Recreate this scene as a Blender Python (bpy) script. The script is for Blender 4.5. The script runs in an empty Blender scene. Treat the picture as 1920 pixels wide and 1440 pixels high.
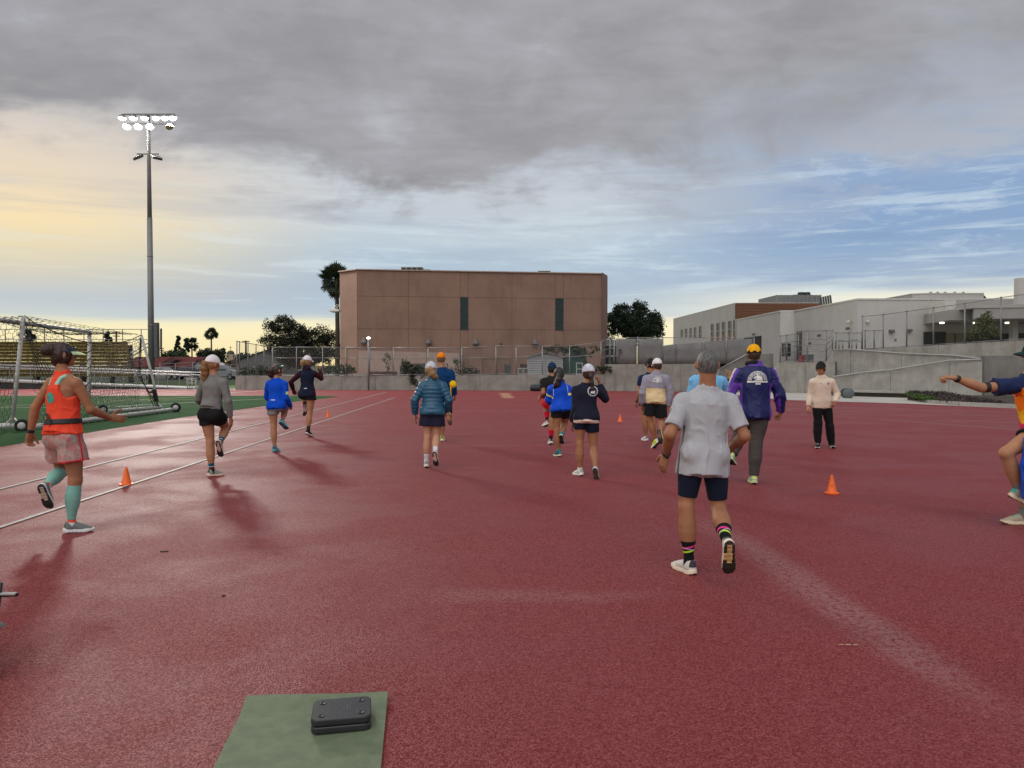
import bpy, bmesh, math, random
import numpy as np
from mathutils import Vector, Matrix
from mathutils.bvhtree import BVHTree
from mathutils.geometry import tessellate_polygon

R = math.radians
scene = bpy.context.scene
COL = scene.collection

# ------------------------------------------------------------------ camera
FPX, CX, CY, HOR, EYE = 1400.0, 960.0, 720.0, 685.0, 1.6
PITCH = math.atan((CY - HOR) / FPX)
cam = bpy.data.cameras.new('camera')
cam.sensor_width = 36.0
cam.lens = FPX / 1920.0 * 36.0
cam.clip_start, cam.clip_end = 0.05, 6000.0
cam_o = bpy.data.objects.new('camera', cam)
COL.objects.link(cam_o)
cam_o.location = (0, 0, EYE)
cam_o.rotation_euler = (R(90) - PITCH, 0, 0)
scene.camera = cam_o


def at(px, py, Y):
    """world point seen at a place of the photograph, Y metres ahead"""
    u, v = (px - CX) / FPX, (CY - py) / FPX
    dy = v * math.sin(PITCH) + math.cos(PITCH)
    dz = v * math.cos(PITCH) - math.sin(PITCH)
    k = Y / dy
    return np.array((u * k, Y, EYE + dz * k))


def gnd(px, py, z=0.0):
    u, v = (px - CX) / FPX, (CY - py) / FPX
    dy = v * math.sin(PITCH) + math.cos(PITCH)
    dz = v * math.cos(PITCH) - math.sin(PITCH)
    k = (z - EYE) / dz
    return np.array((u * k, dy * k, z))


# ------------------------------------------------------------------ colour
def lin(r, g, b, a=1.0):
    def f(c):
        c /= 255.0
        return c / 12.92 if c <= 0.04045 else ((c + 0.055) / 1.055) ** 2.4
    return (f(r), f(g), f(b), a)


class NT:
    """a small wrapper to wire shader nodes"""
    def __init__(self, tree):
        self.t = tree

    def n(self, typ, **kw):
        nd = self.t.nodes.new(typ)
        for k, v in kw.items():
            setattr(nd, k, v)
        return nd

    def put(self, sock, v):
        if v is None:
            return
        if isinstance(v, bpy.types.NodeSocket):
            self.t.links.new(v, sock)
        else:
            sock.default_value = v

    def m(self, op, a, b=None, c=None, clamp=False):
        nd = self.n('ShaderNodeMath', operation=op, use_clamp=clamp)
        for i, v in enumerate((a, b, c)):
            self.put(nd.inputs[i], v)
        return nd.outputs[0]

    def vm(self, op, a, b=None):
        nd = self.n('ShaderNodeVectorMath', operation=op)
        self.put(nd.inputs[0], a)
        if b is not None:
            self.put(nd.inputs[1], b)
        return nd.outputs[0]

    def xyz(self, x, y, z):
        nd = self.n('ShaderNodeCombineXYZ')
        for i, v in enumerate((x, y, z)):
            self.put(nd.inputs[i], v)
        return nd.outputs[0]

    def sep(self, v):
        nd = self.n('ShaderNodeSeparateXYZ')
        self.put(nd.inputs[0], v)
        return nd.outputs

    def mix(self, f, a, b, mode='MIX'):
        nd = self.n('ShaderNodeMix', data_type='RGBA', blend_type=mode)
        self.put(nd.inputs[0], f)
        self.put(nd.inputs[6], a)
        self.put(nd.inputs[7], b)
        return nd.outputs[2]

    def noise(self, vec, scale, detail=4.0, rough=0.55, dist=0.0):
        nd = self.n('ShaderNodeTexNoise')
        self.put(nd.inputs['Vector'], vec)
        nd.inputs['Scale'].default_value = scale
        nd.inputs['Detail'].default_value = detail
        nd.inputs['Roughness'].default_value = rough
        nd.inputs['Distortion'].default_value = dist
        return nd.outputs['Fac']

    def step(self, v, lo, hi, to0=0.0, to1=1.0):
        nd = self.n('ShaderNodeMapRange', interpolation_type='SMOOTHSTEP')
        self.put(nd.inputs[0], v)
        nd.inputs[1].default_value = lo
        nd.inputs[2].default_value = hi
        nd.inputs[3].default_value = to0
        nd.inputs[4].default_value = to1
        return nd.outputs[0]

    def ramp(self, f, stops, interp='LINEAR'):
        nd = self.n('ShaderNodeValToRGB')
        cr = nd.color_ramp
        cr.interpolation = interp
        while len(cr.elements) < len(stops):
            cr.elements.new(0.5)
        for e, (p, c) in zip(cr.elements, stops):
            e.position = p
            e.color = c
        self.put(nd.inputs[0], f)
        return nd.outputs[0]


# ------------------------------------------------------------------ sky
SUN_EL, SUN_ROT = R(50), R(-160)
world = bpy.data.worlds.new('World')
scene.world = world
world.use_nodes = True
wt = world.node_tree
wt.nodes.clear()
N = NT(wt)
tc = N.n('ShaderNodeTexCoord').outputs['Generated']
sx, sy, sz = N.sep(tc)
el = N.m('ARCSINE', sz)
th = N.m('ARCTAN2', sx, sy)
zc = N.m('ADD', N.m('MAXIMUM', sz, 0.0), 0.13)
plane = N.xyz(N.m('DIVIDE', sx, zc), N.m('DIVIDE', sy, zc), 0.0)
n_big = N.noise(plane, 0.85, 6, 0.55, 0.3)
n_mid = N.noise(N.vm('ADD', plane, (7.3, 2.1, 0.0)), 2.1, 7, 0.6, 0.25)
n_fine = N.noise(N.vm('MULTIPLY', plane, (1.0, 2.2, 1.0)), 5.5, 6, 0.62, 0.4)
n_soft = N.noise(N.xyz(N.m('MULTIPLY', th, 2.6), N.m('MULTIPLY', el, 6.5), 3.7), 1.3, 5, 0.55, 0.2)
n_lump = N.noise(N.xyz(N.m('MULTIPLY', th, 7.0), N.m('MULTIPLY', el, 11.0), 6.3), 1.0, 7, 0.58, 0.6)
n_str = N.noise(N.xyz(N.m('MULTIPLY', th, 2.2), N.m('MULTIPLY', el, 34.0), 0.4), 1.0, 6, 0.62, 0.25)
n_wisp = N.noise(N.xyz(N.m('MULTIPLY', th, 5.0), N.m('MULTIPLY', el, 66.0), 1.9), 1.0, 7, 0.62, 0.35)
# the height the colours are read at wavers with the cloud bands
elw = N.m('ADD', el, N.m('MULTIPLY', N.m('SUBTRACT', n_str, 0.5), 0.035))
e2 = N.m('MULTIPLY', elw, 2.0)
left = N.ramp(e2, [(0.0, lin(246, 228, 172)), (0.09, lin(248, 236, 190)), (0.115, lin(200, 207, 204)),
                   (0.16, lin(190, 198, 204)), (0.20, lin(206, 203, 190)), (0.27, lin(234, 217, 178)),
                   (0.34, lin(248, 224, 176)), (0.43, lin(236, 217, 188)), (0.52, lin(216, 206, 196)), (0.62, lin(190, 188, 188))])
mid = N.ramp(e2, [(0.0, lin(248, 226, 165)), (0.105, lin(250, 238, 196)), (0.125, lin(182, 197, 208)),
                  (0.20, lin(170, 186, 204)), (0.29, lin(178, 195, 208)), (0.36, lin(196, 206, 214)),
                  (0.45, lin(196, 202, 209)), (0.6, lin(176, 182, 192))])
right = N.ramp(e2, [(0.0, lin(250, 240, 205)), (0.15, lin(244, 238, 214)), (0.185, lin(216, 220, 214)),
                    (0.215, lin(162, 180, 200)), (0.29, lin(138, 164, 197)), (0.38, lin(136, 163, 199)),
                    (0.48, lin(146, 168, 199)), (0.62, lin(162, 174, 193))])
wl = N.step(th, -0.60, -0.16, 1.0, 0.0)
wr = N.step(th, 0.06, 0.46)
base = N.mix(wr, N.mix(wl, mid, left), right)
# thin bright bands low down and rippled wisps above them
n_rip = N.noise(N.xyz(N.m('ADD', N.m('MULTIPLY', th, 30.0), N.m('MULTIPLY', el, 30.0)), N.m('MULTIPLY', el, 105.0), 5.1), 1.0, 4, 0.7, 0.5)
patch = N.noise(N.xyz(N.m('MULTIPLY', th, 4.0), N.m('MULTIPLY', el, 22.0), 8.8), 1.0, 4, 0.55, 0.3)
band = N.m('MULTIPLY', N.step(n_wisp, 0.50, 0.66), N.m('MULTIPLY', N.step(el, 0.055, 0.085), N.step(el, 0.20, 0.28, 1.0, 0.0)))
base = N.mix(N.m('MULTIPLY', band, 0.46), base, N.mix(wl, lin(212, 226, 232), lin(226, 224, 208)))
rip = N.m('MULTIPLY', N.m('MULTIPLY', N.step(n_rip, 0.46, 0.62), N.step(patch, 0.47, 0.60)), N.m('MULTIPLY', N.step(el, 0.09, 0.14), N.step(el, 0.24, 0.30, 1.0, 0.0)))
base = N.mix(N.m('MULTIPLY', rip, 0.24), base, N.mix(wl, lin(206, 222, 234), lin(240, 222, 188)))
dark = N.m('MULTIPLY', N.step(n_str, 0.52, 0.68), N.step(el, 0.065, 0.11))
base = N.mix(N.m('MULTIPLY', dark, 0.42), base, N.mix(wl, N.mix(wr, lin(164, 176, 194), lin(124, 148, 186)), lin(196, 188, 178)))
# soft broken puffs, mostly on the right
puff = N.m('MULTIPLY', N.step(N.m('ADD', n_soft, N.m('MULTIPLY', N.m('SUBTRACT', n_fine, 0.5), 0.25)), 0.44, 0.62), N.step(el, 0.15, 0.24))
puff = N.m('MULTIPLY', puff, N.m('ADD', N.m('MULTIPLY', wr, 0.55), 0.30))
base = N.mix(puff, base, N.mix(wl, lin(178, 182, 190), lin(222, 206, 184)))
# a little of the clear blue of the upper air shows through every gap
sky = N.n('ShaderNodeTexSky', sky_type='NISHITA')
sky.sun_disc = False
sky.sun_elevation, sky.sun_rotation = SUN_EL, SUN_ROT
base = N.mix(1.0, base, N.mix(1.0, sky.outputs[0], (0.004, 0.004, 0.004, 1.0), 'MULTIPLY'), 'ADD')
# the grey deck overhead with its ragged lower edge
edge = N.m('ADD', N.m('ADD', N.m('MULTIPLY', N.m('SUBTRACT', n_soft, 0.5), 0.16), N.m('MULTIPLY', N.m('SUBTRACT', n_lump, 0.5), 0.13)),
           N.m('ADD', N.m('MULTIPLY', N.m('SUBTRACT', n_mid, 0.5), 0.06), N.m('MULTIPLY', N.m('SUBTRACT', n_fine, 0.5), 0.04)))
e0 = N.ramp(N.m('ADD', N.m('MULTIPLY', th, 0.5), 0.5),
            [(0.0, (0.245,) * 3 + (1,)), (0.18, (0.25,) * 3 + (1,)), (0.27, (0.272,) * 3 + (1,)), (0.325, (0.235,) * 3 + (1,)),
             (0.37, (0.225,) * 3 + (1,)), (0.46, (0.222,) * 3 + (1,)), (0.56, (0.232,) * 3 + (1,)), (0.68, (0.262,) * 3 + (1,)), (0.8, (0.30,) * 3 + (1,)),
             (1.0, (0.27,) * 3 + (1,))], 'LINEAR')
deck_h = N.m('ADD', N.m('SUBTRACT', el, e0), edge)
deck = N.mix(wr, N.step(deck_h, -0.016, 0.034), N.step(deck_h, -0.05, 0.06))
deck_tone = N.m('ADD', N.m('MULTIPLY', N.m('SUBTRACT', n_big, 0.5), 1.1),
                N.m('ADD', N.m('MULTIPLY', N.m('SUBTRACT', n_mid, 0.5), 0.95), N.m('MULTIPLY', N.m('SUBTRACT', n_fine, 0.5), 0.6)))
deck_tone = N.m('ADD', N.m('ADD', N.m('MULTIPLY', deck_tone, 0.75), N.m('MULTIPLY', N.m('SUBTRACT', n_lump, 0.5), -0.75)), 0.5, clamp=True)
deck_col = N.ramp(deck_tone, [(0.10, lin(142, 142, 146)), (0.40, lin(154, 154, 158)), (0.62, lin(165, 165, 171)), (0.9, lin(186, 187, 194))])
deck_col = N.mix(N.m('MULTIPLY', N.step(deck_h, 0.0, 0.12, 1.0, 0.0), N.m('MULTIPLY', wr, 0.5)), deck_col, lin(168, 178, 196))
final = N.mix(deck, base, deck_col)
bg = N.n('ShaderNodeBackground')
N.put(bg.inputs[0], final)
bg.inputs[1].default_value = 0.84
wo = N.n('ShaderNodeOutputWorld')
wt.links.new(bg.outputs[0], wo.inputs[0])

# the broad soft daylight that comes through the cloud
sun = bpy.data.lights.new('sun', 'SUN')
sun.energy = 1.5
sun.angle = R(75)
sun.color = (1.0, 0.97, 0.94)
sun_o = bpy.data.objects.new('sun', sun)
COL.objects.link(sun_o)
sun_o.rotation_euler = (R(90) - SUN_EL, 0, -SUN_ROT - R(180))
sun_o.location = (0, -20, 60)

LAMP_W = 5800.0
scene.view_settings.view_transform = 'Standard'
scene.view_settings.look = 'None'
scene.view_settings.exposure = 0.28
scene.view_settings.gamma = 1.0
scene.view_settings.use_curve_mapping = False
scene.render.engine = 'CYCLES'
scene.cycles.max_bounces = 5
scene.cycles.diffuse_bounces = 3
scene.cycles.glossy_bounces = 3
scene.cycles.transparent_max_bounces = 16
scene.cycles.use_denoising = True
scene.cycles.sample_clamp_indirect = 4.0

# ------------------------------------------------------------------ materials
MATS = {}


def material(name):
    m = bpy.data.materials.new(name)
    m.use_nodes = True
    m.node_tree.nodes.clear()
    n = NT(m.node_tree)
    b = n.n('ShaderNodeBsdfPrincipled')
    o = n.n('ShaderNodeOutputMaterial')
    m.node_tree.links.new(b.outputs[0], o.inputs[0])
    n.bsdf, n.out = b, o
    return m, n


def mat(name, col, rough=0.6, var=0.12, scale=6.0, bump=0.0, bscale=40.0, metal=0.0, spec=0.4, stretch=None, dirt=0.0, sheen=0.0):
    """plain material with mottled colour and a fine relief"""
    if name in MATS:
        return MATS[name]
    m, n = material(name)
    co = n.n('ShaderNodeTexCoord').outputs['Object']
    v = n.vm('MULTIPLY', co, stretch) if stretch else co
    c = tuple(col[:3])
    hi = tuple(min(1.0, x * (1 + var)) for x in c) + (1.0,)
    lo = tuple(x * (1 - var) for x in c) + (1.0,)
    base = n.mix(n.step(n.noise(v, scale, 5, 0.6), 0.3, 0.7), lo, hi)
    if dirt:
        s = n.noise(n.vm('MULTIPLY', co, (1.0, 1.0, 0.16)), 2.3, 6, 0.65)
        base = n.mix(n.m('MULTIPLY', n.step(s, 0.5, 0.72), dirt), base, tuple(x * 0.45 for x in c) + (1.0,))
    n.put(n.bsdf.inputs['Base Color'], base)
    n.bsdf.inputs['Roughness'].default_value = rough
    n.bsdf.inputs['Metallic'].default_value = metal
    n.bsdf.inputs['Specular IOR Level'].default_value = spec
    if sheen:
        n.bsdf.inputs['Sheen Weight'].default_value = sheen
    if bump:
        bn = n.n('ShaderNodeBump')
        bn.inputs['Strength'].default_value = bump
        bn.inputs['Distance'].default_value = 0.01
        n.put(bn.inputs['Height'], n.noise(v, bscale, 4, 0.6))
        n.put(n.bsdf.inputs['Normal'], bn.outputs[0])
    MATS[name] = m
    return m


def fabric(name, col, regions=(), rough=0.8, bump=0.25, bscale=260.0, var=0.10, pattern=None, spec=0.12):
    """cloth; regions is a list of (attribute, colour) patches sewn in where the attribute is positive"""
    if name in MATS:
        return MATS[name]
    m, n = material(name)
    co = n.n('ShaderNodeTexCoord').outputs['Object']
    nz = n.noise(co, 9.0, 5, 0.6)
    base = tuple(col[:3]) + (1.0,)
    if pattern:
        f = n.step(n.noise(co, pattern[1], 4, 0.6, 0.8), 0.42, 0.6)
        base = n.mix(f, base, tuple(pattern[0][:3]) + (1.0,))
        if len(pattern) > 2:
            f2 = n.step(n.noise(n.vm('ADD', co, (3.1, 5.2, 1.7)), pattern[1] * 0.9, 4, 0.6, 0.8), 0.5, 0.66)
            base = n.mix(f2, base, tuple(pattern[2][:3]) + (1.0,))
    for attr, rc in regions:
        a = n.n('ShaderNodeAttribute', attribute_name=attr)
        f = n.step(a.outputs['Fac'], -0.002, 0.002)
        base = n.mix(f, base, tuple(rc[:3]) + (1.0,))
    g = n.step(nz, 0.3, 0.7, 1 - var, 1 + var)
    base = n.mix(1.0, base, n.xyz(g, g, g), 'MULTIPLY')
    n.put(n.bsdf.inputs['Base Color'], base)
    n.bsdf.inputs['Roughness'].default_value = rough
    n.bsdf.inputs['Specular IOR Level'].default_value = spec
    n.bsdf.inputs['Sheen Weight'].default_value = 0.02
    bn = n.n('ShaderNodeBump')
    bn.inputs['Strength'].default_value = bump
    bn.inputs['Distance'].default_value = 0.006
    n.put(bn.inputs['Height'], n.m('ADD', n.noise(co, bscale, 2, 0.5), n.m('MULTIPLY', n.noise(n.vm('MULTIPLY', co, (1, 1, 0.45)), 26.0, 4, 0.6, 0.6), 2.2)))
    n.put(n.bsdf.inputs['Normal'], bn.outputs[0])
    MATS[name] = m
    return m


def emitter(name, col, strength):
    m, n = material(name)
    n.put(n.bsdf.inputs['Base Color'], tuple(col[:3]) + (1,))
    n.put(n.bsdf.inputs['Emission Color'], tuple(col[:3]) + (1,))
    n.bsdf.inputs['Emission Strength'].default_value = strength
    return m


# ------------------------------------------------------------------ objects
ORIG = {}


def tag(o, label=None, cat=None, group=None, kind=None):
    if label:
        o['label'] = label
    if cat:
        o['category'] = cat
    if group:
        o['group'] = group
    if kind:
        o['kind'] = kind
    return o


def thing(name, label, cat, loc=(0, 0, 0), group=None):
    o = bpy.data.objects.new(name, None)
    COL.objects.link(o)
    o.empty_display_size = 0.2
    o.location = tuple(float(v) for v in loc)
    ORIG[o.name] = np.array(o.location)
    return tag(o, label, cat, group)


def link(name, me, mats=None, parent=None, loc=None):
    """link a mesh whose vertices are relative to loc (world)"""
    o = bpy.data.objects.new(name, me)
    COL.objects.link(o)
    for m in (mats if isinstance(mats, (list, tuple)) else [mats]):
        if m is not None:
            me.materials.append(m)
    loc = np.array(loc if loc is not None else (0, 0, 0), float)
    if parent is not None:
        o.parent = parent
        o.location = tuple(loc - ORIG[parent.name])
    else:
        o.location = tuple(loc)
    ORIG[o.name] = loc
    return o


def nrm(v):
    v = np.asarray(v, float)
    l = np.linalg.norm(v)
    return v / l if l > 1e-12 else v


class MB:
    """collects shapes in world metres and links them as one mesh"""
    def __init__(self):
        self.v, self.f, self.mi = [], [], []

    def add(self, vs, fs, mi=0):
        b = len(self.v)
        self.v.extend([tuple(float(c) for c in p) for p in vs])
        self.f.extend([tuple(i + b for i in f) for f in fs])
        self.mi.extend([mi] * len(fs))

    def box(self, x0, x1, y0, y1, z0, z1, mi=0):
        vs = [(x, y, z) for z in (z0, z1) for y in (y0, y1) for x in (x0, x1)]
        self.add(vs, [(0, 2, 3, 1), (4, 5, 7, 6), (0, 1, 5, 4), (1, 3, 7, 5), (3, 2, 6, 7), (2, 0, 4, 6)], mi)

    def obox(self, c, ax, ay, az, hx, hy, hz, mi=0):
        c, ax, ay, az = (np.asarray(q, float) for q in (c, ax, ay, az))
        vs = [c + sxx * hx * ax + syy * hy * ay + szz * hz * az for szz in (-1, 1) for syy in (-1, 1) for sxx in (-1, 1)]
        self.add(vs, [(0, 2, 3, 1), (4, 5, 7, 6), (0, 1, 5, 4), (1, 3, 7, 5), (3, 2, 6, 7), (2, 0, 4, 6)], mi)

    def beam(self, a, b, w, h, mi=0, up=(0, 0, 1)):
        a, b = np.asarray(a, float), np.asarray(b, float)
        d = nrm(b - a)
        s = nrm(np.cross(d, up)) if abs(np.dot(d, up)) < 0.99 else np.array((1.0, 0, 0))
        u = np.cross(s, d)
        self.obox((a + b) / 2, s, d, u, w / 2, np.linalg.norm(b - a) / 2, h / 2, mi)

    def prism(self, poly, z0, z1, mi=0):
        n = len(poly)
        zz0 = z0 if hasattr(z0, '__len__') else [z0] * n
        zz1 = z1 if hasattr(z1, '__len__') else [z1] * n
        vs = [(p[0], p[1], a) for p, a in zip(poly, zz0)] + [(p[0], p[1], b) for p, b in zip(poly, zz1)]
        fs = [tuple(range(n - 1, -1, -1)), tuple(range(n, 2 * n))]
        fs += [(i, (i + 1) % n, n + (i + 1) % n, n + i) for i in range(n)]
        self.add(vs, fs, mi)

    def tube(self, pts, r, n=8, mi=0, cap=True):
        pts = [np.asarray(p, float) for p in pts]
        rs = r if hasattr(r, '__len__') else [r] * len(pts)
        ref = None
        vs, fs = [], []
        for i, p in enumerate(pts):
            d = nrm(pts[min(i + 1, len(pts) - 1)] - pts[max(i - 1, 0)])
            if ref is None:
                ref = np.cross(d, (0, 0, 1)) if abs(d[2]) < 0.95 else np.cross(d, (0, 1, 0))
            ref = nrm(ref - d * np.dot(ref, d))
            b = np.cross(d, ref)
            for k in range(n):
                t = 2 * math.pi * k / n
                vs.append(p + rs[i] * (math.cos(t) * ref + math.sin(t) * b))
        for i in range(len(pts) - 1):
            for k in range(n):
                k2 = (k + 1) % n
                fs.append((i * n + k, i * n + k2, (i + 1) * n + k2, (i + 1) * n + k))
        if cap:
            fs.append(tuple(range(n - 1, -1, -1)))
            fs.append(tuple((len(pts) - 1) * n + k for k in range(n)))
        self.add(vs, fs, mi)

    def lathe(self, prof, n=16, c=(0, 0, 0), ax=(0, 0, 1), mi=0):
        """prof: (radius, height) pairs turned about the axis ax through c"""
        ax = nrm(ax)
        u = nrm(np.cross(ax, (0, 1, 0))) if abs(ax[1]) < 0.9 else nrm(np.cross(ax, (1, 0, 0)))
        w = np.cross(ax, u)
        vs, fs = [], []
        for r, h in prof:
            for k in range(n):
                t = 2 * math.pi * k / n
                vs.append(np.asarray(c, float) + ax * h + r * (math.cos(t) * u + math.sin(t) * w))
        for i in range(len(prof) - 1):
            for k in range(n):
                k2 = (k + 1) % n
                fs.append((i * n + k, i * n + k2, (i + 1) * n + k2, (i + 1) * n + k))
        fs.append(tuple(range(n - 1, -1, -1)))
        fs.append(tuple((len(prof) - 1) * n + k for k in range(n)))
        self.add(vs, fs, mi)

    def quad(self, a, b, c, d, mi=0):
        self.add([a, b, c, d], [(0, 1, 2, 3)], mi)

    def mesh(self, name, loc=(0, 0, 0), smooth=False):
        me = bpy.data.meshes.new(name)
        l = np.asarray(loc, float)
        me.from_pydata([tuple(np.asarray(p) - l) for p in self.v], [], self.f)
        me.polygons.foreach_set('material_index', self.mi)
        if smooth:
            me.polygons.foreach_set('use_smooth', [True] * len(self.f))
        me.update()
        return me

    def build(self, name, mats, parent=None, loc=None, smooth=False, bevel=0.0):
        if loc is None:
            loc = ORIG[parent.name] if parent is not None else (0, 0, 0)
        me = self.mesh(name, loc, smooth)
        o = link(name, me, mats, parent, loc)
        if bevel:
            bv = o.modifiers.new('bevel', 'BEVEL')
            bv.width = bevel
            bv.segments = 2
            bv.limit_method = 'ANGLE'
        return o


def copy_tree(o, parent=None):
    """a copy of a thing with copies of all its parts, sharing mesh data"""
    c = o.copy()
    COL.objects.link(c)
    if parent is not None:
        c.parent = parent
    for ch in list(o.children):
        copy_tree(ch, c)
    return c

# ------------------------------------------------------------------ smooth bodies
_rng = np.random.RandomState(7)
_LAT = _rng.rand(24, 24, 24).astype(np.float32)


def vnoise(p):
    """smooth value noise at points p (n,3), about -1..1"""
    q = np.floor(p).astype(np.int64)
    f = (p - q).astype(np.float32)
    f = f * f * (3 - 2 * f)
    q %= 24
    q2 = (q + 1) % 24
    r = 0
    for dx in (0, 1):
        wx = f[:, 0] if dx else 1 - f[:, 0]
        ix = q2[:, 0] if dx else q[:, 0]
        for dy in (0, 1):
            wy = f[:, 1] if dy else 1 - f[:, 1]
            iy = q2[:, 1] if dy else q[:, 1]
            for dz in (0, 1):
                wz = f[:, 2] if dz else 1 - f[:, 2]
                iz = q2[:, 2] if dz else q[:, 2]
                r = r + wx * wy * wz * _LAT[ix, iy, iz]
    return r * 2 - 1


class Limb:
    """a bone a->b with an elliptical cross-section that changes along it"""
    def __init__(s, a, b, ru, rv=None, u=None, inf=0.0, cut0=None, cut1=None, quilt=0.0, endk=1.0, plane=None):
        s.plane = plane
        s.a, s.b = np.asarray(a, float), np.asarray(b, float)
        d = s.b - s.a
        s.L = max(np.linalg.norm(d), 1e-6)
        s.w = d / s.L
        ru = np.atleast_1d(np.asarray(ru, float)) + inf
        rv = ru.copy() if rv is None else np.atleast_1d(np.asarray(rv, float)) + inf
        if len(ru) == 1:
            ru = np.repeat(ru, 2)
        if len(rv) == 1:
            rv = np.repeat(rv, 2)
        s.ru, s.rv = ru, rv
        if u is None:
            u = (1, 0, 0) if abs(s.w[0]) < 0.8 else (0, 1, 0)
        u = np.asarray(u, float)
        u = nrm(u - s.w * np.dot(u, s.w))
        s.u, s.v = u, np.cross(s.w, u)
        s.cut0, s.cut1 = cut0, cut1      # flat ends at these fractions
        s.quilt, s.endk = quilt, endk

    def box(s, m):
        r = max(s.ru.max(), s.rv.max()) + m
        return np.minimum(s.a, s.b) - r, np.maximum(s.a, s.b) + r

    def dist(s, X, Y, Z):
        px, py, pz = X - s.a[0], Y - s.a[1], Z - s.a[2]
        tw = px * s.w[0] + py * s.w[1] + pz * s.w[2]
        t = np.clip(tw / s.L, 0, 1)
        h = tw - t * s.L
        du = px * s.u[0] + py * s.u[1] + pz * s.u[2]
        dv = px * s.v[0] + py * s.v[1] + pz * s.v[2]
        kx = np.linspace(0, 1, len(s.ru))
        ru = np.interp(t, kx, s.ru).astype(np.float32)
        rv = np.interp(t, np.linspace(0, 1, len(s.rv)), s.rv).astype(np.float32)
        rw = np.minimum(ru, rv) * s.endk
        a0, a1, a2 = du / ru, dv / rv, h / rw
        k0 = np.sqrt(a0 * a0 + a1 * a1 + a2 * a2) + 1e-6
        k1 = np.sqrt((a0 / ru) ** 2 + (a1 / rv) ** 2 + (a2 / rw) ** 2) + 1e-6
        d = k0 * (k0 - 1) / k1
        if s.quilt:
            d = d - 0.013 * (np.sqrt(np.abs(np.sin(math.pi * tw / s.quilt))) - 0.55)
        if s.cut0 is not None:
            d = np.maximum(d, s.cut0 * s.L - tw)
        if s.cut1 is not None:
            d = np.maximum(d, tw - s.cut1 * s.L)
        if s.plane is not None:
            p, n = s.plane
            d = np.maximum(d, (X - p[0]) * n[0] + (Y - p[1]) * n[1] + (Z - p[2]) * n[2])
        return d


class Ball(Limb):
    """an ellipsoid with its own frame"""
    def __init__(s, c, r, fr=None, cut=None):
        s.cut = cut
        s.c = np.asarray(c, float)
        s.r = np.asarray(r, float) if hasattr(r, '__len__') else np.array((r, r, r), float)
        s.fr = [np.asarray(q, float) for q in (fr or ((1, 0, 0), (0, 1, 0), (0, 0, 1)))]

    def box(s, m):
        k = s.r.max() + m
        return s.c - k, s.c + k

    def dist(s, X, Y, Z):
        px, py, pz = X - s.c[0], Y - s.c[1], Z - s.c[2]
        q = [px * f[0] + py * f[1] + pz * f[2] for f in s.fr]
        a = [q[i] / s.r[i] for i in range(3)]
        k0 = np.sqrt(a[0] ** 2 + a[1] ** 2 + a[2] ** 2) + 1e-6
        k1 = np.sqrt(sum((a[i] / s.r[i]) ** 2 for i in range(3))) + 1e-6
        d = k0 * (k0 - 1) / k1
        if s.cut is not None:
            p, n = s.cut
            d = np.maximum(d, (X - p[0]) * n[0] + (Y - p[1]) * n[1] + (Z - p[2]) * n[2])
        return d


def smin(a, b, k):
    h = np.clip(0.5 + 0.5 * (b - a) / k, 0, 1)
    return b * (1 - h) + a * h - k * h * (1 - h)


def field(prims, k, vox, cuts=(), minus=(), bumps=None):
    lo = np.min([p.box(0)[0] for p in prims], 0) - vox * 3 - 0.015
    hi = np.max([p.box(0)[1] for p in prims], 0) + vox * 3 + 0.015
    n = np.ceil((hi - lo) / vox).astype(int) + 1
    ax = [(lo[i] + vox * np.arange(n[i])).astype(np.float32) for i in range(3)]
    F = np.full(tuple(n), 1.0, np.float32)

    def sub(p, m):
        b0, b1 = p.box(m)
        i0 = np.clip(np.floor((b0 - lo) / vox).astype(int), 0, n - 1)
        i1 = np.clip(np.ceil((b1 - lo) / vox).astype(int) + 1, 1, n)
        sl = tuple(slice(i0[i], i1[i]) for i in range(3))
        return sl, ax[0][sl[0]][:, None, None], ax[1][sl[1]][None, :, None], ax[2][sl[2]][None, None, :]
    for p in prims:
        sl, X, Y, Z = sub(p, k + vox * 2)
        F[sl] = smin(F[sl], p.dist(X, Y, Z).astype(np.float32), k)
    for p in minus:
        sl, X, Y, Z = sub(p, 0.02)
        F[sl] = np.maximum(F[sl], -p.dist(X, Y, Z).astype(np.float32))
    for pt, nv in cuts:
        g = (ax[0][:, None, None] - pt[0]) * nv[0] + (ax[1][None, :, None] - pt[1]) * nv[1] + (ax[2][None, None, :] - pt[2]) * nv[2]
        F = np.maximum(F, g.astype(np.float32))
    if bumps:
        idx = np.nonzero(np.abs(F) < 0.03)
        P = np.stack([ax[i][idx[i]] for i in range(3)], 1)
        d = 0
        for amp, sc, ridged in bumps:
            v = vnoise(P * np.asarray(sc, np.float32))
            if ridged:
                v = ((1 - np.abs(v) * 3.2).clip(0, 1) ** 1.3) * 1.6 - .6
            d = d + amp * (v + .8) * .6
        F[idx] -= d
    return F, lo, vox


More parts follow.
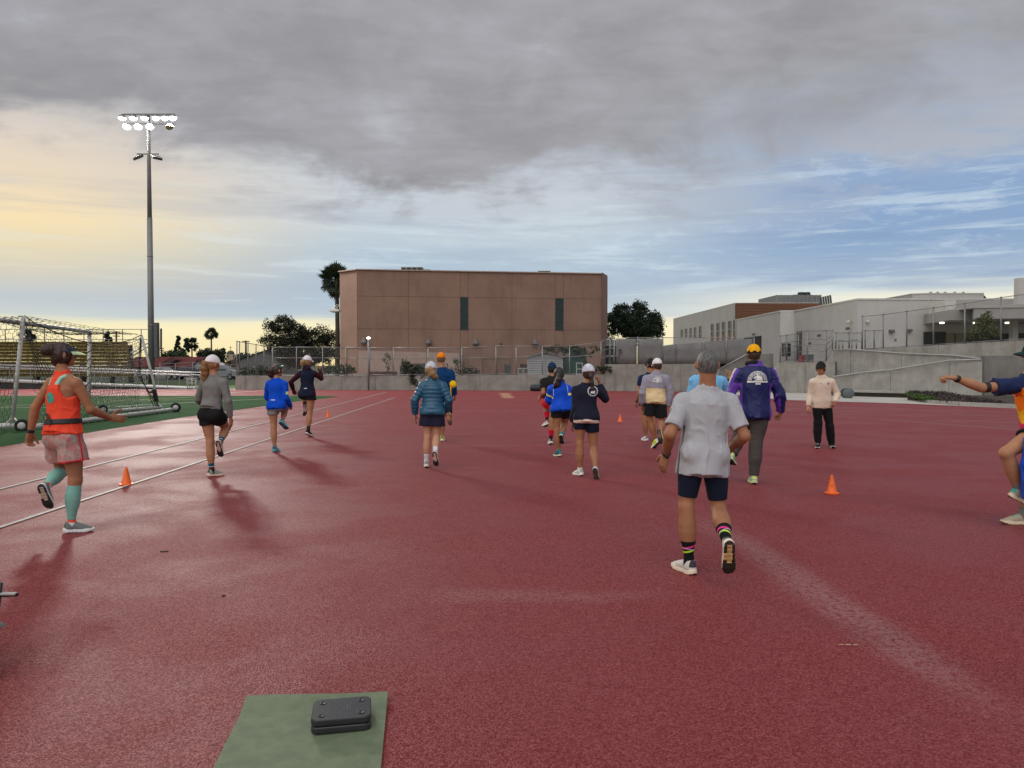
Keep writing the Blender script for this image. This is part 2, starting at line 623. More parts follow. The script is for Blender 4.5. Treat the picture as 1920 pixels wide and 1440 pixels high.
def surface(F, lo, vox):
    """surface nets: a smooth quad mesh of the zero level"""
    s = F < 0
    c = np.zeros(tuple(np.array(F.shape) - 1), np.int8)
    corners = [(i, j, k) for i in (0, 1) for j in (0, 1) for k in (0, 1)]
    nx, ny, nz = F.shape
    for i, j, k in corners:
        c += s[i:nx - 1 + i, j:ny - 1 + j, k:nz - 1 + k]
    act = (c > 0) & (c < 8)
    I = np.nonzero(act)
    ids = np.full(c.shape, -1, np.int32)
    ids[I] = np.arange(len(I[0]))
    val = {q: F[I[0] + q[0], I[1] + q[1], I[2] + q[2]] for q in corners}
    acc = np.zeros((len(I[0]), 3), np.float32)
    cnt = np.zeros(len(I[0]), np.float32)
    for a in range(3):
        for q in corners:
            if q[a]:
                continue
            q2 = tuple(1 if i == a else q[i] for i in range(3))
            v0, v1 = val[q], val[q2]
            m = (v0 < 0) != (v1 < 0)
            t = np.where(m, v0 / np.where(m, v0 - v1, 1), 0)
            p = np.zeros((len(t), 3), np.float32) + np.array(q, np.float32)
            p[:, a] += t
            acc[m] += p[m]
            cnt[m] += 1
    V = (np.stack(I, 1) + acc / cnt[:, None]) * vox + lo
    quads = []
    for a in range(3):
        b, d = (a + 1) % 3, (a + 2) % 3
        s0 = [slice(None)] * 3
        s1 = [slice(None)] * 3
        s0[a], s1[a] = slice(0, -1), slice(1, None)
        A, B = s[tuple(s0)], s[tuple(s1)]
        E = np.array(np.nonzero(A != B)).T
        E = E[(E[:, b] > 0) & (E[:, d] > 0) & (E[:, b] < F.shape[b] - 1) & (E[:, d] < F.shape[d] - 1)]
        flip = A[E[:, 0], E[:, 1], E[:, 2]]

        def cid(db, dd):
            q = E.copy()
            q[:, b] -= db
            q[:, d] -= dd
            return ids[q[:, 0], q[:, 1], q[:, 2]]
        Q = np.stack([cid(1, 1), cid(0, 1), cid(0, 0), cid(1, 0)], 1)
        Q[~flip] = Q[~flip][:, ::-1]
        quads.append(Q)
    Q = np.concatenate(quads)
    Q = Q[(Q >= 0).all(1)]
    return V, Q


def npmesh(name, V, Q, loc, attrs=None, mi=None):
    me = bpy.data.meshes.new(name)
    me.vertices.add(len(V))
    me.vertices.foreach_set('co', (V - np.asarray(loc)).astype(np.float32).ravel())
    me.loops.add(len(Q) * 4)
    me.loops.foreach_set('vertex_index', Q.astype(np.int32).ravel())
    me.polygons.add(len(Q))
    me.polygons.foreach_set('loop_start', np.arange(0, len(Q) * 4, 4, dtype=np.int32))
    me.polygons.foreach_set('use_smooth', np.ones(len(Q), bool))
    if mi is not None:
        me.polygons.foreach_set('material_index', mi.astype(np.int32))
    me.update(calc_edges=True)
    me.validate()
    for k, a in (attrs or {}).items():
        at_ = me.attributes.new(k, 'FLOAT', 'POINT')
        at_.data.foreach_set('value', np.asarray(a, np.float32))
    return me


def blob(name, prims, k, vox, loc, mats, parent, cuts=(), minus=(), bumps=None, attrs=None):
    V, Q = surface(*field(prims, k, vox, cuts, minus, bumps))
    av = {q: f(V) for q, f in (attrs or {}).items()}
    me = npmesh(name, V, Q, loc, av)
    return link(name, me, mats, parent, loc)


# ------------------------------------------------------------------ shoe shapes, shared by all
def make_shoe_meshes():
    up = [Limb((0, -0.032, 0.058), (0, 0.165, 0.034), (.034, .037, .045, .038), (.046, .052, .036, .021), u=(1, 0, 0)),
          Limb((0, -0.012, 0.05), (0, -0.006, 0.115), (.039, .037), (.047, .044), u=(1, 0, 0), cut1=0.82),
          Limb((0, 0.03, 0.07), (0, 0.11, 0.052), (.03, .034), (.022, .018), u=(1, 0, 0))]
    V, Q = surface(*field(up, 0.02, 0.005, cuts=[((0, 0, 0.026), (0, 0, -1))], minus=[Limb((0, -0.008, 0.09), (0, -0.004, 0.15), 0.033)]))
    cen = V[Q].mean(1)
    mi = np.zeros(len(Q), int)
    mi[(cen[:, 1] < -0.045) & (cen[:, 2] > 0.06)] = 1
    mi[(np.abs(cen[:, 0]) < 0.02) & (cen[:, 1] > 0.035) & (cen[:, 1] < 0.115) & (cen[:, 2] > 0.06) & (np.mod(cen[:, 1], 0.02) < 0.01)] = 1
    upper = npmesh('shoe_upper', V, Q, (0, 0, 0), None, mi)
    ys = np.array((-.078, -.072, -.055, -.02, .04, .11, .15, .19, .207, .214))
    ws = np.array((.0, .018, .036, .040, .038, .047, .048, .036, .018, .0))
    vox = 0.0042
    X = np.arange(-.06, .0601, vox)[:, None, None]
    Y = np.arange(-.095, .2301, vox)[None, :, None]
    Z = np.arange(-.012, .085, vox)[None, None, :]
    w = np.interp(Y, ys, ws)
    bot = np.where(Y > .12, .026 * ((Y - .12) / .09) ** 2, 0) + np.where(Y < -.03, .014 * ((-.03 - Y) / .045) ** 2, 0)
    top = np.interp(Y, (-.08, -.03, .05, .12, .21), (.046, .040, .034, .030, .036)) + .010 * (np.abs(X) / .045) ** 2
    groove = .003 * (np.abs(np.sin(Y * 85)) > .93) + .004 * ((np.abs(X) < .011) & (Y > -.03) & (Y < .09))
    wob = w - .004 * np.clip((Z - .022) / .02, 0, 1)
    d = np.maximum(np.maximum(np.abs(X) - wob, Z - top), bot + groove - Z)
    V, Q = surface(np.broadcast_to(d, (X.shape[0], Y.shape[1], Z.shape[2])).astype(np.float32), np.array((-.06, -.095, -.012)), vox)
    cen = V[Q].mean(1)
    nor = np.cross(V[Q[:, 2]] - V[Q[:, 0]], V[Q[:, 3]] - V[Q[:, 1]])
    nor /= np.linalg.norm(nor, axis=1)[:, None] + 1e-9
    mi = np.zeros(len(Q), int)
    under = nor[:, 2] < -0.35
    mi[under] = 2
    ring = (np.abs(cen[:, 0]) > 0.016) | (cen[:, 1] > 0.10) | (cen[:, 1] < -0.045)
    mi[under & ring & ((cen[:, 1] > 0.075) | (cen[:, 1] < 0.02) | (cen[:, 0] > 0.02))] = 1
    sole = npmesh('shoe_sole', V, Q, (0, 0, 0), None, mi)
    return upper, sole


SHOE_UPPER, SHOE_SOLE = make_shoe_meshes()


def add_shoe(person, ankle, ydir, zdir, scale, cols, key):
    """cols: upper, accent, midsole, tread, tread middle"""
    y = nrm(ydir)
    z = nrm(zdir - y * np.dot(zdir, y))
    x = np.cross(y, z)
    org = ankle - z * 0.088 * scale
    M = Matrix([(x[0], y[0], z[0], 0), (x[1], y[1], z[1], 0), (x[2], y[2], z[2], 0), (0, 0, 0, 1)]).to_4x4()
    sh = bpy.data.objects.new('shoe', SHOE_UPPER)
    so = bpy.data.objects.new('sole', SHOE_SOLE)
    if not SHOE_UPPER.materials:
        for _ in range(2):
            SHOE_UPPER.materials.append(None)
        for _ in range(3):
            SHOE_SOLE.materials.append(None)
    for o, cs in ((sh, cols[:2]), (so, cols[2:])):
        COL.objects.link(o)
        for i, c in enumerate(cs):
            o.material_slots[i].link = 'OBJECT'
            o.material_slots[i].material = fabric('shoe_cloth_%d_%d_%d' % tuple(int(q * 255) for q in c[:3]), c, rough=0.6, bump=0.12, var=0.05) if o is sh \
                else mat('shoe_foam_%d_%d_%d' % tuple(int(q * 255) for q in c[:3]), c, 0.65, 0.06, 30, 0.1, 90)
    sh.parent = person
    sh.matrix_local = Matrix.Translation(Vector(org - ORIG[person.name])) @ M @ Matrix.Scale(scale, 4)
    so.parent = sh
    return sh


# ------------------------------------------------------------------ hands
def hand_prims(W, d, n, side, H, curl, spread=0.10, thumb_out=0.8):
    """five fingers bent towards the palm normal n; side +1 right, -1 left"""
    d = nrm(d)
    n = nrm(n - d * np.dot(n, d))
    s = np.cross(d, n) * side            # towards the thumb
    k = H
    pr = [Limb(W - d * .012 * k, W + d * .054 * k, np.array((.0145, .021, .0235, .0225)) * k, np.array((.0115, .0125, .0115, .009)) * k, u=s)]
    offs = (.0165, .0055, -.0055, -.0160)
    lens = (.041, .046, .043, .034)
    for i, (o, l) in enumerate(zip(offs, lens)):
        p = W + d * (.052 - abs(o) * .18) * k + s * o * k
        ang = 0.0
        dd = nrm(d + s * o / .016 * spread)
        c = curl[i] if hasattr(curl, '__len__') else curl
        r = (.0056, .0053, .0048, .0042)
        for j, fr in enumerate((.44, .31, .25)):
            ang += c * (1.25, 1.55, 1.0)[j]
            v = dd * math.cos(ang) + n * math.sin(ang)
            q = p + v * l * fr * k
            pr.append(Limb(p, q, np.array((r[j], r[j + 1])) * k * (0.9 if i == 3 else 1)))
            p = q
    p = W + d * .012 * k + s * .015 * k
    dirs = [nrm(s * thumb_out + d * .75 + n * .25), nrm(s * thumb_out * .6 + d + n * .35), nrm(s * .3 + d + n * .5)]
    for v, l, r0, r1 in zip(dirs, (.026, .02, .016), (.0078, .0064, .0058), (.0066, .006, .0046)):
        q = p + v * l * k
        pr.append(Limb(p, q, np.array((r0, r1)) * k))
        p = q
    return pr

# ------------------------------------------------------------------ ground
def track_material():
    m, n = material('track_surface')
    co = n.n('ShaderNodeTexCoord').outputs['Object']
    x, y, z = n.sep(co)
    def cells(sc):
        v = n.n('ShaderNodeTexVoronoi')
        n.put(v.inputs['Vector'], co)
        v.inputs['Scale'].default_value = sc
        v.inputs['Randomness'].default_value = 1.0
        return n.sep(v.outputs['Color'])[0], v.outputs['Distance']
    g1, d1_ = cells(130.0)
    g2, d2_ = cells(300.0)
    g3 = n.noise(co, 26.0, 3, .7)
    grain = n.m('ADD', n.m('MULTIPLY', g1, .42), n.m('ADD', n.m('MULTIPLY', g2, .33), n.m('MULTIPLY', g3, .25)))
    grain2 = g3
    big = n.noise(co, 0.35, 5, 0.6, 0.4)
    mid = n.noise(n.vm('MULTIPLY', co, (1.0, .45, 1.0)), 1.6, 5, 0.6, 0.3)
    base = n.ramp(grain, [(.20, (.105, .012, .014, 1)), (.42, (.192, .027, .031, 1)), (.58, (.240, .038, .042, 1)), (.80, (.33, .080, .080, 1))])
    base = n.mix(n.m('MULTIPLY', n.step(big, .35, .7), .30), base, (.21, .044, .050, 1))
    base = n.mix(n.m('MULTIPLY', n.step(mid, .5, .75), .25), base, (.17, .028, .032, 1))
    # dust rubbed into the surface; pale streaks of wear with wet sheen painted in
    drag = n.noise(n.vm('MULTIPLY', co, (.30, 2.6, 1.0)), 1.1, 6, .65, .6)
    dust = n.m('MULTIPLY', n.step(drag, .56, .72), n.step(y, 9.0, 16.0))
    fa = n.m('ABSOLUTE', n.m('SUBTRACT', x, n.m('ADD', n.m('MULTIPLY', n.m('SUBTRACT', 6.9, y), .055), n.m('ADD', 2.06, n.m('MULTIPLY', n.m('SUBTRACT', mid, .5), .35)))))
    sa = n.m('MULTIPLY', n.step(fa, .0, .27, 1.0, 0.0), n.m('MULTIPLY', n.step(y, 3.0, 4.2), n.step(y, 6.6, 8.5, 1.0, 0.0)))
    fb = n.m('ABSOLUTE', n.m('SUBTRACT', y, n.m('ADD', 5.15, n.m('MULTIPLY', n.m('SUBTRACT', mid, .5), .4))))
    sb = n.m('MULTIPLY', n.step(fb, .02, .22, 1.0, 0.0), n.m('MULTIPLY', n.step(x, -.75, -.3), n.step(x, .5, 1.4, 1.0, 0.0)))
    wear = n.m('ADD', n.m('MULTIPLY', dust, .40), n.m('ADD', n.m('MULTIPLY', sa, .42), n.m('MULTIPLY', sb, .24)), clamp=True)  # dust and wear, plus the wet sheen of both streaks as colour
    wear = n.m('MULTIPLY', wear, n.step(grain2, .36, .56))
    base = n.mix(wear, base, (.36, .22, .22, 1))
    px = n.m('ABSOLUTE', n.m('SUBTRACT', x, n.m('ADD', -.36, n.m('MULTIPLY', n.m('SUBTRACT', 41.0, y), .04))))
    py = n.m('ABSOLUTE', n.m('SUBTRACT', y, 39.8))
    pt = n.m('MULTIPLY', n.step(n.m('ADD', px, n.m('MULTIPLY', mid, .3)), .30, .55, 1.0, 0.0), n.step(py, 2.6, 4.2, 1.0, 0.0))
    base = n.mix(n.m('MULTIPLY', pt, .6), base, (.46, .27, .17, 1))
    n.put(n.bsdf.inputs['Base Color'], base)
    wet = n.step(n.noise(co, .55, 4, .6, .3), .40, .62)
    n.put(n.bsdf.inputs['Roughness'], n.m('ADD', .50, n.m('MULTIPLY', wet, .14)))
    n.put(n.bsdf.inputs['Specular IOR Level'], n.step(grain, .40, .72, .08, .42))
    bn = n.n('ShaderNodeBump')
    bn.inputs['Strength'].default_value = .55
    bn.inputs['Distance'].default_value = .004
    n.put(bn.inputs['Height'], n.m('SUBTRACT', n.m('ADD', grain, g3), n.m('MULTIPLY', d1_, 1.0)))
    n.put(n.bsdf.inputs['Normal'], bn.outputs[0])
    return m


def turf_material():
    m, n = material('turf')
    co = n.n('ShaderNodeTexCoord').outputs['Object']
    g = n.noise(n.vm('MULTIPLY', co, (1, .6, 1)), 55.0, 4, .7)
    b = n.noise(co, .5, 4, .6)
    c = n.ramp(g, [(.3, (.010, .034, .010, 1)), (.5, (.024, .074, .022, 1)), (.7, (.050, .125, .042, 1))])
    c = n.mix(n.m('MULTIPLY', n.step(b, .35, .7), .4), c, (.05, .115, .05, 1))
    n.put(n.bsdf.inputs['Base Color'], c)
    n.bsdf.inputs['Roughness'].default_value = .95
    n.bsdf.inputs['Specular IOR Level'].default_value = .08
    bn = n.n('ShaderNodeBump')
    bn.inputs['Strength'].default_value = .8
    bn.inputs['Distance'].default_value = .02
    n.put(bn.inputs['Height'], g)
    n.put(n.bsdf.inputs['Normal'], bn.outputs[0])
    return m


def sheet(name, pts, z, m, kind='structure'):
    mb = MB()
    mb.add([(p[0], p[1], z) for p in pts], [tuple(range(len(pts)))])
    me = mb.mesh(name)
    bm = bmesh.new()
    bm.from_mesh(me)
    bmesh.ops.triangulate(bm, faces=bm.faces[:])
    for f in bm.faces:
        if f.normal.z < 0:
            f.normal_flip()
    bm.to_mesh(me)
    bm.free()
    o = link(name, me, m)
    return tag(o, kind=kind)


TRACK = track_material()
concrete = mat('grey_concrete', (.245, .236, .215), .85, .16, 1.6, .25, 30, dirt=.55)
concrete2 = mat('pale_concrete', (.285, .278, .258), .85, .14, 1.8, .25, 30, dirt=.35)
apron_m = mat('apron_concrete', (.42, .40, .37), .85, .12, .8, .2, 40)
white_line = mat('line_paint', (.43, .385, .36), .6, .22, 9.0, .2, 120)
yellow_line = mat('yellow_line_paint', (.55, .46, .12), .7, .2, 9.0)

sheet('ground', [(-1500, -400), (1500, -400), (1500, 2500), (-1500, 2500)], -.03, mat('far_ground', (.085, .095, .05), .95, .35, .05))
edge = [gnd(x, y) for x, y in ((1290, 734.5), (1380, 741), (1470, 750), (1700, 757), (1905, 766), (2300, 784))]
sheet('track', [(-70, -14), (40, -14), (40, 51), (-70, 51)], 0.0, TRACK)
turf_edge = [gnd(x, y) for x, y in ((0, 838), (340, 783), (435, 770), (480, 763.7), (520, 757.8), (560, 752.4), (600, 748), (625, 745.3), (634, 743.8), (622, 742.6), (560, 742), (340, 742))]
sheet('infield_turf', [(-9.85, -14)] + [tuple(p[:2]) for p in turf_edge] + [(-70, 39.3), (-70, -14)], .004, turf_material())
sheet('concrete_apron', [tuple(p[:2]) for p in edge] + [(36, 23), (36, 48), (10, 48)], .006, apron_m)
sheet('concrete_strip', [(-40, 50.3), (-18, 49.2), (-18, 51.0), (-40, 51.6)], .004, concrete2)
sheet('grass_verge', [(-70, 51.0), (-17, 51.0), (-17, 78), (-70, 78)], .003, mat('verge_grass', (.05, .085, .026), .9, .3, .6, .5, 25))
sheet('street', [(-120, 78), (-17, 78), (-17, 92), (-120, 92)], .004, mat('street_asphalt', (.06, .06, .06), .9, .15, .4))


def painted(name, pts, w, m, z=.010):
    """a painted line along world points"""
    vs, fs = [], []
    pts = [np.asarray(p, float) for p in pts]
    for i, p in enumerate(pts):
        d = nrm(pts[min(i + 1, len(pts) - 1)] - pts[max(i - 1, 0)])
        s = np.array((-d[1], d[0], 0)) * w / 2
        vs += [p + s, p - s]
    for i in range(len(pts) - 1):
        fs.append((2 * i + 1, 2 * i + 3, 2 * i + 2, 2 * i))
    mb = MB()
    mb.add([(v[0], v[1], z) for v in vs], fs)
    return tag(mb.build(name, m), kind='structure')


def ext(a, b, k0, k1):
    d = b - a
    return [a - d * k0, b + d * k1]


painted('lane_line', ext(gnd(0, 918), gnd(725, 735.5), .5, 0), .055, white_line)
painted('lane_line', ext(gnd(0, 990), gnd(740, 746), .5, 0), .055, white_line)
# lane arcs of the bend on the right
for i in range(7):
    t = i / 6
    a = np.array((9.7, 25.7, 0)) * (1 - t) + np.array((12.2, 30.2, 0)) * t
    b = np.array((11.0, 22.4, 0)) * (1 - t) + np.array((14.9, 26.9, 0)) * t
    c = np.array((12.4, 18.4, 0)) * (1 - t) + np.array((17.2, 23.6, 0)) * t
    pts = []
    for k in range(-5, 16):
        u = k / 10
        pts.append(a * (1 - u) * (1 - 2 * u) + b * 4 * u * (1 - u) + c * u * (2 * u - 1))
    painted('lane_line', pts, .045, mat('worn_line_paint', (.42, .29, .29), .7, .3, 3.0))
for a, b in (((160, 765), (510, 747.6)), ((-40, 765.5), (260, 762))):
    painted('turf_line', [gnd(*a), gnd(*b)], .10, white_line, .008)
for a, b in (((-60, 765), (380, 744)), ((250, 751), (420, 749))):
    painted('turf_line', [gnd(*a), gnd(*b)], .09, yellow_line, .009)
painted('lane_line', [gnd(300, 735.5), gnd(470, 731.5)], .2, white_line)
painted('lane_line', [gnd(420, 737.5), gnd(520, 730.8)], .25, white_line)
for k in range(3):
    painted('track_mark', [gnd(1573 + k * 13, 1211.5 + k * .4), gnd(1582 + k * 13, 1212)], .011, mat('track_mark_paint', (.5, .34, .2), .7, .3, 60))

# ------------------------------------------------------------------ concrete walls
def wall(name, label, pts, thick=.3, m=concrete, joints=None, cap=True, n=None):
    """pts: (px, Y, base py or None, top py) along the foot; cast in panels with open joints"""
    P = []
    for px, Y, top, base in pts:
        q = at(px, top, Y)
        P.append((q[0], Y, 0.0 if base is None else at(px, base, Y)[2], q[2]))
    t = thing(name, label, 'wall', (P[0][0], P[0][1], 0))
    for i in range(len(P) - 1):
        a, b = np.array(P[i]), np.array(P[i + 1])
        L = math.hypot(b[0] - a[0], b[1] - a[1])
        k = n[i] if n else max(1, round(L / 2.4))
        d = (b - a)[:2] / L
        nv = np.array((-d[1], d[0]))
        if nv[1] < 0:
            nv = -nv
        mb = MB()
        q0, q1 = a, b
        o = nv * .03
        mb.prism([q0[:2] + o, q1[:2] + o, q1[:2] + nv * thick, q0[:2] + nv * thick], [min(q0[2], 0) - .05] * 4, [q0[3] - .02, q1[3] - .02, q1[3] - .02, q0[3] - .02])
        mb.build('core', mat('joint_and_shade_concrete', (.12, .115, .105), .9), t)
        for j in range(k):
            s0, s1 = j / k + .008 / L, (j + 1) / k - .008 / L
            u, v = a + (b - a) * s0, a + (b - a) * s1
            mb = MB()
            mb.prism([u[:2], v[:2], v[:2] + nv * (thick + .01), u[:2] + nv * (thick + .01)], [min(a[2], 0) - .04] * 4, [u[3], v[3], v[3], u[3]])
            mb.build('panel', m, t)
    return t, P


wall('low_wall', 'long low concrete wall in front of the brown building', [(441, 49.2, 704.5, None), (640, 48.6, 704.5, None), (900, 47.6, 703.5, None), (1134, 46.6, 702.5, None)])
wall('retaining_wall', 'taller concrete wall under the grey screened fence', [(1134, 46.5, 683, None), (1350, 45.3, 682, None)])
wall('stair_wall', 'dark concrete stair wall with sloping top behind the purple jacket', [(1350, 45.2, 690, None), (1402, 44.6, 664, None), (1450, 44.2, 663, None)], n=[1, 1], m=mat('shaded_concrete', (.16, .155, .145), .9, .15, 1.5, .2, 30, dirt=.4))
wall('yard_wall', 'concrete wall below the yard fence behind the man in cream', [(1450, 43.9, 681, None), (1510, 42.6, 679, None), (1566, 41.5, 678, None)])
wall('ramp_back_wall', 'upper concrete ramp wall sloping down to the right', [(1562, 42.2, 656, None), (1595, 41.6, 655.5, None), (1690, 39.6, 663, None), (1790, 37.6, 667, None), (1842, 36.6, 674, None)], m=concrete2)
wall('ramp_front_wall', 'lower concrete ramp wall rising to the right behind the drum', [(1562, 39.8, 707, None), (1670, 38.0, 694, None), (1780, 36.2, 676.5, None), (1842, 35.2, 674.5, None)], m=concrete2)
wall('terrace_wall', 'highest concrete wall below the tall fence on the right', [(1595, 46.6, 656, None), (1760, 43.6, 647, None), (1925, 41.0, 636.5, None), (2200, 38, 625, None)])
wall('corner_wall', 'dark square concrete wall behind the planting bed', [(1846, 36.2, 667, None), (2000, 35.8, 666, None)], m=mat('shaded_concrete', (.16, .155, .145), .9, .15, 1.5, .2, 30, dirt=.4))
rail_m = mat('pale_steel', (.36, .36, .355), .45, .08, 8, metal=.3)
post_m = mat('galvanised_steel', (.20, .205, .215), .5, .1, 8, metal=.4)
for lab, pts in (('pale handrail along the upper ramp wall', [(1562, 42.1, 655.5), (1595, 41.5, 654.8), (1690, 39.5, 662.3), (1790, 37.5, 666.4), (1842, 36.5, 673)]),
                 ('pale handrail along the lower ramp wall', [(1562, 39.7, 706.3), (1620, 38.8, 698), (1670, 37.9, 693.4), (1780, 36.1, 675.6), (1840, 35.2, 673.8)]),
                 ('pale handrail on the sloping stair wall', [(1350, 45.1, 691), (1402, 44.5, 663.3)])):
    t = thing('handrail', lab, 'handrail', at(*[pts[0][0], pts[0][2], pts[0][1]]), 'handrails on the concrete walls')
    mb = MB()
    mb.tube([at(x, y, Y) for x, Y, y in pts], .032, 8)
    mb.build('rail', rail_m, t, smooth=True)
    for (x, Y, y) in pts:
        mb = MB()
        p = at(x, y, Y)
        mb.tube([p - np.array((0, 0, .14)), p], .016, 6)
        mb.build('bracket', post_m, t)
# low bench slab; the plinth's dark colour carries the shade under it
t = thing('bench_ledge', 'long low concrete ledge at the foot of the ramp wall', 'ledge', at(1563, 740, 38.5))
mb = MB()
a, b = at(1563, 733, 38.9), at(1766, 739, 35.4)
mb.prism([a[:2], b[:2], b[:2] + np.array((.1, .9)), a[:2] + np.array((.1, .9))], .22, .33)
mb.build('slab', concrete2, t, bevel=.01)
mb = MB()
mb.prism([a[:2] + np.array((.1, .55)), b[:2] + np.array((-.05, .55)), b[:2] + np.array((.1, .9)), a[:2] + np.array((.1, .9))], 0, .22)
mb.build('plinth', mat('joint_and_shade_concrete', (.12, .115, .105), .9), t)

# raised ground behind the walls
sheet('upper_ground', [(-16.5, 49.8), (6, 47.0), (16, 46), (16, 60), (-16.5, 62)], .88, mat('upper_soil', (.11, .10, .085), .95, .2, 1.0))
sheet('yard_ground', [(12, 46.2), (17.5, 44.4), (20.0, 42.6), (45, 45), (45, 120), (8, 120), (8, 60)], 1.72, mat('yard_paving', (.22, .215, .205), .9, .12, .5))


# ------------------------------------------------------------------ fences
def mesh_material(name, col, cover, size=.055):
    if name in MATS:
        return MATS[name]
    m, n = material(name)
    co = n.n('ShaderNodeTexCoord').outputs['Object']
    x, y, z = n.sep(co)
    h = n.m('ADD', x, n.m('MULTIPLY', y, .3))
    a = n.m('ABSOLUTE', n.m('SUBTRACT', n.m('FRACT', n.m('DIVIDE', n.m('ADD', h, z), size)), .5))
    b = n.m('ABSOLUTE', n.m('SUBTRACT', n.m('FRACT', n.m('DIVIDE', n.m('SUBTRACT', h, z), size)), .5))
    wire = n.m('LESS_THAN', n.m('MINIMUM', a, b), cover)
    n.put(n.bsdf.inputs['Base Color'], tuple(col) + (1,))
    n.bsdf.inputs['Roughness'].default_value = .5
    n.bsdf.inputs['Metallic'].default_value = .3
    n.put(n.bsdf.inputs['Alpha'], wire)
    MATS[name] = m
    return m


chain = mesh_material('chain_link', (.22, .225, .23), .030)
dark_chain = mesh_material('dark_chain_link', (.10, .105, .11), .035)


def fence(label, posts, rails=(0.0, 1.0), r=.032, m=post_m, net=chain, cat='fence', group=None, name='chain_link_fence', rr=.022):
    """posts: (px, Y, top py, bottom py)"""
    T = [at(x, a, Y) for x, Y, a, b in posts]
    B = [at(x, b, Y) for x, Y, a, b in posts]
    t = thing(name, label, cat, B[0], group)
    for p, q in zip(B, T):
        mb = MB()
        mb.tube([p, q], r, 8)
        mb.lathe([(r * 1.25, 0), (r * 1.1, .04), (.004, .06)], 8, q)
        mb.build('post', m, t, smooth=True)
    for k in rails:
        for i in range(len(T) - 1):
            mb = MB()
            mb.tube([B[i] * (1 - k) + T[i] * k, B[i + 1] * (1 - k) + T[i + 1] * k], rr, 6)
            mb.build('rail', m, t, smooth=True)
    if net is not None:
        mb = MB()
        for i in range(len(T) - 1):
            off = np.array((0, .03, 0))
            mb.quad(B[i] + off, B[i + 1] + off, T[i + 1] + off, T[i] + off)
        mb.build('chain_link_mesh', net, t)
    return t


pale_post = mat('pale_galvanised', (.25, .255, .255), .5, .08, 8, metal=.3)
fence('long chain link fence on the low wall before the brown building', [(511, 48.9, 651, 704), (556, 48.7, 651, 704), (605, 48.6, 651, 704), (648, 48.5, 651.5, 704), (693, 48.3, 652, 704), (738, 48.2, 652, 704),
      (803, 47.9, 652, 704), (866, 47.7, 652, 704), (930, 47.5, 648.5, 703), (968, 47.4, 649, 703), (1017, 47.2, 649, 703), (1068, 47.0, 649, 703), (1127, 46.7, 641, 702)], rails=(.03, .62, 1.0), m=pale_post)
fence('tall backstop fence standing at the left end of the low wall', [(444, 49.3, 640, 704), (449, 49.6, 641, 704), (465, 50.2, 643.5, 704), (480, 51.0, 646, 704), (495, 51.8, 648.5, 704), (511, 52.8, 651, 704)], rails=(.35, .62, 1.0), r=.036)
fence('chain link fence with white rails at the corner right of the building', [(1127, 46.6, 641, 684), (1144, 48, 633, 684), (1152, 47, 633, 684)], rails=(.3, .6, 1.0), m=pale_post)
t = fence('grey screened fence above the taller concrete wall', [(1152, 46.6, 634, 683), (1196, 46.4, 633, 683), (1243, 46.1, 633, 683), (1320, 45.7, 633, 683), (1362, 45.4, 633, 683), (1414, 45.1, 633, 683)], rails=(1.0,), m=pale_post)
scr = mat('windscreen_cloth', (.155, .155, .155), .9, .12, 1.2, .4, 18)
for x0, x1, y0a, y0b in ((1155, 1194, 635.5, 635), (1197, 1242, 635, 635), (1244, 1268, 648, 645), (1268, 1319, 645, 642), (1321, 1361, 641, 638), (1363, 1411, 637, 635)):
    mb = MB()
    nx = 8
    top, bot = [], []
    Y = lambda x: 46.6 - (x - 1152) * .0057 - .06
    vs, fs = [], []
    for i in range(nx + 1):
        x = x0 + (x1 - x0) * i / nx
        for j in range(4):
            k = j / 3
            ya = y0a + (y0b - y0a) * i / nx
            wv = .035 * math.sin(i * 1.9 + x0) * math.sin(math.pi * k)
            vs.append(at(x, ya + (682 - ya) * k, Y(x) + wv))
    for i in range(nx):
        for j in range(3):
            fs.append((i * 4 + j + 1, (i + 1) * 4 + j + 1, (i + 1) * 4 + j, i * 4 + j))
    mb.add(vs, fs)
    o = mb.build('windscreen', scr, t, smooth=True)
    so = o.modifiers.new('thickness', 'SOLIDIFY')
    so.thickness = .012
fence('yard fence on the concrete wall behind the man in cream', [(1463, 43.6, 630, 680), (1475, 44.6, 629, 676), (1497, 44.9, 625, 676), (1514, 42.5, 620, 678), (1549, 41.8, 620, 677.5), (1561, 41.5, 620, 655)], rails=(.02, .32, .55, .72, 1.0), r=.045, net=dark_chain)
fence('low gate fence beside the tall terrace fence', [(1567, 46.8, 624, 656), (1592, 46.7, 624, 656), (1616, 46.6, 624, 655)], rails=(.5, 1.0), r=.05, net=dark_chain)
fence('narrow gate frame left of the low gate fence middle post', [(1573, 46.2, 639, 656), (1580, 46.2, 638.5, 656)], rails=(1.0,), r=.045, net=None, cat='gate', name='gate_frame')
fence('narrow gate frame right of the low gate fence middle post', [(1597, 46.2, 638, 656), (1606, 46.2, 637, 655.5)], rails=(1.0,), r=.045, net=None, cat='gate', name='gate_frame')
fence('tall fence on the terrace wall below the canopy', [(1617, 46.3, 593, 655), (1656, 45.6, 590, 653), (1700, 44.8, 584, 650.5), (1750, 43.8, 577, 647.5), (1809, 42.8, 569, 644), (1877, 41.7, 558, 639.5), (1960, 40.4, 546, 635)], rails=(.02, 1.0), r=.045, net=mesh_material('fine_chain_link', (.13, .135, .14), .02))
fence('lattice gate with diagonal brace on the terrace wall', [(1622, 46.6, 620, 654), (1639, 46.3, 620, 653.5), (1656, 46.0, 619, 653)], rails=(0.0, 1.0), r=.04, net=dark_chain, cat='gate', name='brace_gate')

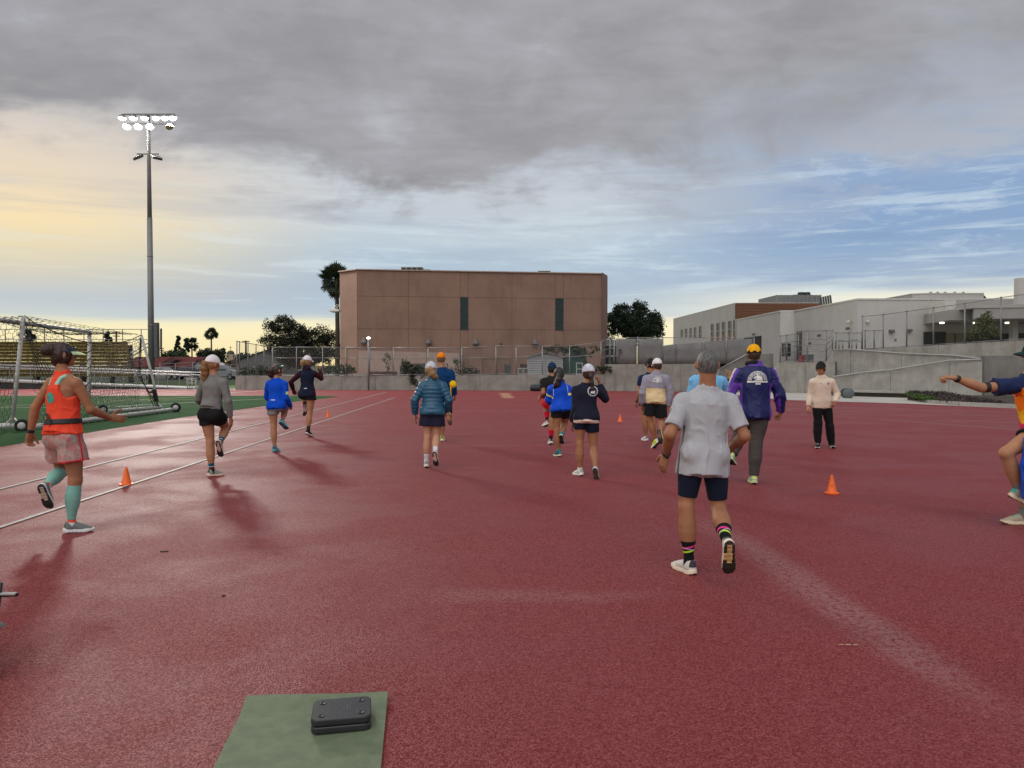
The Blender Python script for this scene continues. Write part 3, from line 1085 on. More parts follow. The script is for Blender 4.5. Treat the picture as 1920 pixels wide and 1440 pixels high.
# ------------------------------------------------------------------ the brown building
stucco = mat('brown_stucco', (.228, .140, .108), .9, .10, .5, .35, 45, dirt=.25)
stucco_dark = mat('brown_stucco_joint', (.210, .128, .098), .9)
stucco_low = mat('pink_stucco', (.36, .265, .225), .9, .08, 1.2, .3, 45, dirt=.2)
glass_m = mat('dark_green_glass', (.020, .038, .040), .25, .1, 2, spec=.25)
wm_dark = mat('dark_window', (.014, .016, .018), .35, spec=.15)
frame_m = mat('dark_frame', (.03, .035, .035), .5)
t = thing('brown_building', 'plain brown stucco school block with two narrow dark windows', 'building', at(670, 690, 58))


_x0, _y0, _x1, _y1 = (670 - 960) / 1400 * 58.0, 58.0, (1129 - 960) / 1400 * 60.6, 60.6
_sl = (_y1 - _y0) / (_x1 - _x0)


def Yf(px):
    return (_y0 - _sl * _x0) / (1 - _sl * (px - 960) / 1400)


ztop = at(670, 506, 58)[2]
base_z = .88
mb = MB()
f0, f1 = at(670, 600, Yf(670) + .045), at(1129, 600, Yf(1129) + .045)
s0 = at(637.5, 600, 59.3 + .045)
mb.prism([s0[:2], f0[:2], f1[:2], f1[:2] + np.array((.4, 9)), s0[:2] + np.array((.4, 9))], base_z - .5, ztop - .02)
mb.build('core', stucco_dark, t)


def facade_panel(x0, x1, z0, z1, m=stucco, proud=0.0, nm='panel', Yfun=Yf):
    a, b = at(x0, 600, Yfun(x0) - proud), at(x1, 600, Yfun(x1) - proud)
    d = nrm((b - a)[:2].tolist() + [0])[:2]
    g = .012
    mb = MB()
    p, q = a[:2] + d * g, b[:2] - d * g
    nv = np.array((-d[1], d[0]))
    mb.prism([p, q, q + nv * (.09 + proud), p + nv * (.09 + proud)], z0 + .010, z1 - .010)
    return mb.build(nm, m, t)


zr = lambda px, py: at(px, py, Yf(px))[2]
rows = [(base_z - .4, zr(780, 617)), (zr(780, 617), zr(780, 556.5)), (zr(780, 556.5), ztop)]
xs = [670, 766, 863, 878, 960, 1041, 1056.5, 1129]
for x0, x1 in zip(xs[:-1], xs[1:]):
    win = x0 in (863, 1041)
    for ri, (z0, z1) in enumerate(rows):
        if win and ri == 1:
            continue
        facade_panel(x0, x1, z0, z1, proud=-.03 if (win and ri == 0) else 0.0)
_cx0, _cx1 = (637.5 - 960) / 1400 * 59.3, _x0
_cs = (58.0 - 59.3) / (_cx1 - _cx0)
Yc = lambda px: (59.3 - _cs * _cx0) / (1 - _cs * (px - 960) / 1400)
for z0, z1 in ((zr(660, 653), ztop),):
    facade_panel(637.5, 669.6, z0, z1, Yfun=Yc)
facade_panel(637.5, 650, base_z - .4, zr(660, 653), Yfun=Yc)
for x0, x1 in ((863, 878), (1041, 1056.5)):
    zb, zt = rows[1]
    w = facade_panel(x0 + .3, x1 - .3, zb, zt, glass_m, -.025, 'window')
    for k, fr in enumerate((0, .29, .70, 1)):
        mb = MB()
        z = zb + (zt - zb) * fr
        a, b = at(x0 + .2, 600, Yf(x0) + .02), at(x1 - .2, 600, Yf(x1) + .02)
        mb.beam((a[0], a[1], z), (b[0], b[1], z), .06, .07)
        mb.build('frame', frame_m, w)
    for x in (x0 + .5, x1 - .5):
        mb = MB()
        a = at(x, 600, Yf(x) + .02)
        mb.beam((a[0], a[1], zb), (a[0], a[1], zt), .06, .06)
        mb.build('frame', frame_m, w)
# parapet capping, right fin
mb = MB()
for (xa, Ya_), (xb, Yb_) in (((637, 59.28), (670, 57.95)), ((670, 57.95), (1129, Yf(1129) - .05))):
    a, b = at(xa, 600, Ya_), at(xb, 600, Yb_)
    mb.beam((a[0], a[1] + .1, ztop + .03), (b[0], b[1] + .1, ztop + .03), .34, .08)
mb.build('parapet', mat('parapet_metal', (.36, .27, .22), .6), t)
mb = MB()
a, b = at(1128.5, 600, Yf(1129) - .15), at(1139, 600, Yf(1129) + 2.2)
mb.prism([a[:2], b[:2], b[:2] + np.array((0, 6)), a[:2] + np.array((0, 8))], base_z - .4, ztop + .12)
mb.build('end_wall', stucco, t)
# lower pink wall, doorway at left
Yl = lambda px: Yf(px) - 1.0
for x0, x1 in ((671, 735), (735, 799), (799, 862)):
    a, b = at(x0, 600, Yl(x0)), at(x1, 600, Yl(x1))
    za, zb = at(x0, 657 + (x0 - 671) * .026, Yl(x0))[2], at(x1, 657 + (x1 - 671) * .026, Yl(x1))[2]
    mb = MB()
    mb.prism([a[:2] + np.array((.015, 0)), b[:2] - np.array((.015, 0)), b[:2] + np.array((-.015, .9)), a[:2] + np.array((.015, .9))], base_z - .3, [za, zb, zb, za])
    mb.build('lower_wall', stucco_low, t)
mb = MB()
a, b = at(651, 600, 59.2), at(668.5, 600, 58.5)
mb.prism([a[:2], b[:2], b[:2] + np.array((0, .4)), a[:2] + np.array((0, .4))], base_z, zr(660, 655))
d_ = mb.build('door', mat('door_dark', (.02, .022, .024), .3, .2, 2), t)
for k in range(3):
    mb = MB()
    p = a * (1 - (k + .15) / 3) + b * ((k + .15) / 3)
    q = a * (1 - (k + .85) / 3) + b * ((k + .85) / 3)
    mb.beam((p[0], p[1] - .03, zr(660, 662)), (q[0], q[1] - .03, zr(660, 662)), .05, .5)
    mb.build('pane', glass_m, d_)
mb = MB()
a = at(637, 580, 60.0)
mb.prism([a[:2] + np.array((-.85, 0)), a[:2] + np.array((.0, -.3)), a[:2] + np.array((.0, 1.2)), a[:2] + np.array((-.85, 1.4))], at(630, 584, 60)[2], at(630, 580, 60)[2])
cv = mb.build('canopy', mat('white_canopy', (.6, .6, .58), .5), t)
for k in (0, .5):
    mb = MB()
    mb.tube([at(622 + k * 14, 580, 60.2), at(632 + k * 8, 571, 60.2)], .03, 6)
    mb.build('tie_rod', mat('white_canopy', (.6, .6, .58), .5), cv)
for px, py in ((682, 638.5), (803.5, 640), (892, 641), (1003, 641.5)):
    c = at(px, py, Yf(px) - .12)
    mb = MB()
    h, w = .26, .25
    mb.add([c + np.array(v) for v in ((-.05, .1, h), (.05, .1, h), (w, .1, -h * .55), (-w, .1, -h * .55), (-.04, -.05, h), (.04, -.05, h), (w * .8, -.30, -h * .55), (-w * .8, -.30, -h * .55),
                                      (w * .6, -.24, -h), (-w * .6, -.24, -h), (w * .7, .1, -h), (-w * .7, .1, -h))],
           [(4, 5, 6, 7)[::-1], (0, 4, 7, 3), (1, 2, 6, 5), (0, 1, 5, 4), (7, 6, 8, 9), (6, 2, 10, 8), (3, 7, 9, 11), (9, 8, 10, 11)])
    mb.build('wall_light', mat('grey_light_housing', (.10, .105, .11), .5), t)
mb = MB()
mb.lathe([(.07, 0), (.07, .08), (.05, .13), (.01, .15)], 10, at(939.5, 645, Yf(940) - .1), (0, -1, 0))
mb.build('camera', mat('dark_print', (.03, .03, .035), .6), t, smooth=True)
roof_u = mat('roof_unit_metal', (.22, .215, .20), .6, .12, 3)
for (x0, x1, y0, y1, lab) in ((752, 792, 500.5, 509, 'long grey air handler on the left of the brown roof'), (1009, 1032, 507.5, 513, 'small grey roof unit on the right of the brown roof')):
    u = thing('roof_unit', lab, 'roof unit', at((x0 + x1) / 2, y1, 62.5))
    a, b = at(x0, y1 + 14, 62), at(x1, y0, 62)
    mb = MB()
    mb.box(a[0], b[0], 62, 63.6, a[2] - .2, b[2])
    mb.build('casing', roof_u, u, bevel=.03)
    for k in range(4):
        xx = a[0] + (b[0] - a[0]) * (k + .5) / 4
        mb = MB()
        mb.box(xx - (b[0] - a[0]) * .09, xx + (b[0] - a[0]) * .09, 61.96, 62.0, b[2] - .30, b[2] - .06)
        mb.build('louvre', frame_m, u)
    if x0 == 752:
        mb = MB()
        c = at(806, 504.6, 62)
        mb.box(b[0] + .01, c[0], 62.1, 63.4, a[2] - .2, c[2])
        mb.build('duct', roof_u, u, bevel=.02)

# ------------------------------------------------------------------ things before the brown building
t = thing('shed', 'grey ribbed metal garden shed with low gable', 'shed', at(1022, 700, 53.5))
sm = mat('shed_metal', (.27, .275, .285), .5, .06, 3)
a, b = at(989.5, 700, 53), at(1056, 700, 53)
zb, ze, zp = .85, at(1000, 668.5, 53)[2], at(1022, 661, 53)[2]
xm = (a[0] + b[0]) / 2
mb = MB()
mb.prism([(a[0], 53.02), (b[0], 53.02), (b[0], 55.4), (a[0], 55.4)], zb, ze)
mb.add([(a[0], 53.02, ze), (b[0], 53.02, ze), (xm, 53.02, zp), (a[0], 55.4, ze), (b[0], 55.4, ze), (xm, 55.4, zp)], [(0, 1, 2), (5, 4, 3)])
mb.build('body', sm, t)
nr_ = 11
for side in (0, 1):
    xa, xb = (a[0] + .03, xm - .015) if side == 0 else (xm + .015, b[0] - .03)
    for k in range(nr_):
        z0 = zb + (ze - zb) * k / nr_
        mb = MB()
        h = (ze - zb) / nr_
        mb.add([(xa, 53.0, z0 + .015), (xb, 53.0, z0 + .015), (xb, 52.955, z0 + h * .25), (xa, 52.955, z0 + h * .25), (xb, 52.99, z0 + h), (xa, 52.99, z0 + h)], [(0, 1, 2, 3), (3, 2, 4, 5)])
        mb.build('siding', sm, t)
for sg in (-1, 1):
    mb = MB()
    e = a if sg < 0 else b
    mb.add([(xm, 52.8, zp + .06), (e[0] + sg * .14, 52.8, ze), (e[0] + sg * .14, 55.6, ze), (xm, 55.6, zp + .06), (xm, 52.8, zp), (e[0] + sg * .14, 52.8, ze - .06), (e[0] + sg * .14, 55.6, ze - .06), (xm, 55.6, zp)],
           [(0, 1, 2, 3), (7, 6, 5, 4), (0, 4, 5, 1), (1, 5, 6, 2), (2, 6, 7, 3)])
    mb.build('roof', mat('shed_roof', (.20, .205, .21), .55), t)
lat_m = mat('brown_lattice_wood', (.10, .065, .045), .8)
for i, (x0, x1) in enumerate(((905, 930), (932, 957))):
    t = thing('lattice_panel', 'brown wooden lattice screen %s' % ('left of the pair by the wall' if i == 0 else 'right of the pair beside the boxes'), 'lattice', at(x0, 702, 54), 'lattice screens')
    a, b = at(x0, 702, 54), at(x1, 672.5, 54)
    mb = MB()
    for xx in (a[0], b[0]):
        mb.box(xx - .035, xx + .035, 53.96, 54.04, .8, b[2] + .03)
    mb.box(a[0], b[0], 53.97, 54.03, b[2] - .06, b[2])
    mb.build('frame', lat_m, t)
    mb = MB()
    W, Hh = b[0] - a[0], b[2] - .85
    for k in range(-8, 9):
        for dr in (1, -1):
            pts = []
            x_ = k * .16
            p0, p1 = (x_, 0), (x_ + dr * Hh, Hh)
            t0, t1 = 0, 1
            for lim, sgn in ((0, 1), (W, -1)):
                f0, f1 = (p0[0] - lim) * sgn, (p1[0] - lim) * sgn
                if f0 < 0 and f1 < 0:
                    t0, t1 = 1, 0
                elif f0 < 0:
                    t0 = max(t0, f0 / (f0 - f1))
                elif f1 < 0:
                    t1 = min(t1, f0 / (f0 - f1))
            if t1 > t0 + .02:
                mb.beam((a[0] + p0[0] + (p1[0] - p0[0]) * t0, 54 + dr * .012, .85 + Hh * t0), (a[0] + p0[0] + (p1[0] - p0[0]) * t1, 54 + dr * .012, .85 + Hh * t1), .02, .045, up=(0, 1, 0))
    mb.build('lattice', lat_m, t)['kind'] = 'stuff'
ac = mat('ac_casing', (.33, .33, .32), .55, .1, 4)
for i, (x0, x1, y0, y1, lab) in enumerate(((971.5, 980, 690, 699, 'left small pale box unit beside the grey shed'), (981, 990, 690, 699, 'right small pale box unit touching the grey shed'),
                                           (781, 796, 681, 695, 'dark square unit behind the bush on the wall'), (945, 958, 682, 698, 'dark box behind the lattice screen'), (749, 762, 685, 696, 'grey unit left of the bush'))):
    t = thing('condenser_unit', lab, 'air conditioner', at((x0 + x1) / 2, y1, 53.6), 'outdoor cooling units')
    a, b = at(x0, y1, 53.4), at(x1, y0, 53.4)
    mb = MB()
    mb.box(a[0], b[0], 53.4, 53.9, .88, b[2])
    mb.build('casing', ac if i < 2 else mat('dark_ac_casing', (.09, .09, .085), .6), t, bevel=.015)
    for k in range(5):
        mb = MB()
        z = .95 + (b[2] - 1.0) * (k + .5) / 5
        mb.box(a[0] + .04, b[0] - .04, 53.37, 53.4, z - .02, z + .02)
        mb.build('slat', frame_m, t)
for i, x0 in enumerate((975, 983)):
    t = thing('wall_vent', 'square black vent %s on the brown wall' % ('left of two' if i == 0 else 'right of two, nearer the shed,'), 'vent', at(x0 + 3, 688, Yf(978) - .1), 'wall vents')
    a, b = at(x0, 688.5, Yf(978) - .1), at(x0 + 6.6, 682.5, Yf(978) - .1)
    mb = MB()
    mb.box(a[0], b[0], a[1], a[1] + .08, a[2], b[2])
    mb.build('frame', frame_m, t)
    for k in range(3):
        mb = MB()
        z = a[2] + (b[2] - a[2]) * (k + .5) / 3
        mb.box(a[0] + .03, b[0] - .03, a[1] - .02, a[1], z - .025, z + .02)
        mb.build('slat', mat('dark_print', (.03, .03, .035), .6), t)
t = thing('green_shed', 'dark teal shed front under the creeper', 'shed', at(1070, 700, 54.5))
a, b = at(1057, 700, 54.4), at(1100, 655, 54.4)
gm = mat('teal_paint', (.016, .085, .070), .6, .12, 2.0)
mb = MB()
mb.box(a[0], b[0], 54.45, 56, .85, b[2])
mb.build('body', mat('dark_teal_paint', (.010, .045, .04), .7), t)
for k in range(2):
    w = (b[0] - a[0]) * .36
    mb = MB()
    mb.box(a[0] + k * (w + .02), a[0] + k * (w + .02) + w, 54.40, 54.45, .88, at(1070, 672 if k == 0 else 676, 54.4)[2])
    mb.build('door', gm, t)
mb = MB()
p, q = at(1060, 669, 54.38), at(1068, 662, 54.38)
mb.box(p[0], q[0], 54.37, 54.45, p[2], q[2])
mb.build('vent', mat('brown_stucco', (.2, .1, .07)), t)
t = thing('white_frame_cart', 'small white framed window unit beside the teal shed', 'frame', at(1090, 700, 53.8))
wf = mat('white_frame', (.5, .5, .48), .5)
a, b = at(1081, 699, 53.8), at(1092, 680, 53.8)
for xx in (a[0], b[0]):
    mb = MB()
    mb.box(xx - .03, xx + .03, 53.77, 53.83, .88, b[2])
    mb.build('leg', wf, t)
for k in (0.06, .5, .97):
    mb = MB()
    z = .88 + (b[2] - .88) * k
    mb.box(a[0] + .03, b[0] - .03, 53.775, 53.825, z - .03, z + .03)
    mb.build('crossbar', wf, t)
t = thing('lamp_post', 'thin grey lamp post with small white lantern by the low wall', 'lamp post', at(691, 731, 47.6))
mb = MB()
mb.tube([at(691, 731, 47.6), at(691, 636, 47.6)], [.06, .045], 10)
mb.build('pole', post_m, t, smooth=True)
mb = MB()
mb.lathe([(.05, 0), (.13, .05), (.15, .12), (.05, .17), (.02, .2)], 12, at(691, 636.5, 47.6))
mb.build('lantern', emitter('lit_lantern', (.9, .88, .75), 1.2), t, smooth=True)
mb = MB()
for lab, px in (('red brown timber planter edge along the low wall', 721),):
    t = thing('planter_box', lab, 'planter', at(px, 700, 50.2))
    for k in range(3):
        mb = MB()
        a, b = at(692, 703 - k * 2.6, 50.0), at(745, 703 - k * 2.6, 50.0)
        mb.box(a[0], b[0], 50.0, 50.08, a[2] - .04, a[2] + .04)
        mb.build('plank', mat('red_brown_wood', (.065, .022, .018), .8), t)

t = thing('grey_annex', 'dark windowed grey annex glimpsed right of the brown building', 'building', at(1150, 690, 62))
a, b = at(1133, 690, 62), at(1180, 637, 62)
mb = MB()
mb.box(a[0], b[0], 62, 68, .5, b[2])
mb.build('wall', mat('annex_grey', (.17, .17, .165), .85, .1, 1.0), t)
for k in range(4):
    for j in range(2):
        p, q = at(1135.5 + k * 8, 666 + j * 20, 61.95), at(1141.5 + k * 8, 648 + j * 20, 61.95)
        mb = MB()
        mb.box(p[0], q[0], 61.95, 62.05, p[2], q[2])
        w = mb.build('window', wm_dark, t)
        mb = MB()
        mb.box(p[0] - .05, q[0] + .05, 61.92, 61.95, q[2], q[2] + .08)
        mb.build('frame', pale_post, w)

# ------------------------------------------------------------------ white school buildings
white_w = mat('white_render', (.45, .44, .425), .85, .05, .6, .15, 40, dirt=.12)
grey_w = mat('grey_render', (.36, .35, .335), .85, .05, .6, .15, 40, dirt=.1)
wood_s = mat('red_brown_siding', (.115, .045, .018), .6, .25, 2.5, .2, 20, stretch=(.06, .06, 5.0))


def block(t, poly, z0, z1, m, nm='wall', cap=.12):
    mb = MB()
    mb.prism(poly, z0, z1)
    o = mb.build(nm, m, t)
    if cap:
        n = len(poly)
        c = np.mean(poly, 0)
        mb = MB()
        big = [np.array(p) + nrm((np.array(p) - c).tolist() + [0])[:2] * .06 for p in poly]
        mb.prism(big, z1, z1 + cap)
        mb.build('parapet', mat('parapet_white', (.52, .51, .49), .7), t)
    return o


t = thing('white_hall', 'long white rendered school hall with set back wall facing the yard', 'building', (25.4, 55, 1.7))
H1 = 6.4
block(t, [(25.4, 55.0), (44, 55.0), (44, 80.5), (24.0, 80.5), (24.1, 67.2), (25.25, 66.9)], 1.2, H1, white_w)
for x0, x1 in ((1672, 1675),):
    pass
wm = mat('dark_window', (.014, .016, .018), .35, spec=.15)
for nm, px0, px1, y0, y1, m_ in (('window', 1466, 1478, 646.5, 669, wm), ('door', 1494, 1503, 622, 674, mat('door_brown', (.075, .05, .04), .6))):
    X = 25.32
    Ya, Yb = X * 1400 / (px0 - 960), X * 1400 / (px1 - 960)
    Ym = (Ya + Yb) / 2
    za, zb_ = at(px0, y1, Ym)[2], at(px0, y0, Ym)[2]
    X = 24.05 if Ym > 67 else 25.26
    Ya, Yb = X * 1400 / (px0 - 960), X * 1400 / (px1 - 960)
    mb = MB()
    mb.box(X - .04, X + .2, Yb, Ya, za, zb_)
    o = mb.build(nm, m_, t)
    mb = MB()
    mb.box(X - .07, X - .04, Yb - .08, Ya + .08, zb_, zb_ + .09)
    mb.build('frame', grey_w, o)
    mb = MB()
    mb.box(X - .06, X - .04, (Ya + Yb) / 2 - .03, (Ya + Yb) / 2 + .03, za, zb_)
    mb.build('mullion', grey_w, o)
mb = MB()
X = 24.0
mb.box(X - .06, X + .3, X * 1400 / (1426 - 960), X * 1400 / (1396 - 960), 1.7, at(1410, 631, 74)[2])
mb.build('garage_opening', mat('painted_garage_shade', (.03, .027, .025), .8), t)  # dark box on the wall, coloured as the shade inside the garage
for px, py, nm in ((1671, 621, 'wall_light'), (1704, 619.5, 'wall_light'), (1679, 637, 'vent'), (1626, 602.5, 'camera')):
    c = at(px, py, 54.95)
    mb = MB()
    if nm == 'wall_light':
        mb.prism([(c[0] - .16, 54.7), (c[0] + .16, 54.7), (c[0] + .16, 55), (c[0] - .16, 55)], [c[2] - .1, c[2] - .1, c[2] - .12, c[2] - .12], [c[2] + .05, c[2] + .05, c[2] + .12, c[2] + .12])
    elif nm == 'vent':
        mb.lathe([(.07, 0), (.07, .05), (.02, .06)], 12, c, (0, -1, 0))
    else:
        mb.lathe([(.10, 0), (.12, .1), (.10, .2), (.03, .25)], 12, c, (0, -1, -.3))
    mb.build(nm, mat('fixture_grey', (.10, .10, .10), .5) if nm != 'camera' else wf, t)
for px, py in ((1594, 602.5), (1592, 615), (1538, 628), (1440, 626), (1520, 643)):
    Y = 25.3 * 1400 / (px - 960)
    c = at(px, py, Y)
    mb = MB()
    mb.lathe([(.05, 0), (.11, .12), (.11, .26), (.04, .32)], 10, (25.3 if Y < 66.5 else 24.0, Y, c[2]), (-1, 0, -.25))
    mb.build('camera', wf if py < 610 else mat('fixture_grey', (.10, .10, .10), .5), t, smooth=True)
t = thing('tall_white_block', 'taller white school block with red brown siding and slit windows', 'building', (24, 77, 1.7))
H3 = at(1397, 563, 77)[2]
block(t, [(24.02, 81), (24.03, 80.6), (33.0, 80.6), (33.0, 110), (23.3, 108)], 1.2, H3 - .05, white_w, cap=.10)
mb = MB()
mb.box(24.03, 33.0, 80.35, 80.6, 5, H3 - .02)
sd = mb.build('siding_panel', wood_s, t)
for k in range(9):
    mb = MB()
    z0 = 5.6 + k * .30
    mb.box(24.05, 33.0, 80.29, 80.35, z0 + .012, min(z0 + .288, H3 - .03))
    if z0 + .05 < H3:
        mb.build('plank', wood_s, sd)
for px, y0, y1 in ((1281, 618, 633), (1288.3, 616.5, 633), (1296, 615, 633), (1303.5, 613.5, 633), (1312, 611.5, 633), (1332.5, 607.5, 629), (1342, 606, 628), (1351.5, 603.5, 627), (1362, 602, 625), (1371, 599.5, 629)):
    Y = 23.65 * 1400 / (px - 960)
    X = 24.02 - (Y - 81) * .72 / 27
    w = .55
    za, zb_ = at(px, y1, Y)[2], at(px, y0, Y)[2]
    mb = MB()
    mb.box(X - .03, X + .2, Y - w, Y + w, za, zb_)
    o = mb.build('window', wm, t)
    for s_ in (-1, 1):
        mb = MB()
        mb.box(X - .06, X - .03, Y + s_ * w - .05, Y + s_ * w + .05, za, zb_)
        mb.build('frame', grey_w, o)
    mb = MB()
    mb.box(X - .05, X - .03, Y - w, Y + w, za + (zb_ - za) * .35 - .04, za + (zb_ - za) * .35 + .04)
    mb.build('mullion', grey_w, o)
    if px > 1330:
        mb = MB()
        mb.box(X - .045, X - .01, Y - w, Y + w, za - .9, za - .02)
        mb.build('apron_panel', mat('tan_panel', (.22, .14, .10), .7), o)
t = thing('roof_screen', 'grey louvred plant screen on the tall white block', 'roof screen', at(1480, 562, 92))
rs = mat('screen_metal', (.17, .175, .19), .55, .08, 2)
a, b, c = at(1422, 562, 98), at(1456, 556, 92), at(1539, 556, 92)
zt = at(1456, 553.2, 92)[2]
mb = MB()
mb.prism([a[:2], b[:2], c[:2], c[:2] + np.array((0, 6))], H3 - .3, zt)
mb.build('panel', rs, t)
for k in range(11):
    mb = MB()
    p = b * (1 - k / 10) + c * (k / 10)
    mb.box(p[0] - .06, p[0] + .06, p[1] - .08, p[1], H3, zt + .02)
    mb.build('post', roof_u, t)
u = thing('roof_fan', 'low round roof fans above the plant screen', 'roof fan', at(1508, 552, 94))
for x in (1502, 1513):
    mb = MB()
    mb.lathe([(.40, -.3), (.42, .12), (.36, .20), (.05, .22)], 14, at(x, 551, 94))
    mb.build('fan', frame_m, u, smooth=False)
mb = MB()
a, b = at(1492, 555, 94), at(1524, 551.5, 94)
mb.box(a[0], b[0], 94.5, 96, H3, b[2])
mb.build('casing', roof_u, u)
u = thing('solar_panels', 'slanted row of dark panels at the right of the roof screen', 'solar panels', at(1552, 562, 88))
for k in range(5):
    mb = MB()
    a, b = at(1541 + k * 4.4, 561 - k * .2, 88), at(1544.6 + k * 4.4, 556.5 - k * 1.0, 88)
    mb.beam(((a[0] + b[0]) / 2, 88, H3 - .3), ((a[0] + b[0]) / 2, 88.6, b[2]), b[0] - a[0], .06)
    mb.build('panel', frame_m, u)
t = thing('rear_roof_block', 'pale flat topped block rising behind the white hall', 'building', at(1711, 565, 84))
a, b = at(1711, 557, 84), at(1838, 550, 84)
block(t, [(a[0], 84), (at(1732, 557, 84)[0], 83.4), (at(1838, 557, 84)[0], 83.4), (at(1838, 557, 84)[0], 95), (a[0], 95)], 5.5, at(1732, 552, 84)[2], white_w)
mb = MB()
vs = []
pr = [(1838, 549.5), (1843, 551.5), (1848, 556), (1851, 562), (1838, 566)]
f = [at(x, y, 84) for x, y in pr]
mb.add([tuple(p) for p in f] + [tuple(p + np.array((0, 8, 0))) for p in f], [tuple(range(5))] + [(i, (i + 1) % 5, 5 + (i + 1) % 5, 5 + i) for i in range(5)])
mb.build('curved_end', mat('dark_print2', (.05, .055, .065), .5), t)
for k, px in enumerate((1745, 1758, 1772, 1790, 1806)):
    mb = MB()
    mb.lathe([(.16, -.2), (.18, .1), (.04, .2)], 10, at(px, 550, 88))
    mb.build('roof_vent', roof_u, t)
t = thing('canopy_building', 'low grey canopy with ceiling lights in front of the white hall', 'building', at(1735, 640, 54))
fas = mat('grey_fascia', (.30, .29, .275), .8, .05, .8)
z0, z1 = at(1780, 600, 50)[2], at(1780, 580.5, 50)[2]
A = at(1733, 600, 54.9)[:2]
B = at(1780, 600, 50.2)[:2]
C_ = at(1822, 600, 50.4)[:2]
D = at(1826, 600, 48.8)[:2]
E = at(2150, 600, 47.0)[:2]
mb = MB()
mb.prism([A, B, C_, D, E, E + np.array((0, 12)), (A[0] + 2, 60)], z0, z1)
mb.build('fascia', fas, t)
mb = MB()
mb.prism([D + np.array((-.1, -.06)), E + np.array((0, -.06)), E + np.array((0, 2)), D + np.array((-.1, 2))], z1 + .003, z1 + .22)
mb.build('upper_band', grey_w, t)
a, b = at(1772, 579, 52), at(1793, 563, 52)
mb = MB()
mb.box(a[0], b[0], 52, 54, z1, b[2])
mb.build('plant_box', mat('pale_box', (.5, .49, .46), .8), t)
a, b = at(1795, 579, 54.2), at(2000, 564, 54.2)
mb = MB()
mb.box(a[0], b[0], 54.2, 56, z1 + .45, b[2] + .1)
mb.build('clerestory_band', grey_w, t)
mb = MB()
mb.box(a[0], b[0], 54.8, 56, z1, z1 + .45)
mb.build('clerestory_glass', wm, t)
a, b = at(1909, 572, 50), at(2060, 521, 50)
mb = MB()
mb.box(a[0], b[0], 50, 50.45, z1 + .25, b[2])
mb.build('stair_tower', white_w, t)
for k, (x0, x1, m_) in enumerate(((1734, 1752, wm), (1753, 1772, wm), (1773, 1790, mat('warm_glass', (.16, .13, .055), .3)), (1791, 1812, mat('warm_glass', (.16, .13, .055), .3)), (1813, 1836, wm), (1837, 1862, wm), (1863, 1890, wm), (1891, 1925, wm))):
    a, b = at(x0, 650, 54.7), at(x1, 622 if k < 2 else 625, 54.7)
    mb = MB()
    mb.box(a[0], b[0], 54.72, 54.9, 1.7, b[2])
    o = mb.build('window', m_, t)
    mb = MB()
    mb.box(b[0], b[0] + .07, 54.66, 54.72, 1.7, b[2])
    mb.build('mullion', frame_m, o)
for x in (1902, 1990):
    mb = MB()
    a = at(x, 640, 50.5)
    mb.box(a[0] - .18, a[0] + .18, 50.4, 50.8, 1.5, z0)
    mb.build('column', grey_w, t)
for x, Y in ((1766, 52.5), (1829, 52.5), (1889, 52.5)):
    a = at(x, 604, Y)
    mb = MB()
    mb.lathe([(.14, -.10), (.16, -.03), (.12, -.004)], 12, (a[0], Y, z0))
    mb.build('ceiling_light', emitter('ceiling_lamp_glow', (1.0, .86, .62), 3.5), t)
mb = MB()
mb.tube([at(1881, 598, 49.5), at(1960, 589, 49)], .04, 6)
mb.build('brace', rail_m, t)
for lab, x0, x1, y0, y1, m_, Y in (('red bin standing in the yard by the white hall', 1502, 1511.5, 667.5, 676, mat('red_bin', (.22, .03, .035), .5), 50), ('dark grey tool chest beside the red bin', 1513, 1526, 666, 677, mat('dark_ac_casing', (.09, .09, .085), .6), 49.5),
                                   ('pale grey cabinet behind the dark chest', 1520, 1534.5, 655, 677, ac, 51)):
    t = thing('yard_box', lab, 'box', at(x0, y1, Y), 'boxes standing in the yard')
    a, b = at(x0, y1, Y), at(x1, y0, Y)
    mb = MB()
    mb.box(a[0], b[0], Y, Y + .6, 1.72, b[2])
    mb.build('body', m_, t, bevel=.02)
    mb = MB()
    mb.box(a[0] - .02, b[0] + .02, Y - .02, Y + .62, b[2] + .002, b[2] + .05)
    mb.build('lid', m_, t, bevel=.01)

# ------------------------------------------------------------------ plants
rnd = np.random.RandomState(11)


def leaf_mat(name, c, var=.35):
    if name in MATS:
        return MATS[name]
    m, n = material(name)
    co = n.n('ShaderNodeTexCoord').outputs['Object']
    f = n.noise(co, 3.5, 3, .6)
    n.put(n.bsdf.inputs['Base Color'], n.mix(n.step(f, .3, .7), tuple(x * (1 - var) for x in c) + (1,), tuple(x * (1 + var) for x in c) + (1,)))
    n.bsdf.inputs['Roughness'].default_value = .6
    n.bsdf.inputs['Specular IOR Level'].default_value = .3
    MATS[name] = m
    return m


def leaves(cent, spread, size, n, up=.25):
    """n leaf quads in clumps; cent (k,3) clump centres"""
    k = rnd.randint(0, len(cent), n)
    v = rnd.normal(size=(n, 3))
    v /= np.linalg.norm(v, axis=1)[:, None]
    p = cent[k] + v * (rnd.rand(n, 1) ** .6) * np.asarray(spread)
    a = rnd.normal(size=(n, 3))
    a /= np.linalg.norm(a, axis=1)[:, None]
    b = np.cross(a, rnd.normal(size=(n, 3)) + np.array((0, 0, up)))
    b /= np.linalg.norm(b, axis=1)[:, None] + 1e-9
    s = size * (.6 + .8 * rnd.rand(n, 1))
    V = np.stack([p - a * s, p - b * s * .45, p + a * s, p + b * s * .45], 1).reshape(-1, 3)
    Q = np.arange(n * 4).reshape(-1, 4)
    return V, Q


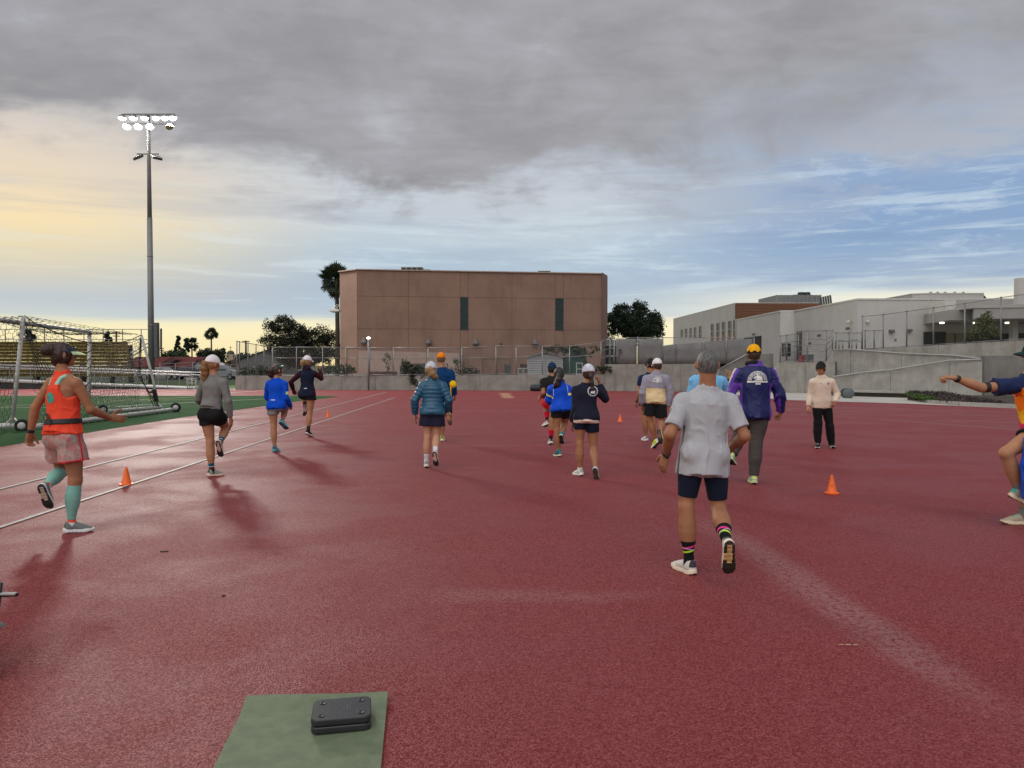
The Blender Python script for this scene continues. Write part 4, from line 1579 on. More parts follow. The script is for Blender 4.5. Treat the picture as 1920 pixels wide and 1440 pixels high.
def crown(name, V, Q, m, parent):
    me = npmesh(name, V, Q, ORIG[parent.name])
    me.polygons.foreach_set('use_smooth', np.zeros(len(Q), bool))
    o = link(name, me, m, parent, ORIG[parent.name])
    return o


def tree(label, base, lobes, n, size, m, bark, trunk_r, name='tree', clumps=26, spread=.9, group=None, holes=.0):
    """lobes: (x, y, z, rx, ry, rz) world ellipsoids of the crown"""
    t = thing(name, label, 'tree', base, group)
    cs = []
    tot = sum(l[3] * l[4] * l[5] for l in lobes)
    for l in lobes:
        k = max(4, int(clumps * len(lobes) * l[3] * l[4] * l[5] / tot))
        v = rnd.normal(size=(k, 3))
        v /= np.linalg.norm(v, axis=1)[:, None]
        cs.append(np.array(l[:3]) + v * (.45 + .55 * rnd.rand(k, 1)) * np.array(l[3:]))
    C = np.concatenate(cs)
    V, Q = leaves(C, spread, size, n)
    crown('crown', V, Q, m, t)
    mb = MB()
    b = np.asarray(base, float)
    c0 = np.mean([l[:3] for l in lobes], 0)
    fork = b + (c0 - b) * .5
    mb.tube([b - np.array((0, 0, .1)), b + (fork - b) * .5 + rnd.normal(size=3) * .05, fork], [trunk_r * 1.25, trunk_r, trunk_r * .8], 9)
    mb.build('trunk', bark, t, smooth=True)
    for i in range(min(9, len(C))):
        e = C[rnd.randint(len(C))]
        mid = fork + (e - fork) * .5 + rnd.normal(size=3) * .25
        mb = MB()
        mb.tube([fork - (fork - b) * .08, mid, e], [trunk_r * .55, trunk_r * .32, trunk_r * .1], 6)
        mb.build('limb', bark, t, smooth=True)
    return t


bark = mat('grey_bark', (.06, .048, .038), .95, .3, 6, .6, 30)
dk_leaf = leaf_mat('dark_leaves', (.014, .026, .012))
mid_leaf = leaf_mat('mid_leaves', (.030, .050, .020))
olive_leaf = leaf_mat('olive_leaves', (.075, .085, .030))


def lobe(px, py, Y, rpx, rpy=None, ry=None):
    c = at(px, py, Y)
    s = Y / 1400
    return (c[0], c[1], c[2], rpx * s, (ry or rpx) * s, (rpy or rpx) * s)


Yt = 72
tree('dark round headed tree right of the brown building', at(1190, 690, Yt), [lobe(1168, 585, Yt, 17, 15), lobe(1200, 580, Yt, 16, 14), lobe(1222, 606, Yt, 22, 18), lobe(1180, 610, Yt, 30, 22), lobe(1150, 606, Yt, 16, 22),
     lobe(1205, 622, Yt, 38, 14), lobe(1143, 628, Yt, 10, 10)], 24000, .115, dk_leaf, bark, .22, clumps=60, spread=.46)
Yt = 76
tree('broad loose tree left of the brown building', at(560, 690, Yt), [lobe(528, 612, Yt, 30, 18), lobe(500, 632, Yt, 16, 14), lobe(556, 618, Yt, 24, 16), lobe(590, 632, Yt, 34, 20), lobe(545, 648, Yt, 44, 20), lobe(620, 640, Yt, 18, 18),
     lobe(606, 662, Yt, 34, 16), lobe(560, 672, Yt, 50, 14)], 24000, .11, leaf_mat('brown_green_leaves', (.022, .026, .013)), bark, .2, clumps=46, spread=.52)
t = tree('small olive green tree under the canopy on the terrace', at(1845, 650, 45), [lobe(1846, 606, 45, 10, 14), lobe(1836, 622, 45, 16, 12), lobe(1858, 624, 45, 13, 12), lobe(1812, 630, 45, 8, 8), lobe(1848, 594, 45, 5, 6)],
         3600, .085, olive_leaf, bark, .06, clumps=22, spread=.30)


def fan_palm(label, base, h, cr, m, name='palm_tree', nf=46, trunk_r=.2, skirt=.5, group='fan palms'):
    t = thing(name, label, 'palm tree', base, group)
    b = np.asarray(base, float)
    top = b + np.array((0, 0, h))
    mb = MB()
    mb.tube([b, b + (top - b) * .5 + np.array((.06 * h / 10, 0, 0)), top], [trunk_r * 1.2, trunk_r, trunk_r * .85], 9)
    mb.build('trunk', bark, t, smooth=True)
    mb, md = MB(), MB()
    for i in range(nf):
        az = rnd.rand() * 2 * math.pi
        e = R(88 - 148 * (i / nf) + rnd.normal() * 8)
        d = np.array((math.cos(az) * math.cos(e), math.sin(az) * math.cos(e), math.sin(e)))
        L = cr * (.22 + .36 * rnd.rand())
        hub = top + d * L
        side = nrm(np.cross(d, (0, 0, 1)))
        upv = np.cross(side, d)
        ro = rnd.normal() * .9
        side, upv = side * math.cos(ro) + upv * math.sin(ro), upv * math.cos(ro) - side * math.sin(ro)
        tgt = mb if e > R(-45) else md
        w_ = .012 * cr + .01
        tgt.add([top - side * w_, top + side * w_, hub + side * w_, hub - side * w_], [(0, 1, 2, 3)])
        nl = 13
        for k in range(nl):
            a = R(-85 + 170 * k / (nl - 1))
            dl = d * math.cos(a) + side * math.sin(a)
            tip = hub + dl * cr * (.50 - .1 * abs(a)) + np.array((0, 0, -cr * .10 * rnd.rand()))
            sd = nrm(np.cross(dl, upv)) * cr * .040
            md_ = hub + dl * cr * .26
            tgt.add([hub, md_ + sd, tip, md_ - sd], [(0, 1, 2, 3)])
    mb.build('fronds', m, t)
    if md.v:
        md.build('dead_fronds', mat('dead_frond', (.05, .035, .02), .9), t)
    return t


fl = leaf_mat('palm_fronds', (.018, .028, .014), .3)
Yp = 66
p0 = at(632, 640, Yp)
fan_palm('tall fan palm rising beside the left edge of the brown building', (p0[0], Yp, 0), at(628, 527, Yp)[2], 1.85, leaf_mat('near_palm_fronds', (.022, .034, .018), .4), trunk_r=.2, nf=90)
for lab, px, py, Y, cr in (('thin tall fan palm standing alone against the yellow sky', 396.5, 627, 165, 1.75), ('shorter fan palm beside the two conifers', 360, 645, 165, 1.9), ('tiny distant palm left of the church dome', 418.5, 659, 190, 1.1),
                           ('fan palm behind the left end of the bleachers', 52, 631, 120, 1.7)):
    b = at(px, 690, Y)
    fan_palm(lab, (b[0], Y, 0), at(px, py, Y)[2], cr, fl, trunk_r=.16 if px != 396.5 else .17, nf=40)
for lab, px, y0, y1, Y, w in (('taller pointed conifer left of the palms', 334, 632, 668, 160, 1.5), ('shorter conifer between the taller conifer and palm', 348, 638, 668, 160, 1.5), ('dark narrow cypress behind the bleachers', 201.5, 624, 646, 130, .75)):
    t = thing('conifer_tree', lab, 'tree', (at(px, 690, Y)[0], Y, 0), 'conifers beyond the street')
    zt_, zb_ = at(px, y0, Y)[2], at(px, y1, Y)[2]
    X = at(px, y0, Y)[0]
    C = []
    for k in range(34):
        f = k / 33
        r = w * (.12 + .88 * f) * (.75 + .4 * (k % 3) / 2) if w > 1 else w * min(1, .3 + 2.2 * f)
        a = rnd.rand() * 6.28
        C.append((X + math.cos(a) * r * .7, Y + math.sin(a) * r * .7, zt_ - (zt_ - zb_ * .6) * f))
    V, Q = leaves(np.array(C), .36 if w > 1 else .3, .17, 3200)
    crown('crown', V, Q, dk_leaf, t)
    mb = MB()
    mb.tube([(X, Y, 0), (X, Y, zt_ - .3)], [.22, .03], 7)
    mb.build('trunk', bark, t)
for i, (lab, px0, px1, py, Y) in enumerate((('low dark hedge along the skyline above the red roof', 305, 345, 658, 150), ('dark clump of shrubs left of the church dome', 372, 418, 656, 150), ('dark shrubs beyond the backstop fence', 448, 520, 664, 140),
                                            ('tree mass behind the grey house', 455, 500, 668, 120))):
    b = at((px0 + px1) / 2, 690, Y)
    t = thing('bush', lab, 'bush', (b[0], Y, 0), 'far shrubs')
    C = []
    for k in range(26):
        x = px0 + (px1 - px0) * rnd.rand()
        q = at(x, py + 3 + 6 * rnd.rand(), Y + rnd.normal() * 1.5)
        C.append(q * np.array((1, 1, .55 + .45 * rnd.rand())))
    V, Q = leaves(np.array(C), 1.1, .22, 5200)
    crown('foliage', V, Q, mid_leaf if i == 0 else dk_leaf, t)

# shrubs on the low wall
def shrub(label, cents, spread, size, n, m, base, nm='shrub', cat='shrub', stems=4):
    t = thing(nm, label, cat, base)
    C = np.array(cents)
    V, Q = leaves(C, spread, size, n)
    crown('foliage', V, Q, m, t)
    for i in range(stems):
        mb = MB()
        e = C[rnd.randint(len(C))]
        b = np.asarray(base, float)
        mb.tube([b + rnd.normal(size=3) * np.array((.15, .05, 0)), (b + e) / 2 + rnd.normal(size=3) * .1, e], [.025, .018, .008], 5)
        mb.build('stem', bark, t)
    return t


def cl(pts, Y):
    return [at(x, y, Y + rnd.normal() * .15) for x, y in pts]


shrub('dark bushy shrub spilling over the low wall behind the puffer jacket', cl([(760, 694), (770, 698), (780, 690), (790, 694), (800, 698), (772, 704), (782, 707), (792, 703), (765, 686), (806, 692), (777, 712), (779, 718)], 48.3), .34, .10, 1500, dk_leaf, at(780, 702, 48.6))
t = thing('yucca', 'arching spiky plant left of the dark shrub on the wall', 'plant', at(758, 702, 48.8))
for k in range(22):
    a = rnd.rand() * 6.28
    tip = at(750 + 22 * (.5 + .5 * math.cos(a)), 664 + 26 * rnd.rand(), 48.8 + .4 * math.sin(a))
    b = at(757 + rnd.normal() * 1.5, 700, 48.8)
    m_ = (b + tip) / 2 + np.array((0, 0, .25))
    sd = np.array((.03, .02, 0))
    mb = MB()
    mb.add([b - sd, b + sd, m_ + sd, m_ - sd, tip], [(0, 1, 2, 3), (3, 2, 4)])
    mb.build('leaf', mid_leaf, t)
shrub('thin sapling before the pink lower wall', cl([(722, 672), (728, 668), (731, 673), (719, 676), (725, 680), (727, 690), (724, 664)], 50), .17, .06, 160, mid_leaf, at(726, 700, 50), 'sapling', 'sapling')
shrub('small leafy sapling right of the orange cap', cl([(855, 676), (858, 680), (852, 679), (857, 684)], 50), .16, .07, 120, mid_leaf, at(856, 700, 50), 'sapling', 'sapling')
shrub('low dark shrub beside the lattice screens', cl([(868, 693), (876, 697), (884, 695), (862, 698), (893, 699), (847, 695), (838, 692)], 50.5), .34, .08, 500, dk_leaf, at(870, 702, 50.5))
shrub('low green hedge at the foot of the building doorway', cl([(610, 690), (622, 688), (634, 689), (646, 690), (656, 692), (615, 696), (630, 696), (645, 697), (660, 696)], 51), .36, .09, 900, mid_leaf, at(635, 702, 51))
shrub('scrubby plants behind the backstop fence', cl([(455, 696), (462, 698), (475, 697), (486, 693), (496, 696), (505, 698), (490, 700)], 53), .40, .10, 700, mid_leaf, at(480, 703, 53))
# creeper over the teal shed and the corner fence
t = thing('creeper', 'leafy creeper trailing over the teal shed and corner fence', 'creeper', at(1100, 702, 52.5))
C = cl([(1018 + k * 5.2, 652 + 2.5 * math.sin(k)) for k in range(16)], 52.8) + cl([(1024 + k * 6, 658 + 3 * math.cos(k * 2)) for k in range(11)], 52.8) + \
    cl([(1085, 664), (1092, 668), (1096, 676), (1100, 682), (1105, 688), (1112, 692), (1090, 655), (1098, 660), (1108, 652), (1116, 650), (1122, 655), (1112, 660), (1107, 666)], 52.6)
C2 = cl([(1128, 692), (1136, 690), (1144, 688), (1150, 683), (1155, 680), (1133, 695), (1143, 694), (1158, 672), (1163, 660), (1122, 690), (1116, 696)], 46.5)
V1, Q1 = leaves(np.array(C), .20, .075, 1500)
V2, Q2 = leaves(np.array(C2), .20, .065, 700)
crown('foliage', np.concatenate([V1, V2]), np.concatenate([Q1, Q2 + len(V1)]), leaf_mat('creeper_leaves', (.018, .036, .012)), t)
for pts, Y in ((((1020, 655), (1050, 652), (1086, 655), (1098, 675), (1108, 692), (1120, 697)), 52.7), (((1088, 655), (1104, 663), (1122, 652)), 52.6), (((1120, 694), (1140, 692), (1155, 682), (1163, 655)), 46.55)):
    mb = MB()
    mb.tube([at(x, y, Y) for x, y in pts], .022, 5)
    mb.build('stem', bark, t, smooth=True)

# planting bed on the right
bed = [gnd(1728, 748), gnd(1742, 756), gnd(1800, 760.5), gnd(1920, 766), gnd(2250, 781)]
t = thing('planting_bed', 'kerbed planting bed of grass and purple ground cover at right', 'planting bed', bed[1])
kb = [np.array(p) for p in bed]
for i in range(len(kb) - 1):
    L = np.linalg.norm(kb[i + 1] - kb[i])
    k = max(1, round(L / 1.8))
    for j in range(k):
        p, q = kb[i] + (kb[i + 1] - kb[i]) * (j / k + .004), kb[i] + (kb[i + 1] - kb[i]) * ((j + 1) / k - .004)
        mb = MB()
        mb.beam(p + np.array((0, 0, .075)), q + np.array((0, 0, .075)), .16, .15)
        mb.build('kerb', concrete2, t, bevel=.012)
mb = MB()
back = [np.array((p[0] + .6, 34.8 - i * .4, 0)) for i, p in enumerate(bed)]
mb.prism([p[:2] for p in bed] + [p[:2] for p in back[::-1]], 0.0, [.10] * len(bed) + [.26] * len(bed))
mb.build('soil', mat('bed_soil', (.05, .037, .028), .95, .3, 5), t)
for nm, m_, n_, rng, sz in (('grass', leaf_mat('bed_grass', (.050, .105, .018), .3), 7500, (0.0, .52), .055), ('ground_cover', leaf_mat('purple_leaves', (.060, .040, .042), .5), 11000, (.44, 1.0), .042)):
    C = []
    for k in range(320):
        u = rng[0] + (rng[1] - rng[0]) * rnd.rand()
        i = u * (len(bed) - 1) * .72
        a_ = int(i)
        p = bed[a_] * (1 - (i - a_)) + bed[a_ + 1] * (i - a_)
        b_ = back[a_] * (1 - (i - a_)) + back[a_ + 1] * (i - a_)
        w = .06 + .9 * rnd.rand()
        q = p * (1 - w) + b_ * w
        C.append((q[0], q[1], .10 + .16 * w + (.06 if nm == 'grass' else .03 + .14 * rnd.rand() * w)))
    V, Q = leaves(np.array(C), (.24, .24, .10), sz, n_, up=1.5 if nm == 'grass' else .3)
    crown(nm, V, Q, m_, t)['kind'] = 'stuff'

# ------------------------------------------------------------------ floodlight mast, lit
LX, LY = at(284, 690, 65)[0], 65.0
mast_m = mat('mast_steel', (.20, .20, .20), .55, .06, 2, metal=.2)
t = thing('floodlight_mast', 'tall steel floodlight mast with two lit rows of lamps', 'floodlight', (LX, LY, 0))
zA, zB, zC, zT = (at(284, y, LY)[2] for y in (219, 236, 291, 216))
mb = MB()
mb.tube([(LX, LY, 0), (LX, LY, at(284, 410, LY)[2])], [.27, .215], 16)
mb.tube([(LX, LY, at(284, 410, LY)[2]), (LX, LY, zT)], [.19, .125], 16)
mb.build('pole', mast_m, t, smooth=True)
for y in (410, 481, 610):
    z = at(284, y, LY)[2]
    mb = MB()
    rr = .27 - (.27 - .14) * z / zT
    mb.lathe([(rr + .02, -.06), (rr + .035, 0), (rr + .02, .06)], 16, (LX, LY, z))
    mb.build('collar', mast_m, t, smooth=True)
fixt = mat('floodlight_housing', (.06, .062, .065), .45)
dish = mat('floodlight_visor', (.30, .30, .31), .35, metal=.6)
glow = emitter('floodlight_glow', (1.0, .97, .90), 14.0)
ROT = nrm(np.array((.36, -.93, 0)))
SIDE = np.array((.93, .36, 0))
pxm = LY / 1400
lamp_pos = []
for z, offs in ((zA, (-2.05, -1.1, -.12, .85, 1.6, 2.3)), (zB, (-1.65, -.68, .32, 2.0))):
    mb = MB()
    mb.beam((LX - 2.0, LY - .25, z + .12), (LX + 2.4, LY - .25, z + .12), .10, .12)
    arm = mb.build('crossarm', mast_m, t)
    for k, o in enumerate(offs):
        lit = not (z == zB and o == 2.0)
        yaw = o * .10
        d = nrm(np.array((.34 + yaw * .8, -.46, -.80)))
        c = np.array((LX + o, LY - .42, z - .20))
        mb = MB()
        s = nrm(np.cross(d, (0, 0, 1)))
        u_ = np.cross(s, d)
        mb.lathe([(.06, -.36), (.14, -.30), (.16, -.18), (.31, -.02), (.325, .03)], 16, c, d)
        mb.tube([c - d * .25, (c[0], LY - .28, z + .08)], .035, 6)
        h = mb.build('floodlight', fixt, t, smooth=True)
        mb = MB()
        mb.lathe([(.30, .032), (.285, .045), (.01, .05)], 16, c, d)
        mb.build('lens', glow if lit else mat('amber_lens', (.55, .50, .18), .3), h, smooth=True)
        mb = MB()
        vs, fs = [], []
        for i in range(9):
            a = R(20 + 140 * i / 8)
            w = s * math.cos(a) + u_ * math.sin(a)
            vs += [c + w * .330 + d * .03, c + w * .345 + d * (.30 * math.sin(a) + .05)]
        for i in range(8):
            fs.append((2 * i, 2 * i + 2, 2 * i + 3, 2 * i + 1))
        mb.add(vs, fs)
        mb.build('visor', dish, h, smooth=True)
        if lit:
            lamp_pos.append((c + d * .12, d))
mb = MB()
mb.beam((LX - .95, LY - .2, zC + .05), (LX + .95, LY - .2, zC + .05), .09, .09)
mb.build('lower_arm', mast_m, t)
for o in (-.72, .82):
    mb = MB()
    c = np.array((LX + o, LY - .4, zC - .30))
    d = nrm(np.array((o * .9, -.6, -.5)))
    s = nrm(np.cross(d, (0, 0, 1)))
    mb.obox(c, s, d, np.cross(s, d), .40, .34, .10)
    mb.tube([c, (LX + o, LY - .2, zC + .05)], .04, 6)
    mb.build('area_light', fixt, t, bevel=.03)
for x0, x1, y0, y1, nm in ((289.6, 296.5, 605, 671, 'ballast_cabinet'),):
    a, b = at(x0, y1, LY), at(x1, y0, LY)
    mb = MB()
    mb.box(a[0] + .03, b[0], LY - .2, LY + .25, a[2], b[2])
    mb.build(nm, mat('cabinet_grey', (.085, .09, .095), .55), t, bevel=.02)
mb = MB()
mb.tube([at(302, 655, LY), at(302, 616, LY)], .09, 8)
mb.build('conduit', fixt, t)
# its light: one lamp behind each lens group
for i, (c, d) in enumerate(lamp_pos[::2] + lamp_pos[1::4]):
    l = bpy.data.lights.new('floodlight_beam', 'SPOT')
    l.energy = LAMP_W
    l.spot_size = R(120)
    l.spot_blend = .6
    l.shadow_soft_size = .9
    l.color = (1.0, .95, .86)
    o = bpy.data.objects.new('floodlight_beam', l)
    COL.objects.link(o)
    o.location = tuple(c + d * .4)
    aim = Vector((0.0, 8.0, 0.0)) - Vector(o.location)
    o.rotation_euler = aim.to_track_quat('-Z', 'Y').to_euler()
    o.parent = t
    o.location = tuple(c + d * .4 - ORIG[t.name])

# ------------------------------------------------------------------ bleachers and ramp
t = thing('bleachers', 'bank of yellow bench bleachers behind the goal', 'bleachers', (-34, 55, 0))
yel = mat('yellow_bench_paint', (.27, .20, .055), .6, .15, 3.0, dirt=.25)
tan = mat('bench_tan', (.24, .20, .14), .7, .12, 3.0, dirt=.25)
steel_d = mat('under_steel', (.07, .07, .065), .8)
nrows = 10
for k in range(nrows):
    Y = 53.5 + k * .78
    z = at(200, 704, 53.5)[2] + .12 + k * .275
    xr = at(242 - k * .6, 690, Y)[0]
    mb = MB()
    mb.box(-66, xr, Y, Y + .28, z, z + .05)
    mb.build('seat_board', yel if k > 2 else tan, t)
    mb = MB()
    mb.box(-66, xr, Y + .30, Y + .33, z - .20, z + .02)
    mb.build('riser_board', yel if k > 3 or k < 2 else tan, t)
    mb = MB()
    mb.box(-66, xr, Y + .34, Y + .74, z - .02, z + .01)
    mb.build('foot_board', mat('foot_board_grey', (.23, .22, .20), .7), t)
for px in (62, 150, 205, 240):
    mb = MB()
    for k in range(nrows):
        Y = 53.5 + k * .78
        x = at(px, 690, Y)[0]
        z = at(200, 704, 53.5)[2] + .12 + k * .275
        mb.box(x - .05, x + .05, Y + .05, Y + .7, max(0, z - 1.2), z - .22)
    mb.build('frame', steel_d, t)
zr0, zr1 = at(130, 640, 61.5)[2], at(130, 617.5, 61.5)[2]
for x in (-120, -50, 10, 47, 83.5, 120, 157.5, 193.5, 230, 265):
    mb = MB()
    q = at(x, 640, 61.5)
    mb.tube([(q[0], 61.5, zr0 - .4), (q[0], 61.5, zr1)], .04, 6)
    mb.build('post', post_m, t)
for z in (zr1, zr0 + .15):
    mb = MB()
    mb.tube([(at(-200, 640, 61.5)[0], 61.5, z), (at(280, 640, 61.5)[0], 61.5, z)], .03, 6)
    mb.build('rail', post_m, t)
for dy in (0, 2.4):
    mb = MB()
    mb.tube([at(246, 662 + dy * 3, 54), at(262, 652 + dy * 3, 57), at(278, 643 + dy * 3, 60.5)], .05, 8)
    mb.build('end_rail', rail_m, t, smooth=True)
t = thing('access_ramp', 'grey access ramp with pale handrails in front of the bleachers', 'ramp', (-30, 50.5, 0))
P0, P1 = at(-220, 703.5, 50.4), at(356, 730.5, 50.0)
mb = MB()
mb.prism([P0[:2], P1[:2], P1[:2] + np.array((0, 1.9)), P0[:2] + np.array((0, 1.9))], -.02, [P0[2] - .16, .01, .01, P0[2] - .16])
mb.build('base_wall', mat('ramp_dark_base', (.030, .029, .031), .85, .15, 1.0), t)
mb = MB()
mb.prism([P0[:2] - np.array((0, .06)), P1[:2] - np.array((0, .06)), P1[:2] + np.array((0, 1.96)), P0[:2] + np.array((0, 1.96))], [P0[2] - .155, .012, .012, P0[2] - .155], [P0[2], .10, .10, P0[2]])
mb.build('slab', mat('ramp_slab', (.29, .29, .29), .7, .08, 2), t)
for dz, r_ in ((1.0, .035), (.82, .028)):
    for yo in (0, 1.8):
        mb = MB()
        mb.tube([P0 + np.array((0, yo, dz)), np.array((P1[0], P1[1] + yo, .1 + dz)), np.array((P1[0] + .25, P1[1] + yo, dz + .02))], r_, 8)
        mb.build('handrail', rail_m, t, smooth=True)
n_post = 15
for k in range(n_post):
    p = P0 + (P1 - P0) * (k / (n_post - 1))
    z = P0[2] + (.1 - P0[2]) * (k / (n_post - 1))
    for yo in (0, 1.8):
        mb = MB()
        mb.tube([(p[0], p[1] + yo, z - .02), (p[0], p[1] + yo, z + 1.0)], .03, 6)
        mb.build('post', post_m, t)
t = thing('rail_gate', 'short white tubular rail at the foot of the ramp', 'gate', at(360, 731, 49.9))
for x in (351, 360, 367.5):
    mb = MB()
    mb.tube([at(x, 731, 49.9), at(x, 708 if x < 365 else 711, 49.9)], .035, 7)
    mb.build('post', rail_m, t, smooth=True)
for y in (709.5, 712.5, 718, 727):
    mb = MB()
    mb.tube([at(351, y, 49.9), at(367.5, y + .6, 49.9)], .028, 7)
    mb.build('rail', rail_m, t, smooth=True)

# ------------------------------------------------------------------ street beyond the field
Yh = 112
t = thing('red_roof_house', 'low house with dark red roof and white gable beyond the street', 'house', at(330, 704, Yh))
red = mat('red_roof_tiles', (.105, .018, .018), .8, .2, 1.2, stretch=(1, 6, 1))
x0, x1 = at(284, 690, Yh)[0], at(372, 690, Yh)[0]
ze, zr_ = at(300, 688, Yh)[2], at(300, 671.5, Yh + 4)[2]
mb = MB()
mb.box(x0 - 4, x1 + .8, Yh, Yh + 8, -.05, ze)
mb.build('wall', mat('house_white', (.36, .35, .33), .9), t)
mb = MB()
xg = at(366, 690, Yh)[0]
mb.add([(x0 - 4.3, Yh - .5, ze - .1), (xg, Yh - .5, ze - .1), (xg, Yh + 4, zr_), (x0 - 4.3, Yh + 4, zr_), (xg, Yh + 8.5, ze - .1), (x0 - 4.3, Yh + 8.5, ze - .1),
        (x0 - 4.3, Yh - .5, ze + .12), (xg, Yh - .5, ze + .12), (xg, Yh + 4, zr_ + .2), (x0 - 4.3, Yh + 4, zr_ + .2), (xg, Yh + 8.5, ze + .12), (x0 - 4.3, Yh + 8.5, ze + .12)],
       [(6, 7, 8, 9), (9, 8, 10, 11), (0, 1, 7, 6), (1, 2, 8, 7), (2, 4, 10, 8), (1, 0, 3, 2), (2, 3, 5, 4)])
mb.build('roof', red, t)
mb = MB()
p, q, r_ = at(360, 689, Yh - 2.5), at(384.5, 689, Yh - 2.5), at(372, 675, Yh - 2.5)
mb.add([p, q, r_, p + np.array((0, 6, 0)), q + np.array((0, 6, 0)), r_ + np.array((0, 6, 0)), (p[0], p[1], 0), (q[0], q[1], 0), (p[0], p[1] + 6, 0), (q[0], q[1] + 6, 0)],
       [(0, 1, 2), (6, 7, 1, 0), (7, 9, 4, 1), (8, 6, 0, 3)])
mb.build('gable_wall', mat('house_white', (.36, .35, .33), .9), t)
for sg, e in ((-1, p), (1, q)):
    mb = MB()
    d = e - r_
    mb.add([r_ + np.array((0, -.3, .12)), r_ + d * 1.12 + np.array((0, -.3, .12)), r_ + d * 1.12 + np.array((0, 6.3, .12)), r_ + np.array((0, 6.3, .12)), r_ + np.array((0, -.3, -.05)), r_ + d * 1.12 + np.array((0, -.3, -.05))], [(0, 1, 2, 3), (0, 4, 5, 1)])
    mb.build('roof', red, t)
mb = MB()
p, q, r_ = at(300, 681, Yh - 1.5), at(318, 681, Yh - 1.5), at(308.5, 677, Yh - 1.5)
mb.add([p, q, r_, p + np.array((0, 4, 1)), q + np.array((0, 4, 1)), r_ + np.array((0, 4, .3))], [(0, 1, 2), (0, 2, 5, 3), (2, 1, 4, 5)])
mb.build('porch_roof', mat('dark_red_tiles', (.05, .012, .012), .8), t)
for x in (303, 318, 330, 338, 349, 370):
    mb = MB()
    yy = Yh - .04 if x < 360 else Yh - 2.54
    a, b = at(x, 699, yy), at(x + 6, 691.5, yy)
    mb.box(a[0], b[0], yy, yy + .1, a[2], b[2])
    mb.build('window', wm, t)
Yh = 120
t = thing('tan_house', 'plain tan house with low brown gable roof beside the backstop', 'house', at(425, 700, Yh))
mb = MB()
a, b = at(408, 690, Yh), at(446, 690, Yh)
mb.box(a[0], b[0], Yh, Yh + 8, 0, at(420, 684, Yh)[2])
mb.build('wall', mat('tan_wall', (.30, .23, .18), .9), t)
p, q, r_ = at(404, 684, Yh - .5), at(450, 684, Yh - .5), at(440, 673.5, Yh - .5)
mb = MB()
mb.add([p, q, r_, p + np.array((0, 9, 0)), q + np.array((0, 9, 0)), r_ + np.array((0, 9, 0))], [(0, 1, 2), (0, 2, 5, 3), (2, 1, 4, 5)])
mb.build('roof', mat('brown_roof', (.08, .055, .045), .85), t)
mb = MB()
a, b = at(430, 682, Yh - .05), at(435, 677, Yh - .05)
mb.box(a[0], b[0], Yh - .55, Yh - .5, a[2], b[2])
mb.build('window', wm, t)
Yh = 105
t = thing('grey_house', 'long grey gabled shed behind the backstop fence', 'house', at(480, 700, Yh))
p, q, r_ = at(447, 676, Yh), at(524, 676, Yh), at(498, 658, Yh)
gw = mat('grey_shed_wall', (.13, .13, .128), .9)
mb = MB()
mb.add([(p[0], Yh, 0), (q[0], Yh, 0), q, r_, p, (p[0], Yh + 9, 0), (q[0], Yh + 9, 0), q + np.array((0, 9, 0)), r_ + np.array((0, 9, 0)), p + np.array((0, 9, 0))], [(0, 1, 2, 3, 4), (1, 6, 7, 2), (5, 0, 4, 9)])
mb.build('wall', gw, t)
for e in (p, q):
    mb = MB()
    d = e - r_
    mb.add([r_ + np.array((0, -.3, .1)), r_ + d * 1.05 + np.array((0, -.3, .1)), r_ + d * 1.05 + np.array((0, 9, .1)), r_ + np.array((0, 9, .1))], [(0, 1, 2, 3)])
    mb.build('roof', mat('dark_shed_roof', (.05, .05, .05), .9), t)
Yh = 210
t = thing('church', 'distant domed church with a cross on its roof', 'church', at(432, 690, Yh))
cm = mat('church_wall', (.32, .25, .20), .9)
mb = MB()
a, b = at(424, 690, Yh), at(443, 664, Yh)
mb.box(a[0], b[0], Yh, Yh + 6, 0, b[2])
mb.build('wall', cm, t)
c = at(432.5, 664, Yh + 2)
mb = MB()
s_ = Yh / 1400
mb.lathe([(7.0 * s_, 0), (6.7 * s_, 2.6 * s_), (5.4 * s_, 4.9 * s_), (3.2 * s_, 6.4 * s_), (.5 * s_, 7.0 * s_)], 18, (c[0], c[1], c[2]))
mb.build('dome', mat('dome_grey', (.05, .055, .06), .6), t, smooth=True)
mb = MB()
mb.tube([(c[0], c[1], c[2] + 7 * s_), (c[0], c[1], c[2] + 15.5 * s_)], .07, 5)
mb.tube([(c[0] - 2.6 * s_, c[1], c[2] + 12.4 * s_), (c[0] + 2.6 * s_, c[1], c[2] + 12.4 * s_)], .06, 5)
mb.build('cross', fixt, t)
for x in (427, 438):
    mb = MB()
    a, b = at(x - 1, 670, Yh - .05), at(x + 1, 666, Yh - .05)
    mb.box(a[0], b[0], Yh - .06, Yh, a[2], b[2])
    mb.build('window', wm, t)
for lab, px, y1, Y, wid, ys in (('utility pole behind the bleachers with two crossarms', 218, 621.5, 135, 6.5, (623, 630)), ('utility pole between the palms', 384.5, 658.5, 190, 6, (659, 662.5)), ('utility pole behind the backstop fence', 461, 638.5, 125, 6.5, (640,)),
                                ('utility pole right of the mast', 302.5, 652, 150, 5, (653, 657))):
    b = at(px, 690, Y)
    t = thing('utility_pole', lab, 'utility pole', (b[0], Y, 0), 'utility poles along the street')
    mb = MB()
    mb.tube([(b[0], Y, 0), at(px, y1, Y)], [.2, .14], 7)
    mb.build('pole', bark, t)
    for y in ys:
        mb = MB()
        p, q = at(px - wid, y, Y - .2), at(px + wid, y + .4, Y - .2)
        mb.beam(p, q, .14, .16)
        mb.build('crossarm', bark, t)
